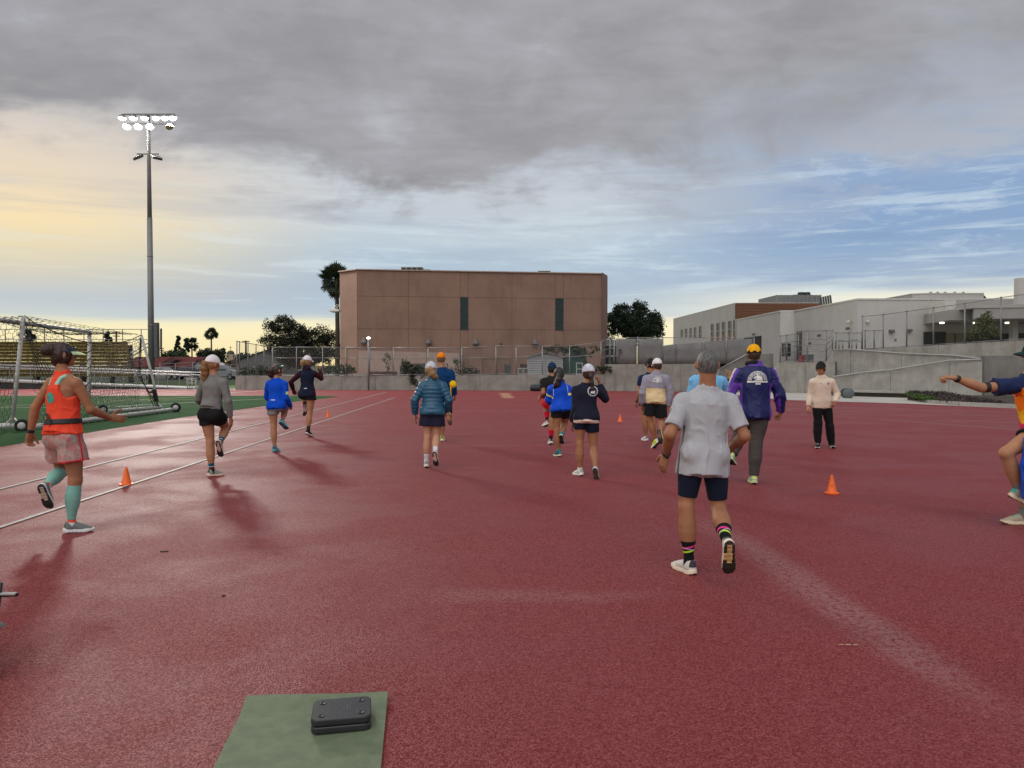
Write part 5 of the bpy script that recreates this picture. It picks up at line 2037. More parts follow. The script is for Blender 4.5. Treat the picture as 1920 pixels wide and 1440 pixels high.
fence('low chain link fence along the street before the houses', [(300, 80, 681, 704), (329, 80, 681.5, 705), (361, 80, 679, 705), (378, 80, 683, 705.5), (400, 80, 684, 706), (433, 80, 684, 706), (446, 80, 684, 706)], rails=(.06, .72, 1.0), r=.04, m=pale_post, rr=.03, net=mesh_material('fine_chain_link', (.13, .135, .14), .02))


def car(label, px, py, Y, L, hgt, paint, flip=1, van=False):
    b = at(px, py, Y)
    t = thing('parked_car', label, 'car', (b[0], Y, 0), 'cars parked along the street')
    prof = [(-.5, .22), (-.495, .42), (-.44, .55), (-.30, .60), (-.20, .97), (.16, 1.0), (.30, .66), (.46, .58), (.5, .40), (.495, .22)]
    if van:
        prof = [(-.5, .22), (-.5, .62), (-.47, .95), (-.40, 1.0), (.14, 1.0), (.27, .68), (.45, .60), (.5, .42), (.495, .22)]
    P = [(b[0] + flip * x * L, z * hgt) for x, z in prof]
    vs, fs = [], []
    n = len(P)
    for yy, k in ((Y - .85, .93), (Y - .80, 1.0), (Y + .80, 1.0), (Y + .85, .93)):
        cz = hgt * .5
        vs += [(b[0] + (x - b[0]) * (1 if k == 1 else .985), yy, (z - cz) * k + cz) for x, z in P]
    for r_ in range(3):
        for i in range(n):
            fs.append((r_ * n + i, r_ * n + (i + 1) % n, (r_ + 1) * n + (i + 1) % n, (r_ + 1) * n + i))
    fs += [tuple(range(n - 1, -1, -1)), tuple(3 * n + i for i in range(n))]
    mb = MB()
    mb.add(vs, fs)
    mb.build('body', paint, t, smooth=False, bevel=.03)
    for xa, xb, xc, xd in (((-.27, -.05, -.05, -.19)), ((-.02, .25, .14, -.02))) if not van else (((-.44, -.22, -.22, -.42)), ((-.19, .02, .02, -.19)), ((.05, .23, .13, .05))):
        mb = MB()
        zlo, zhi = .64 * hgt, .93 * hgt
        yy = Y - .858
        mb.add([(b[0] + flip * xa * L, yy, zlo), (b[0] + flip * xb * L, yy, zlo), (b[0] + flip * xc * L, yy + .03, zhi), (b[0] + flip * xd * L, yy + .03, zhi)], [(0, 1, 2, 3) if flip > 0 else (3, 2, 1, 0)])
        mb.build('window', wm, t)
    for x in (-.31, .31):
        for s_ in (-1, 1):
            mb = MB()
            mb.lathe([(.20, -.1), (.32, -.1), (.33, .0), (.32, .1), (.20, .1)], 16, (b[0] + x * L, Y + s_ * .78, .33), (0, 1, 0))
            w = mb.build('wheel', mat('tyre', (.015, .015, .015), .9), t)
            mb = MB()
            mb.lathe([(.19, -.115), (.19, .115), (.02, .12)], 12, (b[0] + x * L, Y + s_ * .78, .33), (0, 1, 0))
            mb.build('rim', mat('rim_metal', (.25, .25, .26), .4, metal=.6), w)
    for x, c in ((.485, (.5, .5, .45)), (-.49, (.2, .01, .01))):
        mb = MB()
        mb.box(b[0] + flip * x * L - .05, b[0] + flip * x * L + .05, Y - .80, Y - .45, .5 * hgt - .09, .5 * hgt)
        mb.build('headlight' if x > 0 else 'tail_light', mat('light_%d' % (x > 0), c, .3), t)


car('dark grey saloon car parked beyond the fence before the red roof', 358, 710, 84, 4.6, 1.42, mat('grey_car_paint', (.07, .075, .09), .3, .03))
car('silver estate car parked beyond the fence left of the concrete wall', 412, 710, 84, 4.7, 1.62, mat('silver_car_paint', (.22, .23, .24), .3, .03), van=True)
car('pale car parked close behind the mast', 300, 711, 84, 4.4, 1.4, mat('pale_car_paint', (.25, .26, .27), .3, .03))

# ------------------------------------------------------------------ football goal
t = thing('football_goal', 'white portable football goal with black net on the turf', 'goal', (-12.6, 22, 0))
wp = mat('goal_white_paint', (.50, .49, .465), .45, .1, 3, dirt=.3)
tyre = mat('tyre', (.015, .015, .015), .9)
Ab, At = gnd(22, 806), at(44, 592, 18.75)
Bb, Bt = gnd(297, 769), at(265, 628, 26.2)
Cb = gnd(166, 776)
Ct = at(168, 622, Cb[1])
Dt = at(-34, 596, 17.0)
Db = np.array((Dt[0] - .05, 17.0, 0))
r_ = .055


def pipe(nm, pts, r=r_, m=wp, par=None):
    mb = MB()
    mb.tube(pts, r, 10)
    return mb.build(nm, m, par or t, smooth=True)


pipe('stanchion', [Ab + np.array((0, 0, .06)), At], .05)
pipe('stanchion', [Bb + np.array((0, 0, .06)), Bb + (Bt - Bb) * .42 + np.array((.06, 0, 0)), Bt], .045)
pipe('goal_post', [Cb, Ct], .06)
pipe('goal_post', [Db, Dt], .06)
pipe('crossbar', [Dt, Ct], .06)
gA, gB = gnd(52, 808), gnd(325, 772.5)
gA[2] = gB[2] = .09
pipe('ground_bar', [gA, gB], .062)
g2a, g2b = gnd(176, 778), gnd(300, 769)
g2a[2] = g2b[2] = .09
pipe('ground_bar', [g2a, g2b], .06)
g3a, g3b = gnd(-60, 806), gnd(40, 806)
g3a[2] = g3b[2] = .10
pipe('ground_bar', [g3a, g3b], .068)
for dx in (-.20, .26):
    pipe('foot_brace', [Ab + np.array((dx, 0, .10)), Ab + (At - Ab) * .09 + np.array((0, 0, .06))], .022)
for dx in (-.25, .22):
    pipe('foot_brace', [Bb + np.array((dx, -.1, .10)), Bb + (Bt - Bb) * .1], .022)
for c, d in ((gA + np.array((-.10, -.05, .04)), (.25, -1, 0)), (gB + np.array((.06, .05, .06)), (.35, -1, 0)), (g2a + np.array((.12, .3, .06)), (.9, -.4, 0))):
    mb = MB()
    mb.lathe([(.08, -.045), (.14, -.05), (.165, -.03), (.165, .03), (.14, .05), (.08, .045)], 18, c, d)
    w = mb.build('wheel', tyre, t, smooth=True)
    mb = MB()
    mb.lathe([(.095, -.05), (.09, .05), (.03, .06)], 14, c, d)
    mb.build('hub', wp, w, smooth=True)
mb = MB()
q = Bb + (Bt - Bb) * .2
mb.obox(q + np.array((.03, -.05, 0)), (1, 0, 0), (0, 1, 0), nrm(Bt - Bb), .06, .06, .22)
mb.obox(q + np.array((-.04, -.05, .12)), (1, 0, 0), (0, 1, 0), (0, 0, 1), .10, .05, .04)
mb.build('strap', mat('black_strap', (.012, .012, .013), .55, .1, 60, .2, 200), t)


def netting(corner, nu, nv, sag, seed, belly=(0, 0, 0)):
    """a hanging sheet of knotted cord between four corners, slack in the middle"""
    r = np.random.RandomState(seed)
    a, b, c, d = [np.asarray(q, float) for q in corner]     # top left, top right, bottom right, bottom left
    G = np.zeros((nu + 1, nv + 1, 3))
    for i in range(nu + 1):
        u = i / nu
        for j in range(nv + 1):
            v = j / nv
            uu = u + .035 * math.sin(v * 5 + seed) * math.sin(u * 9 + seed * 2) * (1 - abs(2 * u - 1))
            p = (a * (1 - uu) + b * uu) * (1 - v) + (d * (1 - uu) + c * uu) * v
            p = p - np.array((0, 0, sag)) * 4 * u * (1 - u) * (1 - v) ** 1.5
            p = p + np.asarray(belly) * math.sin(math.pi * min(1, v * .9 + .1)) * math.sin(math.pi * u)
            G[i, j] = p + r.normal(size=3) * .012
    mb = MB()
    for i in range(nu):
        for j in range(nv):
            # hexagons: each row shifted half a mesh, one upright and two slanting cords
            if (i + j) % 2 == 0:
                m_ = (G[i, j] + G[i, j + 1]) / 2
                mb.tube([G[i, j], G[i, j + 1]], .0056, 3, cap=False)
                mb.tube([G[i, j + 1], G[i + 1, j + 1]], .0048, 3, cap=False)
            else:
                mb.tube([G[i, j + 1], G[i + 1, j + 1] * .999], .0048, 3, cap=False)
    return mb, G


cord = mat('black_cord', (.016, .016, .017), .9)
wcord = mat('pale_cord', (.40, .39, .36), .9)
gAn, gBn = gA + np.array((.3, 0, .05)), gB + np.array((-.9, -.5, .05))
mb, G = netting((At, Bt, gBn, gAn), 64, 24, .50, 3, (.1, .15, 0))
mb.build('net', cord, t)['kind'] = 'stuff'
pipe('net_rope', [G[i, 0] for i in range(0, 65, 4)], .014, cord)
mb, G = netting((Dt, Ct, Bt, At), 50, 12, .15, 5, (0, 0, -.12))
mb.build('net', cord, t)['kind'] = 'stuff'
mb, G = netting((Ct, Bt, Bb + np.array((-.25, -.1, .1)), Cb + np.array((0, 0, .1))), 16, 22, .25, 7, (0, -.1, 0))
mb.build('net', wcord, t)['kind'] = 'stuff'
mb, G = netting((Dt, At, Ab + np.array((0, 0, .1)), Db + np.array((0, 0, .1))), 14, 20, .2, 9)
mb.build('net', cord, t)['kind'] = 'stuff'
for k in range(5):
    pipe('net_fold', [At + np.array((.02, 0, -.05 * k)), At * .72 + (gA + np.array((.5 + .12 * k, 0, 0))) * .28, At * .35 + (gA + np.array((.62 + .16 * k, .1, 0))) * .65, gA + np.array((.45 + .2 * k, .2, .02))], .007, cord)
for k in range(3):
    pipe('net_fold', [Bt + np.array((-.02 * k, 0, -.1)), Bt * .5 + Bb * .5 + np.array((-.28 - .05 * k, -.1, -.1)), Bb + np.array((-.1 + .1 * k, -.15, .15))], .013, cord)
# net cord wound round the post
pts = []
for k in range(130):
    a = k * .5
    pts.append(Cb + (Ct - Cb) * (k / 129) + np.array((.066 * math.cos(a), .066 * math.sin(a), 0)))
pipe('net_lashing', pts, .008, cord)
pts = []
for k in range(150):
    a = k * .62
    p = gA + (gB - gA) * (.28 + .66 * k / 149)
    pts.append(p + np.array((.0, .082 * math.cos(a), .082 * math.sin(a))))
pipe('net_lashing', pts, .011, cord)

# ------------------------------------------------------------------ cones, drums, mat and blocks
cone_m = mat('orange_cone_plastic', (.80, .125, .010), .45, .04, 8)


def make_cone(label, px, py, hpx, mark=False):
    b = gnd(px, py)
    s = b[1] / 1400 * hpx
    t = thing('traffic_cone', label, 'cone', b, 'orange training cones on the track')
    h = s
    mb = MB()
    w = h * .40
    n = 24
    pr = [(w * .92, .008), (w * .98, .010)]
    prof = [(h * .285, .012), (h * .262, h * .07), (h * .08, h * .90), (h * .062, h * .97), (h * .045, h * .995), (h * .02, h)]
    mb.lathe(prof, n, b)
    mb.build('body', cone_m, t, smooth=True)
    mb = MB()
    mb.prism([(b[0] + w * math.cos(R(22.5 + 45 * k)) * 1.0, b[1] + w * math.sin(R(22.5 + 45 * k))) for k in range(8)], .001, .012 + h * .02)
    mb.build('base', cone_m, t, bevel=.004)
    if mark:
        mb = MB()
        for (u0, v0, u1, v1) in ((-.03, .47, .012, .49), (-.005, .40, .003, .48), (-.03, .40, -.02, .43)):
            for (u_, v_, u2, v2) in ((u0, v0, u1, v1),):
                q = [(u_, v_), (u2, v_), (u2, v2), (u_, v2)]
                P = []
                for uu, vv in q:
                    rr = h * (.262 + (.08 - .262) * (vv - .07) / .83) + .0015
                    a = -math.pi / 2 + (uu * h * 2.2 - .05 * h) / rr
                    P.append((b[0] + rr * math.cos(a), b[1] + rr * math.sin(a), vv * h))
                mb.add(P, [(0, 1, 2, 3)])
        mb.build('mark', mat('dark_print', (.03, .03, .035), .6), t)


make_cone('orange cone on the white lane line in front of the goal, leftmost of four', 237, 909, 34)
make_cone('small orange cone beside the far lane line near the navy runner', 615, 782, 13.5)
make_cone('small orange cone between the navy shirt woman and grey jacket man', 1163, 791, 14)
make_cone('orange cone with a dark mark at the right below the man in cream', 1559.5, 925.5, 35, True)
t = thing('drum', 'dark grey plastic drum lying on the apron right of the man in cream', 'drum', gnd(1593, 747))
b = gnd(1593, 747)
dm = mat('drum_plastic', (.024, .029, .037), .6, .1, 5)
mb = MB()
mb.lathe([(.19, -.30), (.235, -.28), (.245, -.1), (.235, -.05), (.245, .0), (.245, .2), (.24, .27), (.21, .285), (.20, .22), (.02, .20)], 24, (b[0], b[1] + .3, .245), (-.12, -.99, 0))
mb.build('body', dm, t, smooth=True)
mb = MB()
mb.lathe([(.245, .0), (.258, .015), (.258, .045), (.245, .06)], 24, (b[0] + .12 * -.25, b[1] + .3 - .25, .245), (-.12, -.99, 0))
mb.build('rim', mat('drum_rim', (.10, .115, .13), .6), t, smooth=True)
t = thing('drum', 'dark grey drum lying by the low wall left of the black tee man', 'drum', at(1005, 734, 46.6))
b = at(1005, 733, 46.6)
mb = MB()
mb.lathe([(.17, -.36), (.20, -.34), (.21, .0), (.20, .34), (.16, .36)], 20, (b[0], 46.3, .21), (.97, -.2, 0))
mb.build('body', dm, t, smooth=True)
mb = MB()
mb.lathe([(.205, .27), (.22, .28), (.22, .31), (.205, .32)], 20, (b[0], 46.3, .21), (.97, -.2, 0))
mb.build('rim', mat('drum_rim', (.10, .115, .13), .6), t, smooth=True)

mg = material('exercise_mat_foam')
m_, n_ = mg
co = n_.n('ShaderNodeTexCoord').outputs['Object']
f1 = n_.noise(co, 14.0, 5, .6)
f2 = n_.noise(co, 420.0, 2, .5)
n_.put(n_.bsdf.inputs['Base Color'], n_.mix(n_.step(f1, .3, .7), (.120, .155, .090, 1), (.158, .195, .115, 1)))
n_.bsdf.inputs['Roughness'].default_value = .75
bn = n_.n('ShaderNodeBump')
bn.inputs['Strength'].default_value = .5
bn.inputs['Distance'].default_value = .002
n_.put(bn.inputs['Height'], n_.m('ADD', f2, n_.m('MULTIPLY', f1, 3.0)))
n_.put(n_.bsdf.inputs['Normal'], bn.outputs[0])
t_ = None
c0, c1 = gnd(463, 1305, .038), gnd(727, 1297, .032)
c0[2] = c1[2] = 0
d0, d1 = gnd(404, 1440), gnd(712, 1440)
dirv = nrm(((d0 - c0) / np.linalg.norm(d0 - c0) + (d1 - c1) / np.linalg.norm(d1 - c1)))
W = c1 - c0
mb = MB()
vs, fs = [], []
nu, nv = 10, 40
for lay, dz in ((0, .007), (1, .0)):
    for j in range(nv + 1):
        v = j / nv
        for i in range(nu + 1):
            u = i / nu
            p = c0 + W * u + dirv * (v * 1.75)
            lift = .030 * math.exp(-(v * 1.75 / .10) ** 2) * (1 - .25 * u) + .002 * math.sin(u * 7 + v * 9)
            vs.append((p[0], p[1], .003 + dz + max(0, lift)))
n1 = (nu + 1) * (nv + 1)
for lay in (0, 1):
    for j in range(nv):
        for i in range(nu):
            q = [lay * n1 + j * (nu + 1) + i, lay * n1 + j * (nu + 1) + i + 1, lay * n1 + (j + 1) * (nu + 1) + i + 1, lay * n1 + (j + 1) * (nu + 1) + i]
            fs.append(tuple(q[::-1] if lay == 0 else q))
for j in range(nv):
    for i0 in (0, nu):
        a_ = j * (nu + 1) + i0
        fs.append((a_, a_ + nu + 1, n1 + a_ + nu + 1, n1 + a_))
for i in range(nu):
    for j0 in (0, nv):
        a_ = j0 * (nu + 1) + i
        fs.append((a_, a_ + 1, n1 + a_ + 1, n1 + a_))
mb.add(vs, fs)
o = mb.build('exercise_mat', m_, None, (c0[0], c0[1], 0), smooth=False)
tag(o, 'olive green exercise mat with slightly raised end on the red track', 'mat')
bm = bmesh.new()
bm.from_mesh(o.data)
bmesh.ops.recalc_face_normals(bm, faces=bm.faces[:])
bm.to_mesh(o.data)
bm.free()

rub = mat('black_foam_block', (.024, .024, .028), .33, .12, 12, .06, 160)
q0, q1, q2, q3 = gnd(584, 1366, .05), gnd(697, 1356, .05), gnd(697, 1309, .08), gnd(587, 1313, .08)
ux = nrm((q1 - q0))
cen = (gnd(581, 1381, .012) + gnd(697, 1370, .012)) / 2
wid = np.linalg.norm(gnd(697, 1356, .06) - gnd(582, 1364, .06))
uy = np.array((-ux[1], ux[0], 0))
dep = wid * .80
ctr = cen + uy * dep / 2
for lev in range(2):
    z0 = .012 + lev * .034
    t = thing('foam_block', 'black square foam balance block %s' % ('lying under the other block on the mat' if lev == 0 else 'on top of the stack with four dimples'), 'foam block', (ctr[0], ctr[1], z0), 'black foam blocks')
    poly = []
    rr = .03
    for cx_, cy_, a0 in ((1, 1, 0), (-1, 1, 90), (-1, -1, 180), (1, -1, 270)):
        for k in range(7):
            a = R(a0 + 15 * k)
            poly.append(ctr + ux * (cx_ * (wid / 2 - rr) + rr * math.cos(a)) + uy * (cy_ * (dep / 2 - rr) + rr * math.sin(a)))
    mb = MB()
    cc = ctr[:2]
    n = len(poly)
    prof = [(.94, 0.0), (.985, .005), (1.0, .011), (1.0, .018), (1.0, .024), (.99, .029), (.965, .032)]
    vs = []
    for k, z in prof:
        vs += [tuple(cc + (p[:2] - cc) * k) + (z0 + z,) for p in poly]
    fs = [(i * n + j, i * n + (j + 1) % n, (i + 1) * n + (j + 1) % n, (i + 1) * n + j) for i in range(len(prof) - 1) for j in range(n)]
    fs += [tuple(range(n - 1, -1, -1)), tuple((len(prof) - 1) * n + j for j in range(n))]
    mb.add(vs, fs)
    mb.build('body', rub, t, smooth=False)
    if lev == 1:
        for su in (-1, 1):
            for sv in (-1, 1):
                c = ctr + ux * su * wid * .33 + uy * sv * dep * .30
                mb = MB()
                mb.lathe([(.0125, 0), (.0135, .0022), (.0105, .0022), (.0095, .0004), (.002, .0004)], 18, (c[0], c[1], z0 + .0322))
                mb.build('dimple', rub, t, smooth=True)
        mb = MB()
        for k in range(70):
            a, b_ = rnd.rand() * 2 - 1, rnd.rand() * 2 - 1
            c = ctr + ux * a * wid * .36 + uy * b_ * dep * .36
            mb.lathe([(.0012 + .0024 * rnd.rand(), 0), (.001, .0012)], 6, (c[0], c[1], z0 + .0322))
        mb.build('drops', mat('water_drop', (.10, .10, .105), .08), t)['kind'] = 'stuff'
        mb = MB()
        for k, (a, b_, l_, w_) in enumerate(((.015, .0, .055, .0018), (.0, .0, .035, .0015), (.026, .004, .03, .0015))):
            c = ctr + ux * (a + .01) + uy * b_
            mb.obox((c[0], c[1], z0 + .0325), ux, uy, (0, 0, 1), w_, l_ * .6, .0006)
        mb.build('embossed_mark', mat('embossed_grey', (.075, .075, .08), .5), t)
# debris
for lab, px, py, s in (('small dark twig on the track right of the orange vest woman', 308, 1035, .035), ('tiny brown leaf on the track near the centre left', 419, 838 + 280, .012)):
    p = gnd(px, py)
    mb = MB()
    mb.beam(p + np.array((-s, 0, .004)), p + np.array((s, .004, .006)), .010, .006)
    tag(mb.build('twig', mat('twig_brown', (.02, .014, .012), .9), None, p), lab, 'twig')
# folded chair at the left edge, mostly out of the picture
t = thing('folding_chair', 'dark folding camp chair just entering at the left edge', 'chair', gnd(-80, 1250))
fb = mat('chair_frame', (.012, .013, .018), .35)
P = lambda px, py, Y: at(px, py, Y)
Yc_ = 3.75
z_ = lambda py: at(0, py, Yc_)[2]
mb = MB()
mb.tube([P(33, 1115, Yc_), P(-120, 1123, Yc_), P(-130, 1126, Yc_ + .4), P(20, 1112, Yc_ + .45)], .009, 8)
mb.build('armrest_frame', fb, t, smooth=True)
mb = MB()
mb.obox((P(-10, 1115, Yc_) + P(27, 1113.5, Yc_)) / 2 + np.array((-.03, 0, .003)), (1, 0, 0), (0, 1, 0), (0, 0, 1), .09, .012, .006)
mb.build('arm_trim', mat('pale_steel', (.50, .50, .49), .45, .08, 8, metal=.3), t, bevel=.003)
for a, b in (((2, 1092, Yc_), (-20, 1290, Yc_)), ((-3, 1270, Yc_), (-110, 1120, Yc_)), ((-110, 1270, Yc_ + .1), (-3, 1130, Yc_ + .3))):
    A_, B_ = P(*a), P(*b)
    if B_[2] < A_[2]:
        A_, B_ = B_, A_
    A_[2] = max(A_[2], .01)
    mb = MB()
    mb.tube([A_, B_], .010, 8)
    mb.build('leg', fb, t, smooth=True)
mb = MB()
s0_, s1_ = P(11, 1174, Yc_), P(-130, 1190, Yc_)
mb.add([s0_, P(-40, 1192, Yc_), s1_, s1_ + np.array((0, .42, .02)), P(-30, 1150, Yc_ + .42)], [(0, 1, 2, 3, 4)])
o = mb.build('seat', mat('chair_cloth', (.10, .105, .11), .8), t)
so = o.modifiers.new('thickness', 'SOLIDIFY')
so.thickness = .008

# ------------------------------------------------------------------ a person from a pose
M_TOR = dict(t=(0, .12, .30, .42, .58, .76, .90, 1.0), ru=(.094, .095, .087, .087, .096, .100, .074, .038), rv=(.062, .064, .060, .061, .066, .067, .052, .034))
F_TOR = dict(t=(0, .12, .30, .42, .58, .76, .90, 1.0), ru=(.098, .099, .083, .075, .080, .086, .064, .032), rv=(.064, .066, .056, .053, .058, .061, .046, .030))


def skin_mat(tone):
    base = {'fair': (.50, .27, .175), 'mid': (.40, .20, .115), 'tan': (.335, .155, .085), 'brown': (.27, .125, .07)}[tone]
    nm = 'skin_' + tone
    if nm in MATS:
        return MATS[nm]
    m, n = material(nm)
    co = n.n('ShaderNodeTexCoord').outputs['Object']
    f = n.step(n.noise(co, 7.0, 5, 0.6), 0.3, 0.7)
    c = n.mix(f, tuple(x * .88 for x in base) + (1,), (base[0] * 1.08, base[1] * 1.04, base[2] * 1.0, 1))
    c = n.mix(n.m('MULTIPLY', n.step(n.noise(co, 22, 3), .55, .75), .25), c, (base[0] * 1.02, base[1] * .78, base[2] * .72, 1))
    n.put(n.bsdf.inputs['Base Color'], c)
    n.bsdf.inputs['Roughness'].default_value = 0.6
    n.bsdf.inputs['Specular IOR Level'].default_value = 0.2
    bn = n.n('ShaderNodeBump')
    bn.inputs['Strength'].default_value = 0.12
    bn.inputs['Distance'].default_value = 0.004
    n.put(bn.inputs['Height'], n.noise(co, 60, 4))
    n.put(n.bsdf.inputs['Normal'], bn.outputs[0])
    MATS[nm] = m
    return m


def hair_mat(nm, c, c2=None):
    if nm in MATS:
        return MATS[nm]
    m, n = material(nm)
    co = n.n('ShaderNodeTexCoord').outputs['Object']
    s = n.noise(n.vm('MULTIPLY', co, (1, 1, .14)), 130, 4, .6, .5)
    c2 = c2 or tuple(x * 1.9 for x in c)
    n.put(n.bsdf.inputs['Base Color'], n.mix(n.step(s, .38, .66), tuple(c[:3]) + (1,), tuple(c2[:3]) + (1,)))
    n.bsdf.inputs['Roughness'].default_value = 0.5
    bn = n.n('ShaderNodeBump')
    bn.inputs['Strength'].default_value = 0.7
    bn.inputs['Distance'].default_value = 0.008
    n.put(bn.inputs['Height'], s)
    n.put(n.bsdf.inputs['Normal'], bn.outputs[0])
    MATS[nm] = m
    return m


class Person:
    def __init__(s, label, Y=None, H=1.7, sex='m', yaw=0, syaw=None, hyaw=None, stance='L', gy=0, ax=0, ah=.088,
                 head=None, neck=None, HL=None, HR=None, KL=None, KR=None, A=None, T=None, EL=None, WL=None, ER=None, WR=None,
                 lean=.04, hfwd=.035, hdrop=0.0, foot_yaw=0, skin='mid', g=1.0, gt=1.0, hand=None, roll=0.0, legk=.985, hip_dy=None, hiptilt=0.0, group='people exercising on the track', eyes=True):
        s.H, s.sex, s.g = H, sex, g
        yw, sy, hy = R(yaw), R(yaw if syaw is None else syaw), R((yaw if syaw is None else syaw) if hyaw is None else hyaw)
        s.F, s.Rt = np.array((math.sin(yw), math.cos(yw), 0)), np.array((math.cos(yw), -math.sin(yw), 0))
        s.sF, s.sR = np.array((math.sin(sy), math.cos(sy), 0)), np.array((math.cos(sy), -math.sin(sy), 0))
        s.hF = nrm(np.array((math.sin(hy), math.cos(hy), -hdrop)))
        s.hR = np.array((math.cos(hy), -math.sin(hy), 0))
        s.hU = np.cross(s.hR, s.hF)
        if roll:
            c_, s_ = math.cos(R(roll)), math.sin(R(roll))
            s.hR, s.hU = s.hR * c_ - s.hU * s_, s.hU * c_ + s.hR * s_
        s.vox = float(np.clip((2240.0 / (gy - HOR)) * .00095, .0066, .0115))
        LT, LS, LU, LF = .243 * H, .243 * H, .168 * H, .148 * H
        warn = []

        def limb(par, px, L, nm):
            x, y, sg = px
            q = at(x, y, par[1])
            for _ in range(4):
                d2 = (q[0] - par[0]) ** 2 + (q[2] - par[2]) ** 2
                q = at(x, y, par[1] + sg * math.sqrt(max(L * L - d2, 0)))
            r = np.linalg.norm(q - par) / L
            if r < .97:
                q = par + (q - par) * min(1.22, .97 / r)
            if r > 1.08 or r < .92:
                warn.append('%s %.2f' % (nm, r))
            return q
        Ya = 2240.0 / (gy - HOR)
        ank = at(ax, HOR, Ya)
        ank[2] = ah
        O = 'R' if stance == 'L' else 'L'
        Kp, Hp = dict(L=KL, R=KR), dict(L=HL, R=HR)
        J = {}
        J['A' + stance] = ank
        kx, _, ks = Kp[stance]
        kz = ah + LS * (.995 - abs(ks) * .06)
        kn = at(kx, HOR, ank[1])
        kn[2] = kz
        kn[1] += ks * math.sqrt(max(LS ** 2 - (kn[0] - ank[0]) ** 2 - (kz - ah) ** 2, 0))
        J['K' + stance] = kn
        hz = kz + LT * legk
        hp_ = at(Hp[stance][0], HOR, kn[1])
        hp_[2] = hz
        hp_[1] += hip_dy if hip_dy is not None else -ks * .4 * math.sqrt(max(LT ** 2 - (hp_[0] - kn[0]) ** 2 - (hz - kz) ** 2, 0))
        J['H' + stance] = hp_
        hw = (.049 if sex == 'f' else .047) * H
        sgn = 1 if O == 'R' else -1
        yo = J['H' + stance][1] + s.Rt[1] * sgn * 2 * hw
        ho = at(Hp[O][0], Hp[O][1], yo)
        ho[2] = hz + hiptilt
        ho[0] = J['H' + stance][0] + s.Rt[0] * sgn * 2 * hw
        J['H' + O] = ho
        J['K' + O] = limb(ho, Kp[O], LT, 'thigh2')
        J['A' + O] = limb(J['K' + O], A, LS, 'shank2')
        pel = (J['HL'] + J['HR']) / 2
        s.neck = at(neck[0], neck[1], pel[1] + lean)
        s.up = nrm(s.neck - pel)
        s.pel = pel + s.up * .012 * H
        s.ankS, s.stance, s.O = ank, stance, O
        sw = (.094 if sex == 'f' else .107) * H * g
        tilt = 0
        for sd, k in (('L', -1), ('R', 1)):
            J['S' + sd] = s.neck + s.sR * k * sw - s.up * .064 * H + s.sF * .012
        J['EL'] = limb(J['SL'], EL, LU, 'uarmL')
        J['WL'] = limb(J['EL'], WL, LF, 'farmL')
        J['ER'] = limb(J['SR'], ER, LU, 'uarmR')
        J['WR'] = limb(J['ER'], WR, LF, 'farmR')
        s.J = J
        s.hc = at(head[0], head[1], s.neck[1] + s.hF[1] * hfwd)
        s.warn = warn
        s.loc = np.array((ank[0], ank[1], 0.0))
        # feet
        fy = nrm(np.array((math.sin(R(foot_yaw)), math.cos(R(foot_yaw)), 0)))
        sc = s.sc = H / 1.75 * (.96 if sex == 'f' else 1.0)
        p = 0.0
        for _ in range(30):
            f = .088 * sc * math.cos(p) + .14 * sc * math.sin(p) - ah
            p -= f / (.14 * sc)
        p = max(p, 0)
        s.foot = {}
        s.foot[stance] = (fy * math.cos(p) - np.array((0, 0, math.sin(p))), fy * math.sin(p) + np.array((0, 0, math.cos(p))))
        ao = J['A' + O]
        toe = limb(ao, T, .215 * sc, 'foot')
        v = nrm(toe - ao)
        z0 = nrm(J['K' + O] - ao)
        perp = nrm(z0 - v * np.dot(z0, v))
        y = v * math.cos(R(19)) + perp * math.sin(R(19))
        s.foot[O] = (nrm(y), nrm(perp * math.cos(R(19)) - v * math.sin(R(19))))
        # torso profile
        T_ = F_TOR if sex == 'f' else M_TOR
        s.ta, s.tb = s.pel - s.up * .012 * H, s.neck - s.up * .012 * H
        s.tu = nrm(s.Rt + s.sR)
        s.bk = -nrm(s.F + s.sF)
        s.bk = nrm(s.bk - s.up * np.dot(s.bk, s.up))
        s.tL = np.linalg.norm(s.tb - s.ta)
        s.tru = lambda t: np.interp(t, T_['t'], T_['ru']) * H * gt
        s.trv = lambda t: np.interp(t, T_['t'], T_['rv']) * H * gt
        s.build(label, skin, hand or {}, group, eyes)

    # skeleton-shaped pieces, optionally inflated
    def torso(s, t0=0.0, t1=1.0, inf=0.0, lo=None, cut=True, loose=0.0, quilt=0, n=9):
        ts = np.linspace(t0, t1, n)
        ru, rv = s.tru(ts) + inf, s.trv(ts) + inf
        if loose:
            k = np.maximum.accumulate(ru[::-1])[::-1]
            ru = ru * (1 - loose) + np.maximum(ru, s.tru(.76) + inf) * loose * (ts < .8) + ru * loose * (ts >= .8)
            rv = rv * (1 - loose * .7) + np.maximum(rv, s.trv(.7) + inf) * loose * .7 * (ts < .8) + rv * loose * .7 * (ts >= .8)
        d = s.up * s.tL
        return Limb(s.ta + d * t0, s.ta + d * t1, ru, rv, u=s.tu, cut0=0.0 if cut else None, quilt=quilt)

    def seat(s, inf=0.0):
        k = .055 if s.sex == 'f' else .050
        return [Ball(s.J['H' + q] + s.bk * .022 * s.H - s.up * .008 * s.H, np.array((k, k * .95, k * 1.05)) * s.H + inf, (s.tu, s.bk, s.up)) for q in 'LR']

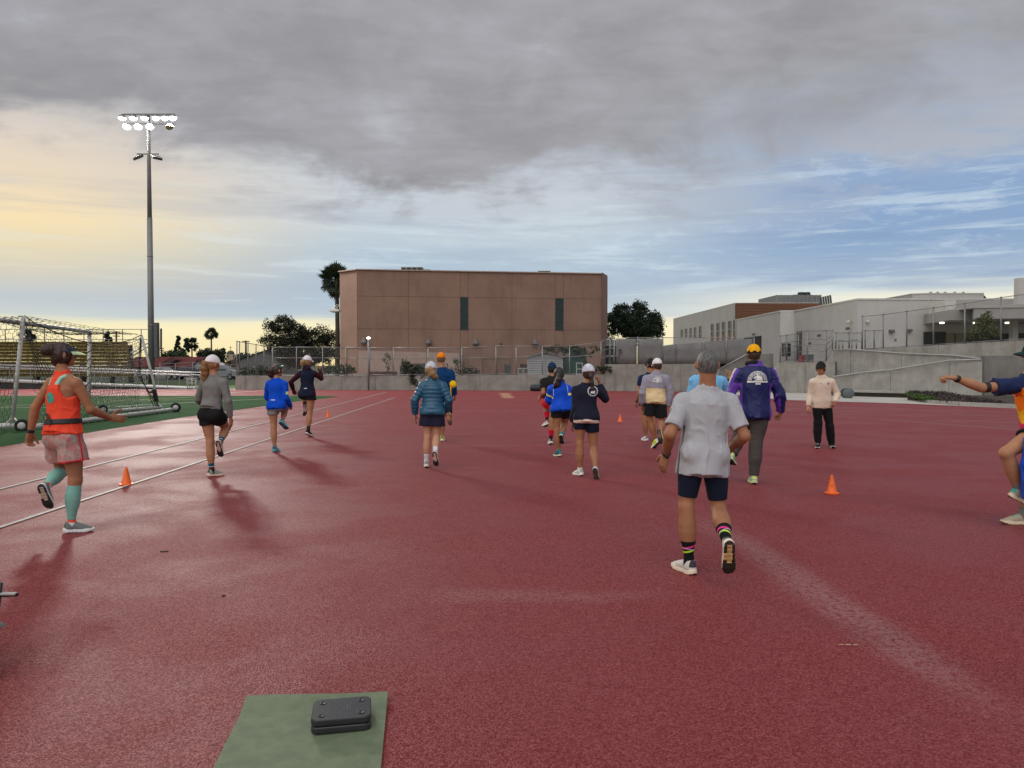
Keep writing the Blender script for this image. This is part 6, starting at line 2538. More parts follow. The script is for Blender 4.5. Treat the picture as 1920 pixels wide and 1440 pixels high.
    def girdle(s, inf=0.0):
        H, J = s.H, s.J
        r = (.027 if s.sex == 'f' else .032) * H * s.g
        nb = s.neck - s.up * .01 * H
        o = [Limb(J['SL'], J['SR'], (r + inf, r * 1.15 + inf, r + inf))]
        for q in 'LR':
            o.append(Limb(nb - s.up * .004 * H, J['S' + q] - s.up * .004 * H, np.array((.030, .024)) * H + inf * .8))
        return o

    def uarm(s, q, inf=0.0, t1=None, flare=0.0):
        k = (.86 if s.sex == 'f' else 1.0) * s.g * s.H
        r = np.array((.0305, .033, .0295, .027, .0245)) * k + inf + np.linspace(0, flare, 5)
        return Limb(s.J['S' + q], s.J['E' + q], r, cut1=t1)

    def farm(s, q, inf=0.0, t1=None, t0=None, quilt=0, cuff=0.0):
        k = (.88 if s.sex == 'f' else 1.0) * s.g * s.H
        r = np.array((.0245, .0275, .0255, .0205, .0165)) * k + inf + np.linspace(0, cuff, 5)
        return Limb(s.J['E' + q], s.J['W' + q], r, cut1=t1, cut0=t0, quilt=quilt)

    def thigh(s, q, inf=0.0, t1=None, flare=0.0):
        H = s.H * (1.0 if s.sex == 'f' else .98)
        r = np.array((.048, .0535, .048, .0395, .0325)) * H * (.5 + .5 * s.g) + inf + np.linspace(0, flare, 5)
        return Limb(s.J['H' + q], s.J['K' + q], r, cut1=t1)

    def legback(s, q):
        h, k, a = s.J['H' + q], s.J['K' + q], s.J['A' + q]
        w = nrm(a - k)
        f = k - (h + a) / 2
        f = f if np.linalg.norm(f) > .05 else s.F
        f = nrm(f * 1.0 + s.F * .02)
        b = -(f - w * np.dot(f, w))
        return nrm(b)

    def shank(s, q, inf=0.0, t0=None, t1=None):
        H = s.H * (.95 if s.sex == 'f' else 1.0)
        k, a = s.J['K' + q], s.J['A' + q]
        b = s.legback(q) * .012 * H
        r1 = np.array((.0300, .0325, .0375, .0385, .0335, .0250, .0185, .0168)) * H + inf
        r0 = np.array((.0320, .0290, .0280, .0270, .0240, .0205, .0175, .0170)) * H + inf
        return [Limb(k, a, r0, cut0=t0, cut1=t1), Limb(k + b, a + b * .35, r1, cut0=t0, cut1=t1)]

    def headp(s, inf=0.0):
        f = (s.hR, s.hF, s.hU)
        k = .985 if s.sex == 'f' else 1.02
        return Ball(s.hc - s.hF * .006, np.array((.0745, .094, .100)) * k + inf, f)

    def build(s, label, skin, hand, group, eyes):
        H, J = s.H, s.J
        hF, hR, hU, c = s.hF, s.hR, s.hU, s.hc
        pr = [s.torso(cut=False)] + s.seat() + s.girdle()
        for q in 'LR':
            pr += [s.uarm(q), s.farm(q), s.thigh(q)] + s.shank(q)
            y, z = s.foot[q]
            a = J['A' + q]
            pr.append(Limb(a - y * .02 - z * .02, a + y * .12 * s.sc - z * .05 * s.sc, (.030, .022)))
        nr = (.031 if s.sex == 'f' else .0365) * H * (.6 + .4 * s.g)
        pr.append(Limb(s.neck - s.up * .03 * H + s.sF * .005, c - hU * .045 - hF * .022, (nr * 1.15, nr, nr * .98)))
        k = .985 if s.sex == 'f' else 1.02
        pr += [s.headp()]
        V, Q = surface(*field(pr, .022, s.vox))
        # head in finer detail, in the same mesh
        hv = min(s.vox, .0075)
        fr = (hR, hF, hU)
        hp = [s.headp(), Ball(c + hF * .028 - hU * .058, np.array((.056, .062, .058)) * k, fr),
              Limb(c - hU * .085 - hF * .02, c - hU * .03 - hF * .02, (nr, nr * 1.0)),
              Ball(c + hF * .072 - hU * .094, np.array((.022, .018, .016)), fr),
              Limb(c + hF * .086 + hU * .008, c + hF * .104 - hU * .030, (.008, .0125)),
              Limb(c + hF * .076 + hU * .022 - hR * .04, c + hF * .076 + hU * .022 + hR * .04, (.010, .014, .010)),
              Limb(c + hF * .086 - hU * .060 - hR * .018, c + hF * .086 - hU * .060 + hR * .018, .0075)]
        for sg in (-1, 1):
            hp.append(Ball(c + hR * sg * .048 + hF * .055 - hU * .022, (.022, .022, .020), fr))
            e = nrm(hR * sg - hF * .55)
            hp.append(Ball(c + hR * sg * .085 * k - hF * .012 - hU * .012, (.009, .020, .033), (e, np.cross(hU, e), hU)))
        soc = [Ball(c + hR * sg * .033 + hF * .098 + hU * .002, (.017, .014, .011), fr) for sg in (-1, 1)]
        V2, Q2 = surface(*field(hp, .014, hv, minus=soc))
        parts = [(V, Q), (V2, Q2)]
        fv = .0042 if s.vox < .009 else (.0052 if s.vox < .0115 else .0062)
        for q, sd in (('L', -1), ('R', 1)):
            hs = hand.get(q, {})
            W, E = J['W' + q], J['E' + q]
            d = nrm(W - E)
            if 'd' in hs:
                d = nrm(hs['d'])
            n_ = np.array(hs.get('n', tuple(-s.sR * sd)), float)
            hpr = hand_prims(W, d, n_, sd, H * .98, hs.get('curl', .32), hs.get('spread', .10), hs.get('thumb', .8))
            r = .0165 * H * (.88 if s.sex == 'f' else 1)
            hpr.append(Limb(W - nrm(W - E) * .05, W, (r * 1.03, r * .98)))
            parts.append(surface(*field(hpr, .006, fv)))
        VV, QQ, b = [], [], 0
        for v, f in parts:
            VV.append(v)
            QQ.append(f + b)
            b += len(v)
        me = npmesh('person', np.concatenate(VV), np.concatenate(QQ), s.loc)
        s.o = link('person', me, skin_mat(skin), None, s.loc)
        tag(s.o, label, 'person', group)
        s.bvh_body = (np.concatenate(VV), np.concatenate(QQ))
        if eyes:
            for sg in (-1, 1):
                mb = MB()
                p = c + hR * sg * .033 + hF * .082 + hU * .001
                mb.lathe([(.001, -.012), (.008, -.009), (.0118, -.002), (.0118, .002), (.008, .009), (.001, .0118)], 10, p, hF, 0)
                mb.lathe([(.0055, .0095), (.0052, .0122), (.001, .0124)], 8, p, hF, 1)
                mb.build('eye', [mat('eye_white', (.7, .68, .64), .3), mat('eye_dark', (.02, .012, .008), .2)], s.o, smooth=True)
        if s.warn:
            open("/tmp/pose.txt","a").write("%s %s\n"%(label[:40],s.warn))

    # ---------------------------------------------------------------- clothes
    def wear(s, name, prims, m, k=.03, bumps=None, cuts=(), minus=(), attrs=None, vox=None):
        V, Q = surface(*field(prims, k, vox or s.vox, cuts, minus, bumps))
        av = {q: f(V) for q, f in (attrs or {}).items()}
        me = npmesh(name, V, Q, s.loc, av)
        o = link(name, me, m, s.o, s.loc)
        s.last = (V, Q)
        return o

    def top(s, m, name='shirt', hem=.02, ease=.012, sleeve='long', sl=.55, loose=.3, k=.03, fold=.005, flare=.012, collar=0.0, attrs=None,
            minus=(), cuff=.92, quilt=0, arm_inf=None, hemflare=0.0):
        H = s.H
        ai = ease if arm_inf is None else arm_inf
        t0 = -hem / s.tL
        tor = s.torso(t0, 1.0, ease, loose=loose, quilt=quilt, n=13)
        if hemflare:
            tor.ru[:3] += hemflare * np.array((1, .6, .25))
            tor.rv[:3] += hemflare * np.array((1, .6, .25))
        pr = [tor]
        # drape over the seat
        lo = s.ta + s.up * t0 * s.tL
        pr.append(Limb(lo + s.bk * .022 * H, s.ta + s.up * .32 * s.tL + s.bk * .004 * H, np.array((.080, .078, .07)) * H * (1.0 if s.sex == 'f' else .95) + ease,
                       np.array((.066, .064, .05)) * H + ease, u=s.tu, cut0=0.0, quilt=quilt))
        pl = (lo, -s.up)
        for b in s.seat(max(ease, .009) + .004):
            b.cut = pl
            pr.append(b)
        for q in 'LR':
            tq = s.thigh(q, max(ease, .009) + .005)
            if np.dot(tq.w, -s.up) > .8:
                tq.plane = pl
                pr.append(tq)
        if sleeve != 'none':
            pr += s.girdle(ease)
        for q in 'LR':
            if sleeve == 'long':
                pr.append(s.uarm(q, ai))
                pr.append(s.farm(q, ai, t1=cuff, quilt=quilt))
                if quilt:
                    pr[-2].quilt = quilt
            elif sleeve == 'short':
                pr.append(s.uarm(q, ai, t1=sl, flare=flare))
        if collar:
            pr.append(Limb(s.neck - s.up * .03 * H, s.neck + nrm(s.hc - s.neck) * collar, np.array((.042, .0415)) * H, cut1=1.0))
        else:
            nr = float(s.tru(1.0)) + ease + .010
            minus = list(minus) + [Limb(s.neck + s.up * (nr - .026) - s.sF * .004, s.neck + s.up * .16 + s.sF * .02, nr)]
        bumps = [(fold * 1.2, (10, 10, 4.0), True), (fold * .8, (18, 18, 8), True), (fold * .6, (4, 4, 2.0), False)] if fold else None
        s.top_spec = (pr, k, minus)
        return s.wear(name, pr, m, k, bumps, attrs=attrs, minus=minus)

    def belt_over(s, m, z0, z1, grow=.008, name='belt'):
        pr, k, minus = s.top_spec
        for p in pr:
            if isinstance(p, Ball):
                p.r = p.r + grow
            else:
                p.ru, p.rv = p.ru + grow, p.rv + grow
        b = s.pel + s.up * z0
        t = s.pel + s.up * z1
        return s.wear(name, pr, m, k, cuts=[(b, -s.up), (t, s.up)], vox=.006)

    def shorts(s, m, name='shorts', frac=.45, ease=.012, flare=.02, top=.25, fold=.004, attrs=None, k=.025):
        e0 = min(ease, .008)
        pr = [s.torso(-.03, top, e0, cut=False)] + s.seat(e0)
        pr[0].cut1 = 1.0
        for q in 'LR':
            th = s.thigh(q, e0, t1=frac)
            th.ru = th.ru + np.linspace(0, (ease - e0 + flare) / max(frac, .25), 5)
            th.rv = th.ru
            pr.append(th)
        return s.wear(name, pr, m, k, [(fold, (8, 8, 4), True)] if fold else None, attrs=attrs)

    def pants(s, m, ease=.014, fold=.006, cuff=.93, name='trousers', wide=0.0):
        pr = [s.torso(-.03, .25, .008, cut=False)] + s.seat(.008)
        pr[0].cut1 = 1.0
        for q in 'LR':
            th = s.thigh(q, .008)
            th.ru = th.ru + np.minimum(np.linspace(0, 3, 5), 1) * (ease + wide - .008)
            th.rv = th.ru
            pr.append(th)
            a = s.shank(q, ease + wide * .5, t1=cuff)
            pr += a
            pr.append(Limb(s.J['K' + q], s.J['A' + q], np.array((.036, .034, .029, .026)) * s.H + ease * .5 + wide, cut1=cuff))
        return s.wear(name, pr, m, .03, [(fold, (9, 9, 4), True), (fold * .5, (20, 20, 12), True)])

    def socks(s, m, t0=.72, inf=.004, attrs=None, which='LR', name='sock', t1=None):
        for q in which:
            pr = s.shank(q, inf, t0=t0, t1=t1)
            if t1 is None:
                y, z = s.foot[q]
                a = s.J['A' + q]
                pr.append(Limb(a + z * .03, a - z * .03 + y * .01, (.019 * s.H + inf, .021 * s.H + inf)))
            at_ = None
            if attrs:
                a, kn = s.J['A' + q], s.J['K' + q]
                w = (a - kn)
                at_ = {nm: (lambda V, f=f: f(((V - kn) @ w) / (w @ w), V, q)) for nm, f in attrs.items()}
            s.wear(name, pr, m, .012, attrs=at_, vox=min(s.vox, .008))

    def shoes(s, cols):
        for q in 'LR':
            y, z = s.foot[q]
            add_shoe(s.o, s.J['A' + q], y, z, s.sc, cols, s)

    def hair(s, m, inf=.010, low=-.06, extra=(), minus=(), face=True, name='hair', bump=.004):
        f = (s.hR, s.hF, s.hU)
        pr = [s.headp(inf), Ball(s.hc - s.hF * .035 - s.hU * .045, (.060 + inf * .5, .052 + inf, .055), f)] + list(extra)
        mi = [Ball(s.hc + s.hF * .088 - s.hU * .035, (.074, .066, .088), f)] if face else []
        for sg in (-1, 1):
            mi.append(Ball(s.hc + s.hR * sg * .096 + s.hF * .004 - s.hU * .016, (.027, .034, .042), f))
        cuts = [(s.hc + s.hU * low, nrm(-s.hU * .95 + s.hF * .3))] if not extra else []
        return s.wear(name, pr, m, .014, [(bump, (60, 60, 22), False), (bump * .7, (24, 24, 9), True)], cuts=cuts, minus=mi + list(minus), vox=min(s.vox, .0085))

    def tail(s, m, pts, rs, name='ponytail', wob=.007):
        """pts in the head frame: right, forward, up"""
        P = [s.hc + s.hR * a + s.hF * b + s.hU * c for a, b, c in pts]
        pr = [Limb(P[i], P[i + 1], (rs[i], rs[i + 1])) for i in range(len(P) - 1)]
        return s.wear(name, pr, m, .02, [(wob, (45, 45, 10), True), (wob * .6, (20, 20, 7), False)], vox=min(s.vox, .0075))

    def cap(s, m, brim_m=None, low=.018, brim=.075, opening=None, name='cap', back=False, attrs=None, tiltk=.16, inf=.019):
        f = (s.hR, s.hF, s.hU)
        dome = Ball(s.hc + s.hU * .008 - s.hF * .004, np.array((.0745, .094, .104)) + inf, f)
        mi = []
        fd = -s.hF if back else s.hF
        if opening is not None:
            mi.append(Ball(s.hc - fd * .115 + s.hU * (low - .012), (.034, .05, .030), f))
        o = s.wear(name, [dome], m, .01, [(.0015, (26, 26, 26), False)], cuts=[(s.hc + s.hU * low, nrm(-s.hU + s.hF * tiltk * -1))], minus=mi, vox=min(s.vox, .0075), attrs=attrs)
        mb = MB()
        mb.lathe([(.010, -.003), (.0095, .003), (.004, .006)], 8, s.hc + s.hU * (.008 + .104 + inf) - s.hF * .004, s.hU)
        mb.build('cap_button', m, o, smooth=True)
        mb = MB()
        na, nr_ = 15, 5
        vs, fs = [], []
        for lay in (0, 1):
            for i in range(na):
                a = R(-64 + 128 * i / (na - 1))
                for j in range(nr_):
                    t = j / (nr_ - 1)
                    ext = brim * max(0, math.cos(a * 1.38)) ** .6
                    p = s.hc + s.hR * math.sin(a) * (.0745 + inf - .002) + fd * (math.cos(a) * (.094 + inf - .004) + ext * t) \
                        + s.hU * (low + .004 - .020 * t * t - .030 * t * math.sin(a) ** 2 - tiltk * 0 - lay * .004) - s.hU * 0
                    vs.append(p)
        n1 = na * nr_
        for lay in (0, 1):
            for i in range(na - 1):
                for j in range(nr_ - 1):
                    q = [lay * n1 + i * nr_ + j, lay * n1 + (i + 1) * nr_ + j, lay * n1 + (i + 1) * nr_ + j + 1, lay * n1 + i * nr_ + j + 1]
                    fs.append(tuple(q if lay else q[::-1]))
        for i in range(na - 1):
            fs.append((i * nr_ + nr_ - 1, (i + 1) * nr_ + nr_ - 1, n1 + (i + 1) * nr_ + nr_ - 1, n1 + i * nr_ + nr_ - 1))
        mb.add(vs, fs)
        mb.build('brim', brim_m or m, o, smooth=True)
        for a in (0, 60, 120):
            mb = MB()
            ca, sa = math.cos(R(a)), math.sin(R(a))
            pts = []
            for i in range(17):
                e_ = R(12 + 156 * i / 16)
                h, v = math.cos(e_), math.sin(e_)
                pts.append(s.hc + s.hU * .008 - s.hF * .004 + s.hR * (sa * h * (.0745 + inf + .0005)) + s.hF * (ca * h * (.094 + inf + .0005)) + s.hU * v * (.104 + inf + .0005))
            mb.tube(pts, .0022, 5)
            mb.build('seam', m, o, smooth=True)
        return o

    def band(s, q, m, name='watch', t=.90, w=.022, inf=.006, face=True, bone='F'):
        a, b = (s.J['E' + q], s.J['W' + q]) if bone == 'F' else (s.J['S' + q], s.J['E' + q])
        L = np.linalg.norm(b - a)
        p = s.farm(q, inf, t1=t + w / L / 2, t0=t - w / L / 2) if bone == 'F' else s.uarm(q, inf, t1=t + w / L / 2)
        if bone != 'F':
            p.cut0 = t - w / L / 2
        pr = [p]
        o = s.wear(name, pr, m, .005, vox=.0055)
        if face:
            d = nrm(b - a)
            out = nrm(np.cross(d, np.cross((0, -1, .25), d)))
            c = a + d * L * t + out * (.0165 * s.H + .006)
            mb = MB()
            mb.obox(c, d, np.cross(d, out), out, .017, .016, .006)
            mb.build('watch_face', mat('watch_glass', (.03, .03, .035), .25), o, bevel=.003)
        return o

    def project(s, name, polys, origin, U, V, m, VQ=None, off=.004, cell=.02, parent=None):
        """lay flat print or straps on a surface, seen along U x V"""
        vq = VQ or s.last
        bvh = BVHTree.FromPolygons([Vector(p) for p in vq[0]], [tuple(int(i) for i in f) for f in vq[1]])
        Nn = nrm(np.cross(V, U))     # points into the body
        bm = bmesh.new()
        for poly in polys:
            if len(poly) == 4 and False:
                continue
            vs = [bm.verts.new((p[0], p[1], 0)) for p in poly]
            for t in tessellate_polygon([[Vector((p[0], p[1], 0)) for p in poly]]):
                try:
                    bm.faces.new([vs[i] for i in t])
                except ValueError:
                    pass
        for _ in range(4):
            es = [e for e in bm.edges if e.calc_length() > cell]
            if not es:
                break
            bmesh.ops.subdivide_edges(bm, edges=es, cuts=1, use_grid_fill=False)
            bmesh.ops.triangulate(bm, faces=[f for f in bm.faces if len(f.verts) > 3])
        dm = None
        pts = []
        for v in bm.verts:
            o = np.asarray(origin) + np.asarray(U) * v.co.x + np.asarray(V) * v.co.y
            st = o - Nn * .6
            h = bvh.ray_cast(Vector(st), Vector(Nn), 1.0)
            d = h[3] if h[0] is not None else dm
            if h[0] is not None:
                dm = d
            pts.append((v, st, d))
        for v, st, d in pts:
            d = d if d is not None else (dm if dm is not None else .6)
            v.co = Vector(st + Nn * (d - off) - s.loc)
        me = bpy.data.meshes.new(name)
        bm.normal_update()
        bm.to_mesh(me)
        bm.free()
        return link(name, me, m, parent or s.o, s.loc)


def seg_t(V, a, b):
    w = b - a
    return ((V - a) @ w) / (w @ w)


def disc(cx, cy, rx, ry=None, n=20):
    ry = ry or rx
    return [(cx + rx * math.cos(2 * math.pi * i / n), cy + ry * math.sin(2 * math.pi * i / n)) for i in range(n)]


def arc_band(cx, cy, r0, r1, a0, a1, n=18):
    A = [R(a0 + (a1 - a0) * i / n) for i in range(n + 1)]
    return [(cx + r1 * math.cos(a), cy + r1 * math.sin(a)) for a in A] + [(cx + r0 * math.cos(a), cy + r0 * math.sin(a)) for a in A[::-1]]


def emblem(k=1.0, full=True):
    """an arch of small marks over a horned horse head with a ribbon below"""
    P = [arc_band(0, 0, .098, .104, 0, 180), arc_band(0, 0, .066, .071, 0, 180)]
    for i in range(19):
        a = 6 + i * 9.33
        P.append(arc_band(0, 0, .074, .094, a, a + (5.5 if i % 3 else 4), 2))
    P.append([(-.110, -.022), (.110, -.022), (.110, -.004), (-.110, -.004)])
    P.append([(-.026, -.044), (.026, -.044), (.026, -.028), (-.026, -.028)])
    P.append([(-.050, .000), (.048, .000), (.050, .018), (.046, .034), (.034, .048), (.016, .056), (.006, .056), (-.012, .090), (-.010, .056),
              (-.020, .050), (-.034, .044), (-.046, .030), (-.044, .022), (-.032, .020), (-.018, .024), (-.010, .020), (-.026, .010)])
    return [[(x * k, y * k) for x, y in p] for p in P]

# ------------------------------------------------------------------ the people
def c3(r, g, b, k=1.0):
    q = lin(r, g, b)
    return tuple(x * k for x in q[:3])


BLACK = (.012, .012, .014)
NAVY = (.010, .013, .035)
WHITE = (.72, .72, .70)
SH_WHITE = ((.62, .63, .62), (.4, .42, .42), (.72, .71, .68), (.02, .02, .02), (.55, .45, .38))
black_strap = mat('black_strap', (.012, .012, .013), .55, .1, 60, .2, 200)
brown_hair = hair_mat('brown_hair', (.022, .010, .006))
black_hair = hair_mat('black_hair', (.007, .005, .005), (.02, .015, .013))
grey_hair = hair_mat('grey_hair', (.050, .047, .045), (.165, .163, .16))
blond_hair = hair_mat('blond_hair', (.20, .11, .045), (.42, .27, .12))
ginger_hair = hair_mat('ginger_hair', (.16, .065, .022), (.40, .20, .075))


# 1 woman in the orange vest, nearest on the left
p = Person('woman in orange racerback vest and mint calf sleeves skipping beside the goal', H=1.71, sex='f', yaw=22, syaw=20, hyaw=48,
           stance='R', gy=1000, ax=130, foot_yaw=68, head=(119, 664), neck=(117, 697), HL=(94, 830), HR=(131, 830), KR=(137, 903, .25), KL=(117, 884, .9),
           A=(86, 914, -1), T=(97, 963, -.2), EL=(66, 764, -.35), WL=(57, 812, .4), ER=(170, 768, .5), WR=(206, 783, 1), lean=.02, skin='tan',
           hand=dict(R=dict(d=(.85, .45, -.15), n=(-.45, .85, .05), curl=.25, thumb=1.3), L=dict(curl=.5)), g=1.04)
body = p.bvh_body
sk = fabric('coral_print_shorts', c3(176, 152, 146), (('trim', (.62, .04, .05)),), pattern=(c3(178, 118, 116), 14.0, c3(150, 140, 134)), var=.05)
J = p.J
p.shorts(sk, frac=.54, ease=.016, flare=.03, fold=.007,
         attrs=dict(trim=lambda V: np.maximum(np.maximum(np.minimum(seg_t(V, J['HL'], J['KL']) - .505, .08 - np.linalg.norm(V - (J['HL'] * .47 + J['KL'] * .53), axis=1) + .05),
                                                         np.minimum(seg_t(V, J['HR'], J['KR']) - .505, .14 - np.linalg.norm(V - (J['HR'] * .47 + J['KR'] * .53), axis=1))),
                                              .012 - np.abs((V - J['HR']) @ p.bk + .01) - 9 * np.maximum(0, .05 - (V - J['HR']) @ p.tu))))
f = (p.tu, p.bk, p.up)
mi = []
for q, k in (('L', -1), ('R', 1)):
    mi.append(Ball(J['S' + q] + p.sR * k * .022 + p.bk * .10 - p.up * .010, (.132, .16, .150), f))
    mi.append(Ball(J['S' + q] + p.sR * k * .03 - p.bk * .03 - p.up * .03, (.075, .14, .125), f))
balls = [mi[0], mi[2]]
orange = fabric('orange_vest_cloth', (.78, .060, .022), (('mint', c3(150, 200, 185)),), rough=.7, var=.06, spec=.3)
p.top(orange, name='vest', hem=-.055, ease=.016, sleeve='none', loose=.45, fold=.007, minus=mi,
      attrs=dict(mint=lambda V: np.maximum(*[np.minimum(.017 - np.abs(b_.dist(V[:, 0], V[:, 1], V[:, 2]) - .004), (V - p.neck) @ p.up + .125) for b_ in balls])))
vest = p.last
teal = fabric('teal_cloth', c3(70, 150, 135), rough=.7)
o = p.neck + p.bk * .30
p.project('vest_opening', [disc(-.012, -.250, .054, .056)], o, p.sR, p.up, teal, VQ=vest, off=.003)
p.belt_over(black_strap, .115, .165, grow=.016)
p.project('belt_tail', [[(-.075, -.395), (-.025, -.395), (.055, -.485), (.015, -.505)]], o, p.sR, p.up, black_strap, off=.020, VQ=vest)
orange_sock = fabric('orange_sock_cloth', (.8, .10, .06), (('white', WHITE),))
p.socks(fabric('mint_calf_sleeve', c3(126, 178, 166), rough=.75, var=.05), t0=.10, t1=.90, inf=.005, name='calf_sleeve')
p.socks(orange_sock, t0=.92, inf=.002, attrs=dict(white=lambda t, V, q: t - .965))
p.shoes(((.16, .17, .175), (.1, .1, .1), (.66, .67, .68), (.02, .02, .022), (.42, .34, .26)))
p.band('L', black_strap, t=.92, w=.03)
p.hair(brown_hair, low=-.066, extra=[Ball(p.hc - p.hF * .105 + p.hU * .045, (.050, .058, .050), (p.hR, p.hF, p.hU)),
                                     Ball(p.hc - p.hF * .145 + p.hU * .035, (.036, .04, .045), (p.hR, p.hF, p.hU)),
                                     Limb(p.hc - p.hU * .06 - p.hF * .05, p.hc - p.hU * .095 - p.hF * .05, (.052, .03))], bump=.009)
vis = fabric('visor_cloth', c3(60, 75, 100), rough=.6)
ring = Ball(p.hc, np.array((.0745, .094, .100)) + .016, (p.hR, p.hF, p.hU))
p.wear('visor_band', [ring], vis, .01, cuts=[(p.hc + p.hU * .022, -p.hU), (p.hc + p.hU * .052, p.hU), (p.hc - p.hF * .02, -p.hF)], vox=.0065)
mb = MB()
vs = []
for lay in (0, 1):
    for i in range(13):
        a = R(-70 + 140 * i / 12)
        for t in (0, .5, 1):
            vs.append(p.hc + p.hR * math.sin(a) * .088 + p.hF * (math.cos(a) * .108 + .085 * math.cos(a) * t) + p.hU * (.026 - .03 * t * t - lay * .004))
fs = []
for lay in (0, 1):
    for i in range(12):
        for j in range(2):
            q = [lay * 39 + i * 3 + j, lay * 39 + i * 3 + 3 + j, lay * 39 + i * 3 + 4 + j, lay * 39 + i * 3 + 1 + j]
            fs.append(tuple(q if lay else q[::-1]))
fs += [(i * 3 + 2, i * 3 + 5, 39 + i * 3 + 5, 39 + i * 3 + 2) for i in range(12)]
mb.add(vs, fs)
mb.build('visor_brim', fabric('visor_brim_cloth', c3(170, 215, 190), pattern=(c3(225, 220, 150), 9.0)), p.o, smooth=True)
mb = MB()
mb.tube([p.hc + p.hR * a * .092 + p.hF * b_ + p.hU * (.066 - .01 * abs(a)) for a, b_ in ((-1, .02), (-.9, .07), (-.5, .098), (0, .104), (.5, .098), (.9, .07), (1, .02))], .006, 6)
mb.build('sunglasses', mat('dark_lens', (.02, .03, .06), .15), p.o, smooth=True)

# 2 woman in the grey top
p = Person('woman in grey long sleeve top and black shorts with long ginger ponytail', H=1.70, sex='f', yaw=14, hyaw=38, stance='L', gy=894, ax=395, foot_yaw=42,
           head=(399, 682), neck=(401, 704), HL=(386, 786), HR=(414, 786), KL=(392, 828, .3), KR=(425, 803, 1), A=(413, 829, -.9), T=(415, 857, -.2),
           EL=(373, 744, .3), WL=(386, 762, 1), ER=(428, 752, -.2), WR=(432, 783, .6), skin='mid', hand=dict(R=dict(curl=.15)))
p.shorts(fabric('black_shorts_cloth', BLACK), frac=.38, ease=.009, flare=.018)
p.top(fabric('grey_marl_top', c3(118, 116, 114), var=.06), hem=-.085, ease=.007, loose=.25, fold=.006, k=.022)
ls = fabric('teal_sock_cloth', c3(20, 90, 112), (('white', WHITE), ('maroon', (.07, .012, .02))))
p.socks(ls, t0=.74, attrs=dict(white=lambda t, V, q: .012 - np.abs(t - .865), maroon=lambda t, V, q: t - .875))
p.shoes((c3(140, 152, 138), c3(80, 90, 84), c3(225, 190, 178), (.015, .015, .015), c3(190, 150, 135)))
p.hair(ginger_hair)
wc = fabric('white_cap_cloth', c3(222, 218, 222), rough=.7, var=.04)
p.cap(wc, opening=1, low=.012)
p.tail(ginger_hair, [(0, -.098, .02), (-.005, -.125, .0), (-.015, -.125, -.06), (-.03, -.105, -.14), (-.055, -.095, -.22), (-.07, -.09, -.27)], (.022, .034, .040, .040, .030, .010))

# 3 woman in the bright blue top
p = Person('woman in bright blue long sleeve top and grey shorts with brown ponytail', H=1.62, sex='f', yaw=8, hyaw=42, stance='L', gy=848, ax=514, foot_yaw=4,
           head=(520, 694), neck=(518, 710), HL=(511, 770), HR=(532, 768), KL=(512, 806, .2), KR=(536, 766, 1), A=(529, 790, -1), T=(537, 801, .4),
           EL=(500, 742, .5), WL=(507, 752, 1), ER=(536, 742, -.2), WR=(543, 758, .7), skin='mid', hand=dict(R=dict(curl=.8), L=dict(curl=.8)))
p.shorts(fabric('grey_shorts_cloth', c3(128, 124, 122)), frac=.44, ease=.010, flare=.015)
blue = fabric('royal_blue_top', c3(10, 72, 190), (('flash', c3(200, 235, 140)),), var=.06)
J = p.J
p.top(blue, hem=.06, ease=.008, loose=.35, fold=.007, cuff=1.25, k=.022,
      attrs=dict(flash=lambda V: np.where(seg_t(V, J['SR'], J['ER']) < 0, -1, np.minimum(.022 - np.abs(seg_t(V, J['SR'], J['ER']) - .66) * .22, (V - (J['SR'] + J['ER']) / 2) @ np.array((.9, -.1, 0)) - .028))))
p.project('print', [[(-.05, -.405), (.03, -.405), (.03, -.39), (-.05, -.39)]], p.neck + p.bk * .3, p.sR, p.up, mat('white_print', (.7, .7, .7), .6))
p.socks(fabric('grey_sock_cloth', c3(120, 120, 120)), t0=.9)
p.shoes((c3(90, 155, 165), c3(40, 80, 95), c3(90, 160, 175), (.03, .05, .07), c3(60, 100, 120)))
p.hair(brown_hair)
p.tail(brown_hair, [(0, -.10, .02), (-.02, -.125, -.01), (-.04, -.11, -.08), (-.035, -.085, -.14)], (.03, .05, .05, .018))
mb = MB()
mb.tube([p.hc + p.hR * a * .088 + p.hF * b_ + p.hU * (.085 - .02 * abs(a)) for a, b_ in ((-1, .0), (-.9, .06), (-.5, .088), (0, .095), (.5, .088), (.9, .06), (1, .0))], .008, 6)
mb.build('sunglasses', mat('mint_frame', c3(90, 190, 160), .3), p.o, smooth=True)

# 4 woman in navy, farthest on the left
p = Person('woman in navy hooded top with maroon sleeves and white cap in mid stride', H=1.74, sex='f', yaw=4, hyaw=28, stance='R', gy=819, ax=577, ah=.125, foot_yaw=22,
           head=(576.5, 677), neck=(576, 691), HL=(569, 741), HR=(583, 738), KR=(580, 779, .3), KL=(569, 738, 1), A=(572, 761, -.8), T=(571, 772, -.1),
           EL=(548, 714, -.3), WL=(550, 731, .7), ER=(600, 708, .3), WR=(600, 695, 1), skin='mid', lean=.05, hand=dict(L=dict(curl=.85), R=dict(d=(0, .3, .95), curl=.7)))
nav = fabric('navy_top', (.008, .012, .032), (('sleeve', (.035, .006, .014)),))
J = p.J
p.shorts(fabric('black_run_shorts', BLACK), frac=.30, ease=.012, flare=.03)
p.top(nav, hem=.07, ease=.009, loose=.0, fold=.003, k=.022,
      attrs=dict(sleeve=lambda V: np.maximum(-(V - J['SL']) @ p.sR + .0, (V - J['SR']) @ p.sR)))
p.project('print', [[(-.03, -.46), (.04, -.46), (.04, -.447), (-.03, -.447)]], p.neck + p.bk * .3, p.sR, p.up, mat('white_print', (.7, .7, .7), .6))
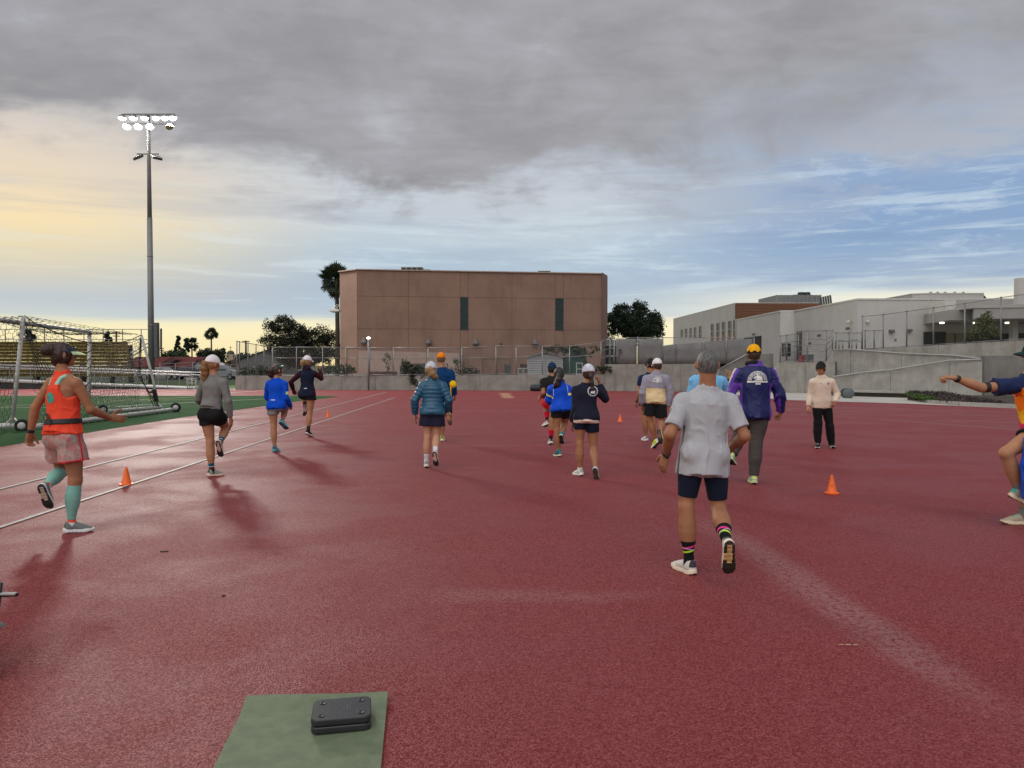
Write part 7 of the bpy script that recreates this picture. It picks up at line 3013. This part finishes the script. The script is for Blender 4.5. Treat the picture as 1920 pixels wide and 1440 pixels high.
p.wear('hood', [Limb(p.neck - p.sR * .07 + p.bk * .045, p.neck + p.sR * .07 + p.bk * .045, (.03, .045, .03)), Limb(p.neck + p.bk * .05, p.neck + p.bk * .065 - p.up * .10, (.06, .03), (.03, .02), u=p.sR),
                Limb(p.neck - p.up * .03, p.neck + p.up * .03, (.075, .065))], nav, .04, [(.004, (18, 18, 18), True)])
p.socks(fabric('black_sock_cloth', BLACK, (('grey', c3(70, 70, 72)),)), t0=.72, attrs=dict(grey=lambda t, V, q: .03 - np.abs(t - .82)))
p.shoes((BLACK, BLACK, c3(205, 190, 192), c3(60, 40, 44), c3(190, 170, 170)))
p.hair(blond_hair)
p.cap(wc, opening=1, low=.012)
p.tail(blond_hair, [(0, -.10, .01), (-.02, -.13, -.02), (-.03, -.125, -.07), (-.02, -.10, -.10)], (.03, .045, .04, .015))
glove = mat('black_glove', BLACK, .8)
for q, sd in (('L', -1), ('R', 1)):
    W, E = p.J['W' + q], p.J['E' + q]
    p.wear('glove', [Ball(W + nrm(W - E) * .045, .044), Limb(W - nrm(W - E) * .03, W + nrm(W - E) * .05, (.034, .038))], glove, .02, vox=.008)

# 5 woman in the puffer jacket
p = Person('woman in quilted teal puffer jacket and navy shorts with white patterned cap', H=1.64, sex='f', yaw=0, stance='L', gy=877, ax=799, foot_yaw=-6,
           head=(808, 693), neck=(811, 711), HL=(801, 781), HR=(819, 781), KL=(801, 818, .15), KR=(818, 821, .6), A=(816, 849, -.9), T=(819, 876, -.1),
           EL=(780, 747, -.3), WL=(778, 777, .6), ER=(840, 746, -.2), WR=(836, 772, 1), skin='fair', hand=dict(L=dict(curl=.15), R=dict(curl=.6)))
navs = fabric('navy_shorts_cloth', (.016, .016, .034))
p.shorts(navs, frac=.54, ease=.020, flare=.035)
p.top(fabric('teal_puffer_shell', c3(22, 78, 108), rough=.42, bump=.12, spec=.5, var=.08), name='puffer_jacket', hem=.045, ease=.022, arm_inf=.018, loose=.5, fold=.003, quilt=.062, k=.02, collar=.05)
p.socks(fabric('white_sock_cloth', c3(205, 205, 208)), t0=.68)
p.shoes((c3(200, 202, 196), c3(130, 138, 120), c3(222, 216, 208), (.02, .018, .02), c3(205, 165, 150)))
p.hair(blond_hair)
p.cap(fabric('speckled_cap_cloth', c3(212, 210, 214), pattern=(c3(176, 178, 188), 34.0), var=.04), opening=1, low=.012)
p.tail(blond_hair, [(0, -.10, .02), (.0, -.14, -.005), (.03, -.14, -.06), (.07, -.12, -.10), (.115, -.10, -.115)], (.03, .05, .052, .040, .012))

# 6 man in the orange cap
p = Person('man in dark blue long sleeve top with yellow elbow patch and orange cap', H=1.80, sex='m', yaw=2, stance='L', gy=827, ax=829, foot_yaw=0,
           head=(827, 672), neck=(828, 690), HL=(823, 746), HR=(838, 746), KL=(828, 786, .2), KR=(842, 781, .5), A=(840, 778, -1), T=(843, 789, -.2),
           EL=(807, 715, .2), WL=(809, 734, 1), ER=(849, 717, -.2), WR=(852, 738, .5), skin='mid', hand=dict(R=dict(curl=.6)))
J = p.J
p.shorts(fabric('navy_tights_cloth', (.012, .016, .036)), name='tights', frac=.88, ease=.008, flare=.0)
p.top(fabric('deep_blue_top', c3(12, 54, 100), (('yellow', c3(240, 195, 20)),)), hem=.03, ease=.012, loose=.2, fold=.007, k=.022,
      attrs=dict(yellow=lambda V: np.maximum(.075 - np.linalg.norm(V - J['ER'] - np.array((0, -.03, .01)), axis=1),
                                             np.minimum(.014 - np.abs((V - J['ER']) @ np.array((1, .2, 0)) + .055), np.minimum(J['ER'][2] + .02 - V[:, 2], V[:, 2] - J['WR'][2] + .05)))))
p.shoes((c3(205, 220, 130), c3(120, 130, 60), c3(225, 228, 190), c3(90, 70, 50), c3(170, 120, 80)))
p.hair(hair_mat('light_brown_hair', (.09, .05, .025), (.22, .13, .06)), low=-.075)
p.cap(fabric('orange_cap_cloth', c3(232, 130, 20)), opening=1, low=.004)

# 7 man in the black tee and red shorts
p = Person('man in black short sleeve tee, red shorts and red striped socks in navy cap', H=1.66, sex='m', yaw=-8, stance='R', gy=834, ax=1033, foot_yaw=-8, ah=.10,
           head=(1035, 691), neck=(1036, 706), HL=(1028, 757), HR=(1042, 757), KR=(1034, 797, .2), KL=(1024, 761, 1), A=(1026, 785, -.6), T=(1020, 797, .6),
           EL=(1019, 733, -.3), WL=(1015, 744, 1), ER=(1052, 733, .2), WR=(1048, 745, 1), skin='tan', hand=dict(L=dict(d=(-.5, .6, -.5), curl=.2, spread=.3)))
p.shorts(fabric('red_shorts_cloth', c3(222, 42, 52)), frac=.42, ease=.018, flare=.03)
p.top(fabric('black_tee_cloth', (.014, .014, .015)), sleeve='short', sl=.52, hem=-.045, ease=.012, fold=.006)
p.project('print', [[(.02, -.085), (.075, -.085), (.075, -.06), (.02, -.06)], [(.03, -.12), (.07, -.12), (.07, -.10), (.03, -.10)]], p.neck + p.bk * .3, p.sR, p.up, mat('pink_print', c3(200, 120, 130), .6))
p.socks(fabric('red_sock_cloth', c3(205, 26, 56), (('dark', (.02, .008, .02)),)), t0=.48, attrs=dict(dark=lambda t, V, q: np.maximum(t - .80, .010 - np.abs(t - .74))))
p.shoes((c3(205, 200, 196), (.03, .03, .03), c3(215, 212, 205), (.015, .015, .015), c3(60, 56, 52)))
p.band('L', black_strap, t=.9)
p.hair(black_hair, low=-.07)
p.cap(fabric('navy_cap_cloth', c3(22, 52, 82)), opening=1, low=.004)

# 8 woman in the blue jacket
p = Person('woman in blue track jacket with pale arm stripes and long black ponytail', H=1.60, sex='f', yaw=-6, hyaw=0, stance='L', gy=857, ax=1048, foot_yaw=-24,
           head=(1048, 701), neck=(1049, 719), HL=(1044, 779), HR=(1062, 779), KL=(1044, 817, .2), KR=(1058, 796, 1), A=(1053, 815, -1), T=(1054, 826, .3),
           EL=(1029, 746, .3), WL=(1037, 758, 1), ER=(1068, 750, -.2), WR=(1070, 773, .6), skin='tan', hand=dict(R=dict(curl=.5)))
J = p.J
p.shorts(fabric('black_tight_shorts', (.010, .010, .012)), frac=.42, ease=.010, flare=.012)


def stripe(V):
    tR, tL = seg_t(V, J['SR'], J['ER']), seg_t(V, J['SL'], J['EL'])
    a = np.minimum(.020 - np.abs(tR - .42 - (V[:, 2] * 0)) * .25, (V - J['SR']) @ p.sR + .02)
    b_ = np.minimum(.020 - np.abs(tL - .5) * .25, -(V - J['SL']) @ p.sR + .02)
    f_ = seg_t(V, J['ER'], J['WR'])
    c_ = np.minimum(np.minimum(.012 - np.abs((V - J['ER']) @ p.sR - .012), f_ - .35), .03 - np.abs(f_ - .6) * .1)
    return np.maximum(np.maximum(a, b_), np.where(f_ > .3, c_, -1))


p.top(fabric('track_jacket_blue', c3(16, 74, 196), (('stripe', c3(232, 214, 120)),), rough=.55, var=.06), name='jacket', hem=.04, ease=.018, loose=.4, fold=.009, k=.024, collar=.03, attrs=dict(stripe=stripe))
pipe = mat('white_piping', (.72, .72, .72), .6)
for k in (-1, 1):
    p.project('piping', [[(k * .118, -.035), (k * .124, -.035), (k * .133, -.22), (k * .127, -.22)]], p.neck + p.bk * .3, p.sR, p.up, pipe, off=.003)
p.socks(fabric('teal_low_sock', c3(40, 130, 130)), t0=.88)
p.shoes((c3(40, 62, 70), c3(30, 140, 150), c3(210, 208, 190), (.015, .015, .015), c3(60, 60, 60)))
p.hair(black_hair, inf=.018)
p.tail(black_hair, [(0, -.105, .01), (.0, -.135, -.03), (-.01, -.14, -.10), (-.04, -.13, -.18), (-.09, -.125, -.235)], (.03, .04, .05, .055, .02))

# 9 woman in the navy long sleeve shirt
p = Person('woman in navy long sleeve shirt with white round print, one hand raised', H=1.63, sex='f', yaw=0, syaw=4, hyaw=-8, stance='L', gy=893, ax=1088, foot_yaw=-26,
           head=(1103, 699), neck=(1100, 719), HL=(1089, 797), HR=(1111, 797), KL=(1087, 836, .2), KR=(1113, 842, .3), A=(1116, 877, -.8), T=(1120, 907, .0),
           EL=(1079, 759, -.2), WL=(1074, 789, .5), ER=(1132, 745, .2), WR=(1124, 719, 1), skin='tan',
           hand=dict(L=dict(curl=.25), R=dict(d=(-.1, .1, 1), n=(-.9, .3, 0), curl=.75)))
p.shorts(fabric('navy_tight_shorts', (.008, .009, .022)), frac=.48, ease=.008, flare=.008)
p.top(fabric('cream_undershirt', c3(222, 205, 190)), name='undershirt', hem=.092, ease=.009, sleeve='none', loose=.12, fold=.002)
p.top(fabric('navy_shirt_cloth', (.013, .014, .030)), hem=.05, ease=.013, loose=.12, fold=.006, k=.024)
ring_ = [arc_band(0, 0, .060, .076, a, a + 19, 3) for a in range(0, 360, 26)] + [[(-.03, -.035), (.03, -.035), (.036, .0), (.02, .03), (-.006, .042), (-.022, .025), (-.012, .0), (-.03, -.012)]]
p.project('print', [[(x + .075, y - .115) for x, y in q] for q in ring_], p.neck + p.bk * .3, p.sR, p.up, mat('white_print', (.7, .7, .7), .6), cell=.03)
p.socks(fabric('white_sock_cloth', c3(205, 205, 208)), t0=.93)
p.shoes((c3(212, 214, 208), c3(150, 165, 150), c3(225, 225, 222), (.02, .018, .016), c3(70, 60, 45)))
p.band('L', mat('pale_strap', c3(180, 205, 195), .6), t=.90, w=.03)
p.hair(brown_hair)
p.cap(fabric('white_run_cap', c3(212, 210, 222), pattern=(c3(185, 185, 202), 10.0)), opening=1, low=.006)
p.tail(brown_hair, [(0, -.10, .0), (.01, -.125, -.05), (.02, -.13, -.14), (.03, -.13, -.24), (.025, -.12, -.28)], (.026, .026, .022, .020, .008))

# 10 man in the grey jacket with the sand coloured lower half
p = Person('man in pale grey jacket over sand coloured hem, black shorts and lime shoes', H=1.73, sex='m', yaw=2, hyaw=-12, stance='L', gy=841, ax=1230, ah=.15, foot_yaw=-22,
           head=(1232, 684), neck=(1231, 700), HL=(1221, 768), HR=(1238, 768), KL=(1217, 800, .6), KR=(1241, 792, .9), A=(1238, 811, -.9), T=(1239, 823, -.3),
           EL=(1206, 734, -.2), WL=(1204, 757, .6), ER=(1256, 737, -.3), WR=(1252, 763, .5), skin='tan', hand=dict(R=dict(curl=.5), L=dict(curl=.5)))
J = p.J
p.shorts(fabric('black_shorts_cloth', BLACK), frac=.80, ease=.020, flare=.03)
p.top(fabric('grey_sand_jacket', c3(146, 142, 156), (('sand', c3(214, 190, 148)),), rough=.6, var=.05), name='jacket', hem=.09, ease=.016, loose=.45, fold=.010, k=.024, collar=.03,
      attrs=dict(sand=lambda V: np.minimum(.165 - (V - p.pel) @ p.up, .19 - np.abs((V - p.pel) @ p.tu))))
p.project('emblem', [[(x, y - .155) for x, y in q] for q in emblem(.82)], p.neck + p.bk * .3, p.sR, p.up, mat('white_print', (.7, .7, .7), .6), cell=.03)
p.shoes((c3(200, 232, 30), c3(225, 228, 220), c3(222, 224, 214), (.015, .015, .015), c3(120, 90, 80)))
p.hair(hair_mat('dark_brown_hair', (.03, .017, .011)), low=-.07)
p.cap(wc, opening=1, low=.010)

# 11 man half hidden behind him
p = Person('man in navy tee and dark cap half hidden behind the grey jacket', H=1.72, sex='m', yaw=-4, hyaw=-30, stance='L', gy=827, ax=1212, foot_yaw=-14,
           head=(1220, 683), neck=(1220, 700), HL=(1210, 756), HR=(1225, 756), KL=(1208, 790, .3), KR=(1226, 772, 1), A=(1226, 799, -.8), T=(1226, 808, .3),
           EL=(1199, 732, -.2), WL=(1194, 751, .5), ER=(1240, 730, .3), WR=(1236, 742, 1), skin='tan', hand=dict(L=dict(curl=.5)))
p.shorts(fabric('navy_shorts_cloth', (.016, .016, .034)), frac=.42, ease=.02, flare=.03)
p.top(fabric('navy_tee_cloth', c3(24, 42, 72)), sleeve='short', sl=.55, hem=.02, ease=.014)
p.shoes((c3(205, 205, 205), (.2, .2, .2), c3(215, 215, 212), (.03, .03, .03), c3(120, 120, 120)))
p.band('L', black_strap, t=.9)
p.hair(black_hair, low=-.07)
p.cap(fabric('black_cap_cloth', (.018, .018, .02)), opening=1, low=.006)

# 12 grey haired man, nearest
p = Person('grey haired man in pale grey tee and navy bike shorts, nearest of the group', H=1.76, sex='m', yaw=-2, stance='L', gy=1077, ax=1294, foot_yaw=-22,
           head=(1326, 682), neck=(1327, 727), HL=(1300, 892), HR=(1346, 892), KL=(1288, 952, .15), KR=(1347, 958, .5), A=(1364, 1020, -1), T=(1366, 1086, -.1),
           EL=(1259, 808, -.5), WL=(1249, 852, 1), ER=(1391, 806, -.4), WR=(1373, 838, 1), skin='tan', lean=.02, g=.94, gt=.96,
           hand=dict(L=dict(d=(-.22, .25, -.94), curl=(.22, .18, .16, .14), thumb=.9, n=(.75, .6, .0), spread=.16), R=dict(curl=.5)), hfwd=.02)
J = p.J
p.shorts(fabric('navy_bike_shorts', (.009, .013, .030)), name='bike_shorts', frac=.80, ease=.007, flare=.002, fold=.0015)
p.top(fabric('pale_grey_tee', c3(168, 170, 176), (('seam', (.10, .10, .11)),), rough=.62, var=.035), name='tee', sleeve='short', sl=.74, hem=.165, ease=.010, loose=.30, fold=.0065, flare=.008, k=.022, hemflare=.0,
      attrs=dict(seam=lambda V: np.minimum(np.abs((V - p.pel) @ p.tu) - .150, np.minimum(.012 - np.abs((V - p.pel) @ p.bk - .02), .30 - (V - p.pel) @ p.up))))


def sockband(t, V, q):
    a = (V @ np.array((1.0, .0, .0)))
    z = t * .43 + (a - a.mean()) * .22 * (1 if q == 'L' else -1)
    return z


bs = fabric('striped_sock_cloth', (.010, .010, .011), (('pink', c3(232, 60, 150)), ('lime', c3(190, 225, 60)), ('grey', c3(170, 165, 185))))
p.socks(bs, t0=.60, attrs=dict(pink=lambda t, V, q: .0075 - np.abs(sockband(t, V, q) - .305), lime=lambda t, V, q: .0075 - np.abs(sockband(t, V, q) - .338),
                               grey=lambda t, V, q: .004 - np.abs(sockband(t, V, 'R' if q == 'L' else 'L') - .322)))
p.shoes((c3(205, 200, 194), c3(60, 62, 70), c3(226, 212, 192), (.022, .018, .012), c3(186, 148, 100)))
p.band('L', black_strap, t=.93, w=.024, inf=.007)
p.hair(grey_hair, inf=.004, low=-.055, bump=.0015)

# 13 man in light blue behind him
p = Person('man in light blue tee raising his fist, mostly hidden behind the grey haired man', H=1.72, sex='m', yaw=0, stance='L', gy=889, ax=1322, foot_yaw=0,
           head=(1327, 682), neck=(1328, 702), HL=(1318, 786), HR=(1340, 786), KL=(1320, 834, .2), KR=(1340, 826, .6), A=(1338, 868, -.6), T=(1340, 882, .6),
           EL=(1297, 744, .0), WL=(1306, 766, 1), ER=(1364, 734, .2), WR=(1368, 708, 1), skin='mid', hand=dict(R=dict(d=(.2, .3, .9), n=(-.6, .6, 0), curl=.85)))
J = p.J
p.shorts(fabric('black_shorts_cloth', BLACK), frac=.42, ease=.02, flare=.03)
p.wear('undershirt', [p.uarm('L', .008), p.farm('L', .008, t1=.9), p.uarm('R', .008), p.farm('R', .008, t1=.9)], fabric('navy_sleeve_cloth', (.012, .018, .045)), .02)
p.top(fabric('sky_blue_tee', c3(116, 178, 222), rough=.65, var=.05), name='tee', sleeve='short', sl=.85, hem=.03, ease=.020, arm_inf=.018, loose=.5, fold=.012)
p.socks(fabric('white_sock_cloth', c3(205, 205, 208)), t0=.8)
p.shoes(((.05, .05, .06), (.3, .3, .3), WHITE, BLACK, (.2, .2, .2)))
p.hair(black_hair, low=-.07)

# 14 man in the purple and navy jacket
p = Person('man in navy and purple track jacket with large white emblem and yellow cap', H=1.84, sex='m', yaw=3, hyaw=0, stance='R', gy=908, ax=1415, foot_yaw=6, ah=.10,
           head=(1413, 663), neck=(1416, 686), HL=(1402, 788), HR=(1427, 788), KR=(1419, 840, .2), KL=(1388, 814, 1), A=(1375, 847, -.7), T=(1375, 864, .4),
           EL=(1371, 735, .1), WL=(1373, 762, 1), ER=(1461, 737, -.25), WR=(1464, 771, .6), skin='tan', lean=.02, hdrop=-.05,
           hand=dict(R=dict(d=(-.15, .35, -.9), n=(-.8, .5, -.2), curl=.8)), g=1.03)
J = p.J
p.pants(fabric('charcoal_trousers', c3(74, 70, 68)), ease=.012, wide=.006)


def arm_angle(V, q, k):
    a, b_ = J['S' + q], J['E' + q]
    w = nrm(b_ - a)
    r = V - a - np.outer((V - a) @ w, w)
    o = p.up * .75 + p.sR * k * .66
    o = nrm(o - w * np.dot(o, w))
    b_ = p.bk - w * np.dot(p.bk, w)
    b_ = nrm(b_ - o * np.dot(b_, o))
    t = seg_t(V, J['S' + q], J['E' + q])
    keep = np.minimum(np.minimum(.52 - t, t + .20) * .25, (V - a) @ (p.sR * k) + .06)
    return np.arctan2(r @ b_, r @ o), keep


def purple(V):
    out = np.full(len(V), -1.0)
    for q, k in (('L', -1), ('R', 1)):
        an, keep = arm_angle(V, q, k)
        out = np.maximum(out, np.minimum((.30 - np.abs(an - .70)) * .06, keep))
    fR = seg_t(V, J['ER'], J['WR'])
    near = .075 - np.linalg.norm((V - J['ER']) - np.outer(np.clip(fR, 0, 1), J['WR'] - J['ER']), axis=1)
    out = np.maximum(out, np.minimum(np.minimum(-(V - J['ER'] - np.outer(fR, J['WR'] - J['ER'])) @ p.sR - .012, (fR + .15) * .2), near))
    side = np.minimum(np.abs((V - p.pel) @ p.tu) - .176, .36 - (V - p.pel) @ p.up)
    tR, tL = seg_t(V, J['SR'], J['ER']), seg_t(V, J['SL'], J['EL'])
    arm = np.minimum(np.linalg.norm(V - J['SR'] - np.outer(np.clip(tR, 0, 1), J['ER'] - J['SR']), axis=1), np.linalg.norm(V - J['ER'] - np.outer(np.clip(fR, 0, 1), J['WR'] - J['ER']), axis=1))
    side = np.where(arm < .085, -1, side)
    return np.maximum(np.maximum(out, side), (V - p.neck) @ p.up + .004)


def cream(V):
    out = np.full(len(V), -1.0)
    for q, k in (('L', -1), ('R', 1)):
        an, keep = arm_angle(V, q, k)
        out = np.maximum(out, np.minimum((.42 - np.abs(an)) * .06, keep))
    return out


p.top(fabric('navy_purple_jacket', c3(13, 25, 86, .9), (('purple', c3(92, 54, 160)), ('cream', c3(190, 182, 176))), rough=.5, var=.06, spec=.35), name='jacket', hem=.085, ease=.018, arm_inf=.014,
      loose=.4, fold=.010, k=.026, collar=.05, attrs=dict(purple=purple, cream=cream))
p.project('emblem', [[(x, y - .20) for x, y in q] for q in emblem(1.22)], p.neck + p.bk * .3, p.sR, p.up, mat('white_print', (.7, .7, .7), .6), cell=.03)
p.wear('collar', [Limb(p.neck - p.sR * .10 + p.up * .030 - p.bk * .0, p.neck - p.sR * .02 + p.up * .045 + p.bk * .05, (.034, .038)), Limb(p.neck - p.sR * .02 + p.up * .045 + p.bk * .05, p.neck + p.sR * .06 + p.up * .03 + p.bk * .03, (.036, .022))],
       mat('black_fleece', (.014, .014, .016), .95, .2, 60, .6, 80), .02, [(.005, (50, 50, 50), False)])
p.socks(fabric('dark_sock_cloth', (.03, .03, .03)), t0=.8)
p.shoes((c3(150, 178, 150), c3(200, 210, 130), c3(190, 200, 150), (.015, .015, .017), (.02, .02, .02)))
p.hair(hair_mat('dark_brown_hair', (.03, .017, .011)), low=-.075)
yc = fabric('yellow_cap_cloth', c3(236, 172, 24), (('black', (.014, .014, .014)),), var=.05)
p.cap(yc, low=-.004, brim_m=fabric('black_cap_cloth', (.018, .018, .02)),
      attrs=dict(black=lambda V: .036 - (V - p.hc) @ p.hU + .012 * np.sin(np.arctan2((V - p.hc) @ p.hR, (V - p.hc) @ p.hF) * 8)))

# 15 man in the cream sweatshirt facing the others
p = Person('man in cream sweatshirt, black joggers and black cap facing the camera', H=1.68, sex='m', yaw=180, syaw=184, hyaw=216, stance='R', gy=840, ax=1535, foot_yaw=205,
           head=(1539, 690), neck=(1541, 706), HL=(1550, 770), HR=(1534, 770), KR=(1534, 801, -.2), KL=(1556, 799, -.2), A=(1559, 830, .2), T=(1562, 838, -1),
           EL=(1568, 735, .1), WL=(1566, 752, -.6), ER=(1520, 737, .2), WR=(1516, 759, -.4), skin='mid', lean=-.03, hfwd=.03, g=.94, gt=.97,
           hand=dict(L=dict(curl=.5), R=dict(curl=.4)))
J = p.J
p.pants(fabric('black_joggers', (.010, .010, .011)), name='joggers', ease=.010, wide=.003)
p.top(fabric('cream_sweatshirt', c3(214, 196, 178), (('cuff', c3(204, 184, 166)),), var=.04), name='sweatshirt', hem=.10, ease=.018, arm_inf=.013, loose=.4, fold=.004, k=.028, collar=.005,
      attrs=dict(cuff=lambda V: .0 - (V - p.pel) @ p.up - .0))
dk = mat('dark_print', (.03, .03, .035), .6)
fo = p.neck - p.bk * .3
p.project('print', [arc_band(.075, -.125, .014, .022, 0, 350, 12), disc(.075, -.125, .006, .007, 8), [(-.085, -.135), (-.060, -.135), (-.072, -.115)]], fo, -p.sR, p.up, dk, off=.003)
p.shoes((BLACK, (.3, .3, .3), (.55, .54, .52), BLACK, BLACK))
p.hair(black_hair, low=-.06)
p.cap(fabric('black_cap_cloth', (.018, .018, .02)), low=.030)
mb = MB()
for k in (-1, 1):
    mb.obox(p.hc + p.hR * k * .033 + p.hF * .104 + p.hU * .002, p.hR, p.hF, p.hU, .022, .005, .012)
mb.beam(p.hc + p.hR * -.06 + p.hF * .098 + p.hU * .01, p.hc + p.hR * .06 + p.hF * .098 + p.hU * .01, .005, .006)
mb.build('sunglasses', mat('dark_lens', (.02, .03, .06), .15), p.o)

# 16 person at the right edge
p = Person('person in navy, orange and yellow tee reaching forward at the right edge', H=1.74, sex='m', yaw=-62, syaw=-25, hyaw=-72, stance='R', gy=984, ax=1922, foot_yaw=-84,
           head=(1940, 663), neck=(1930, 702), HL=(1937, 834), HR=(1943, 834), KR=(1934, 905, .1), KL=(1888, 848, -.4), A=(1909, 921, .3), T=(1934, 946, .2),
           EL=(1840, 727, -.5), WL=(1791, 709, .7), ER=(1958, 775, .6), WR=(1944, 812, .3), skin='mid', lean=.0,
           hand=dict(L=dict(d=(-.95, .2, .12), n=(.1, .2, -1), curl=(.5, .6, .7, .8))))
J = p.J
p.shorts(fabric('charcoal_shorts', (.02, .02, .022)), frac=.34, ease=.014, flare=.02)


def tri(lo_, hi_):
    return lambda V: np.minimum(np.minimum(((V - p.pel) @ p.up + .05 * np.sin(((V - p.pel) @ p.tu) * 30)) - lo_, hi_ - ((V - p.pel) @ p.up + .05 * np.sin(((V - p.pel) @ p.tu) * 30))),
                                  .5 - seg_t(V, J['SL'], J['EL']) * 0 - np.maximum(0, -(V - J['SL']) @ p.sR * 12))


p.top(fabric('sunset_tee', (.012, .022, .075), (('orange', c3(244, 120, 20)), ('yellow', c3(236, 178, 24)), ('pink', c3(222, 44, 96))), rough=.65), name='tee', sleeve='short', sl=.62, hem=.05, ease=.014, loose=.4, fold=.008, flare=.02,
      attrs=dict(orange=tri(.24, .42), yellow=tri(.13, .27), pink=tri(-.2, .15)))
p.socks(fabric('grey_sock_cloth', c3(120, 120, 120)), t0=.8)
p.shoes((c3(176, 166, 146), c3(60, 170, 160), c3(222, 208, 182), c3(120, 110, 90), c3(160, 140, 110)))
p.band('L', black_strap, t=.93, w=.034, inf=.006)
p.band('L', black_strap, name='arm_strap', t=.86, w=.045, inf=.006, face=False, bone='U')
p.hair(brown_hair, low=-.085, extra=[Limb(p.hc - p.hF * .06 - p.hU * .02, p.hc - p.hF * .05 - p.hU * .12, (.07, .05))])
p.cap(fabric('dark_green_cap', c3(24, 52, 54)), low=.014, brim_m=fabric('dark_green_cap', c3(24, 52, 54)))
bl = fabric('blue_jacket_cloth', c3(24, 74, 190), rough=.55)
w0 = p.pel + p.F * .06 - p.Rt * .10 + np.array((-.075, -.06, .0))
p.wear('tied_jacket', [Limb(w0 + np.array((-.06, -.10, -.06)), w0 + np.array((-.10, -.14, -.30)), (.055, .085), (.03, .04), u=p.Rt),
                       Limb(w0 + np.array((-.10, -.14, -.30)), w0 + np.array((-.085, -.12, -.62)), (.085, .10), (.04, .035), u=p.Rt, cut1=1.0),
                       Limb(w0 + np.array((.0, -.09, -.04)), w0 + np.array((.02, -.12, -.5)), (.06, .08), (.03, .03), u=p.Rt, cut1=1.0)], bl, .04, [(.014, (11, 11, 3), True)])
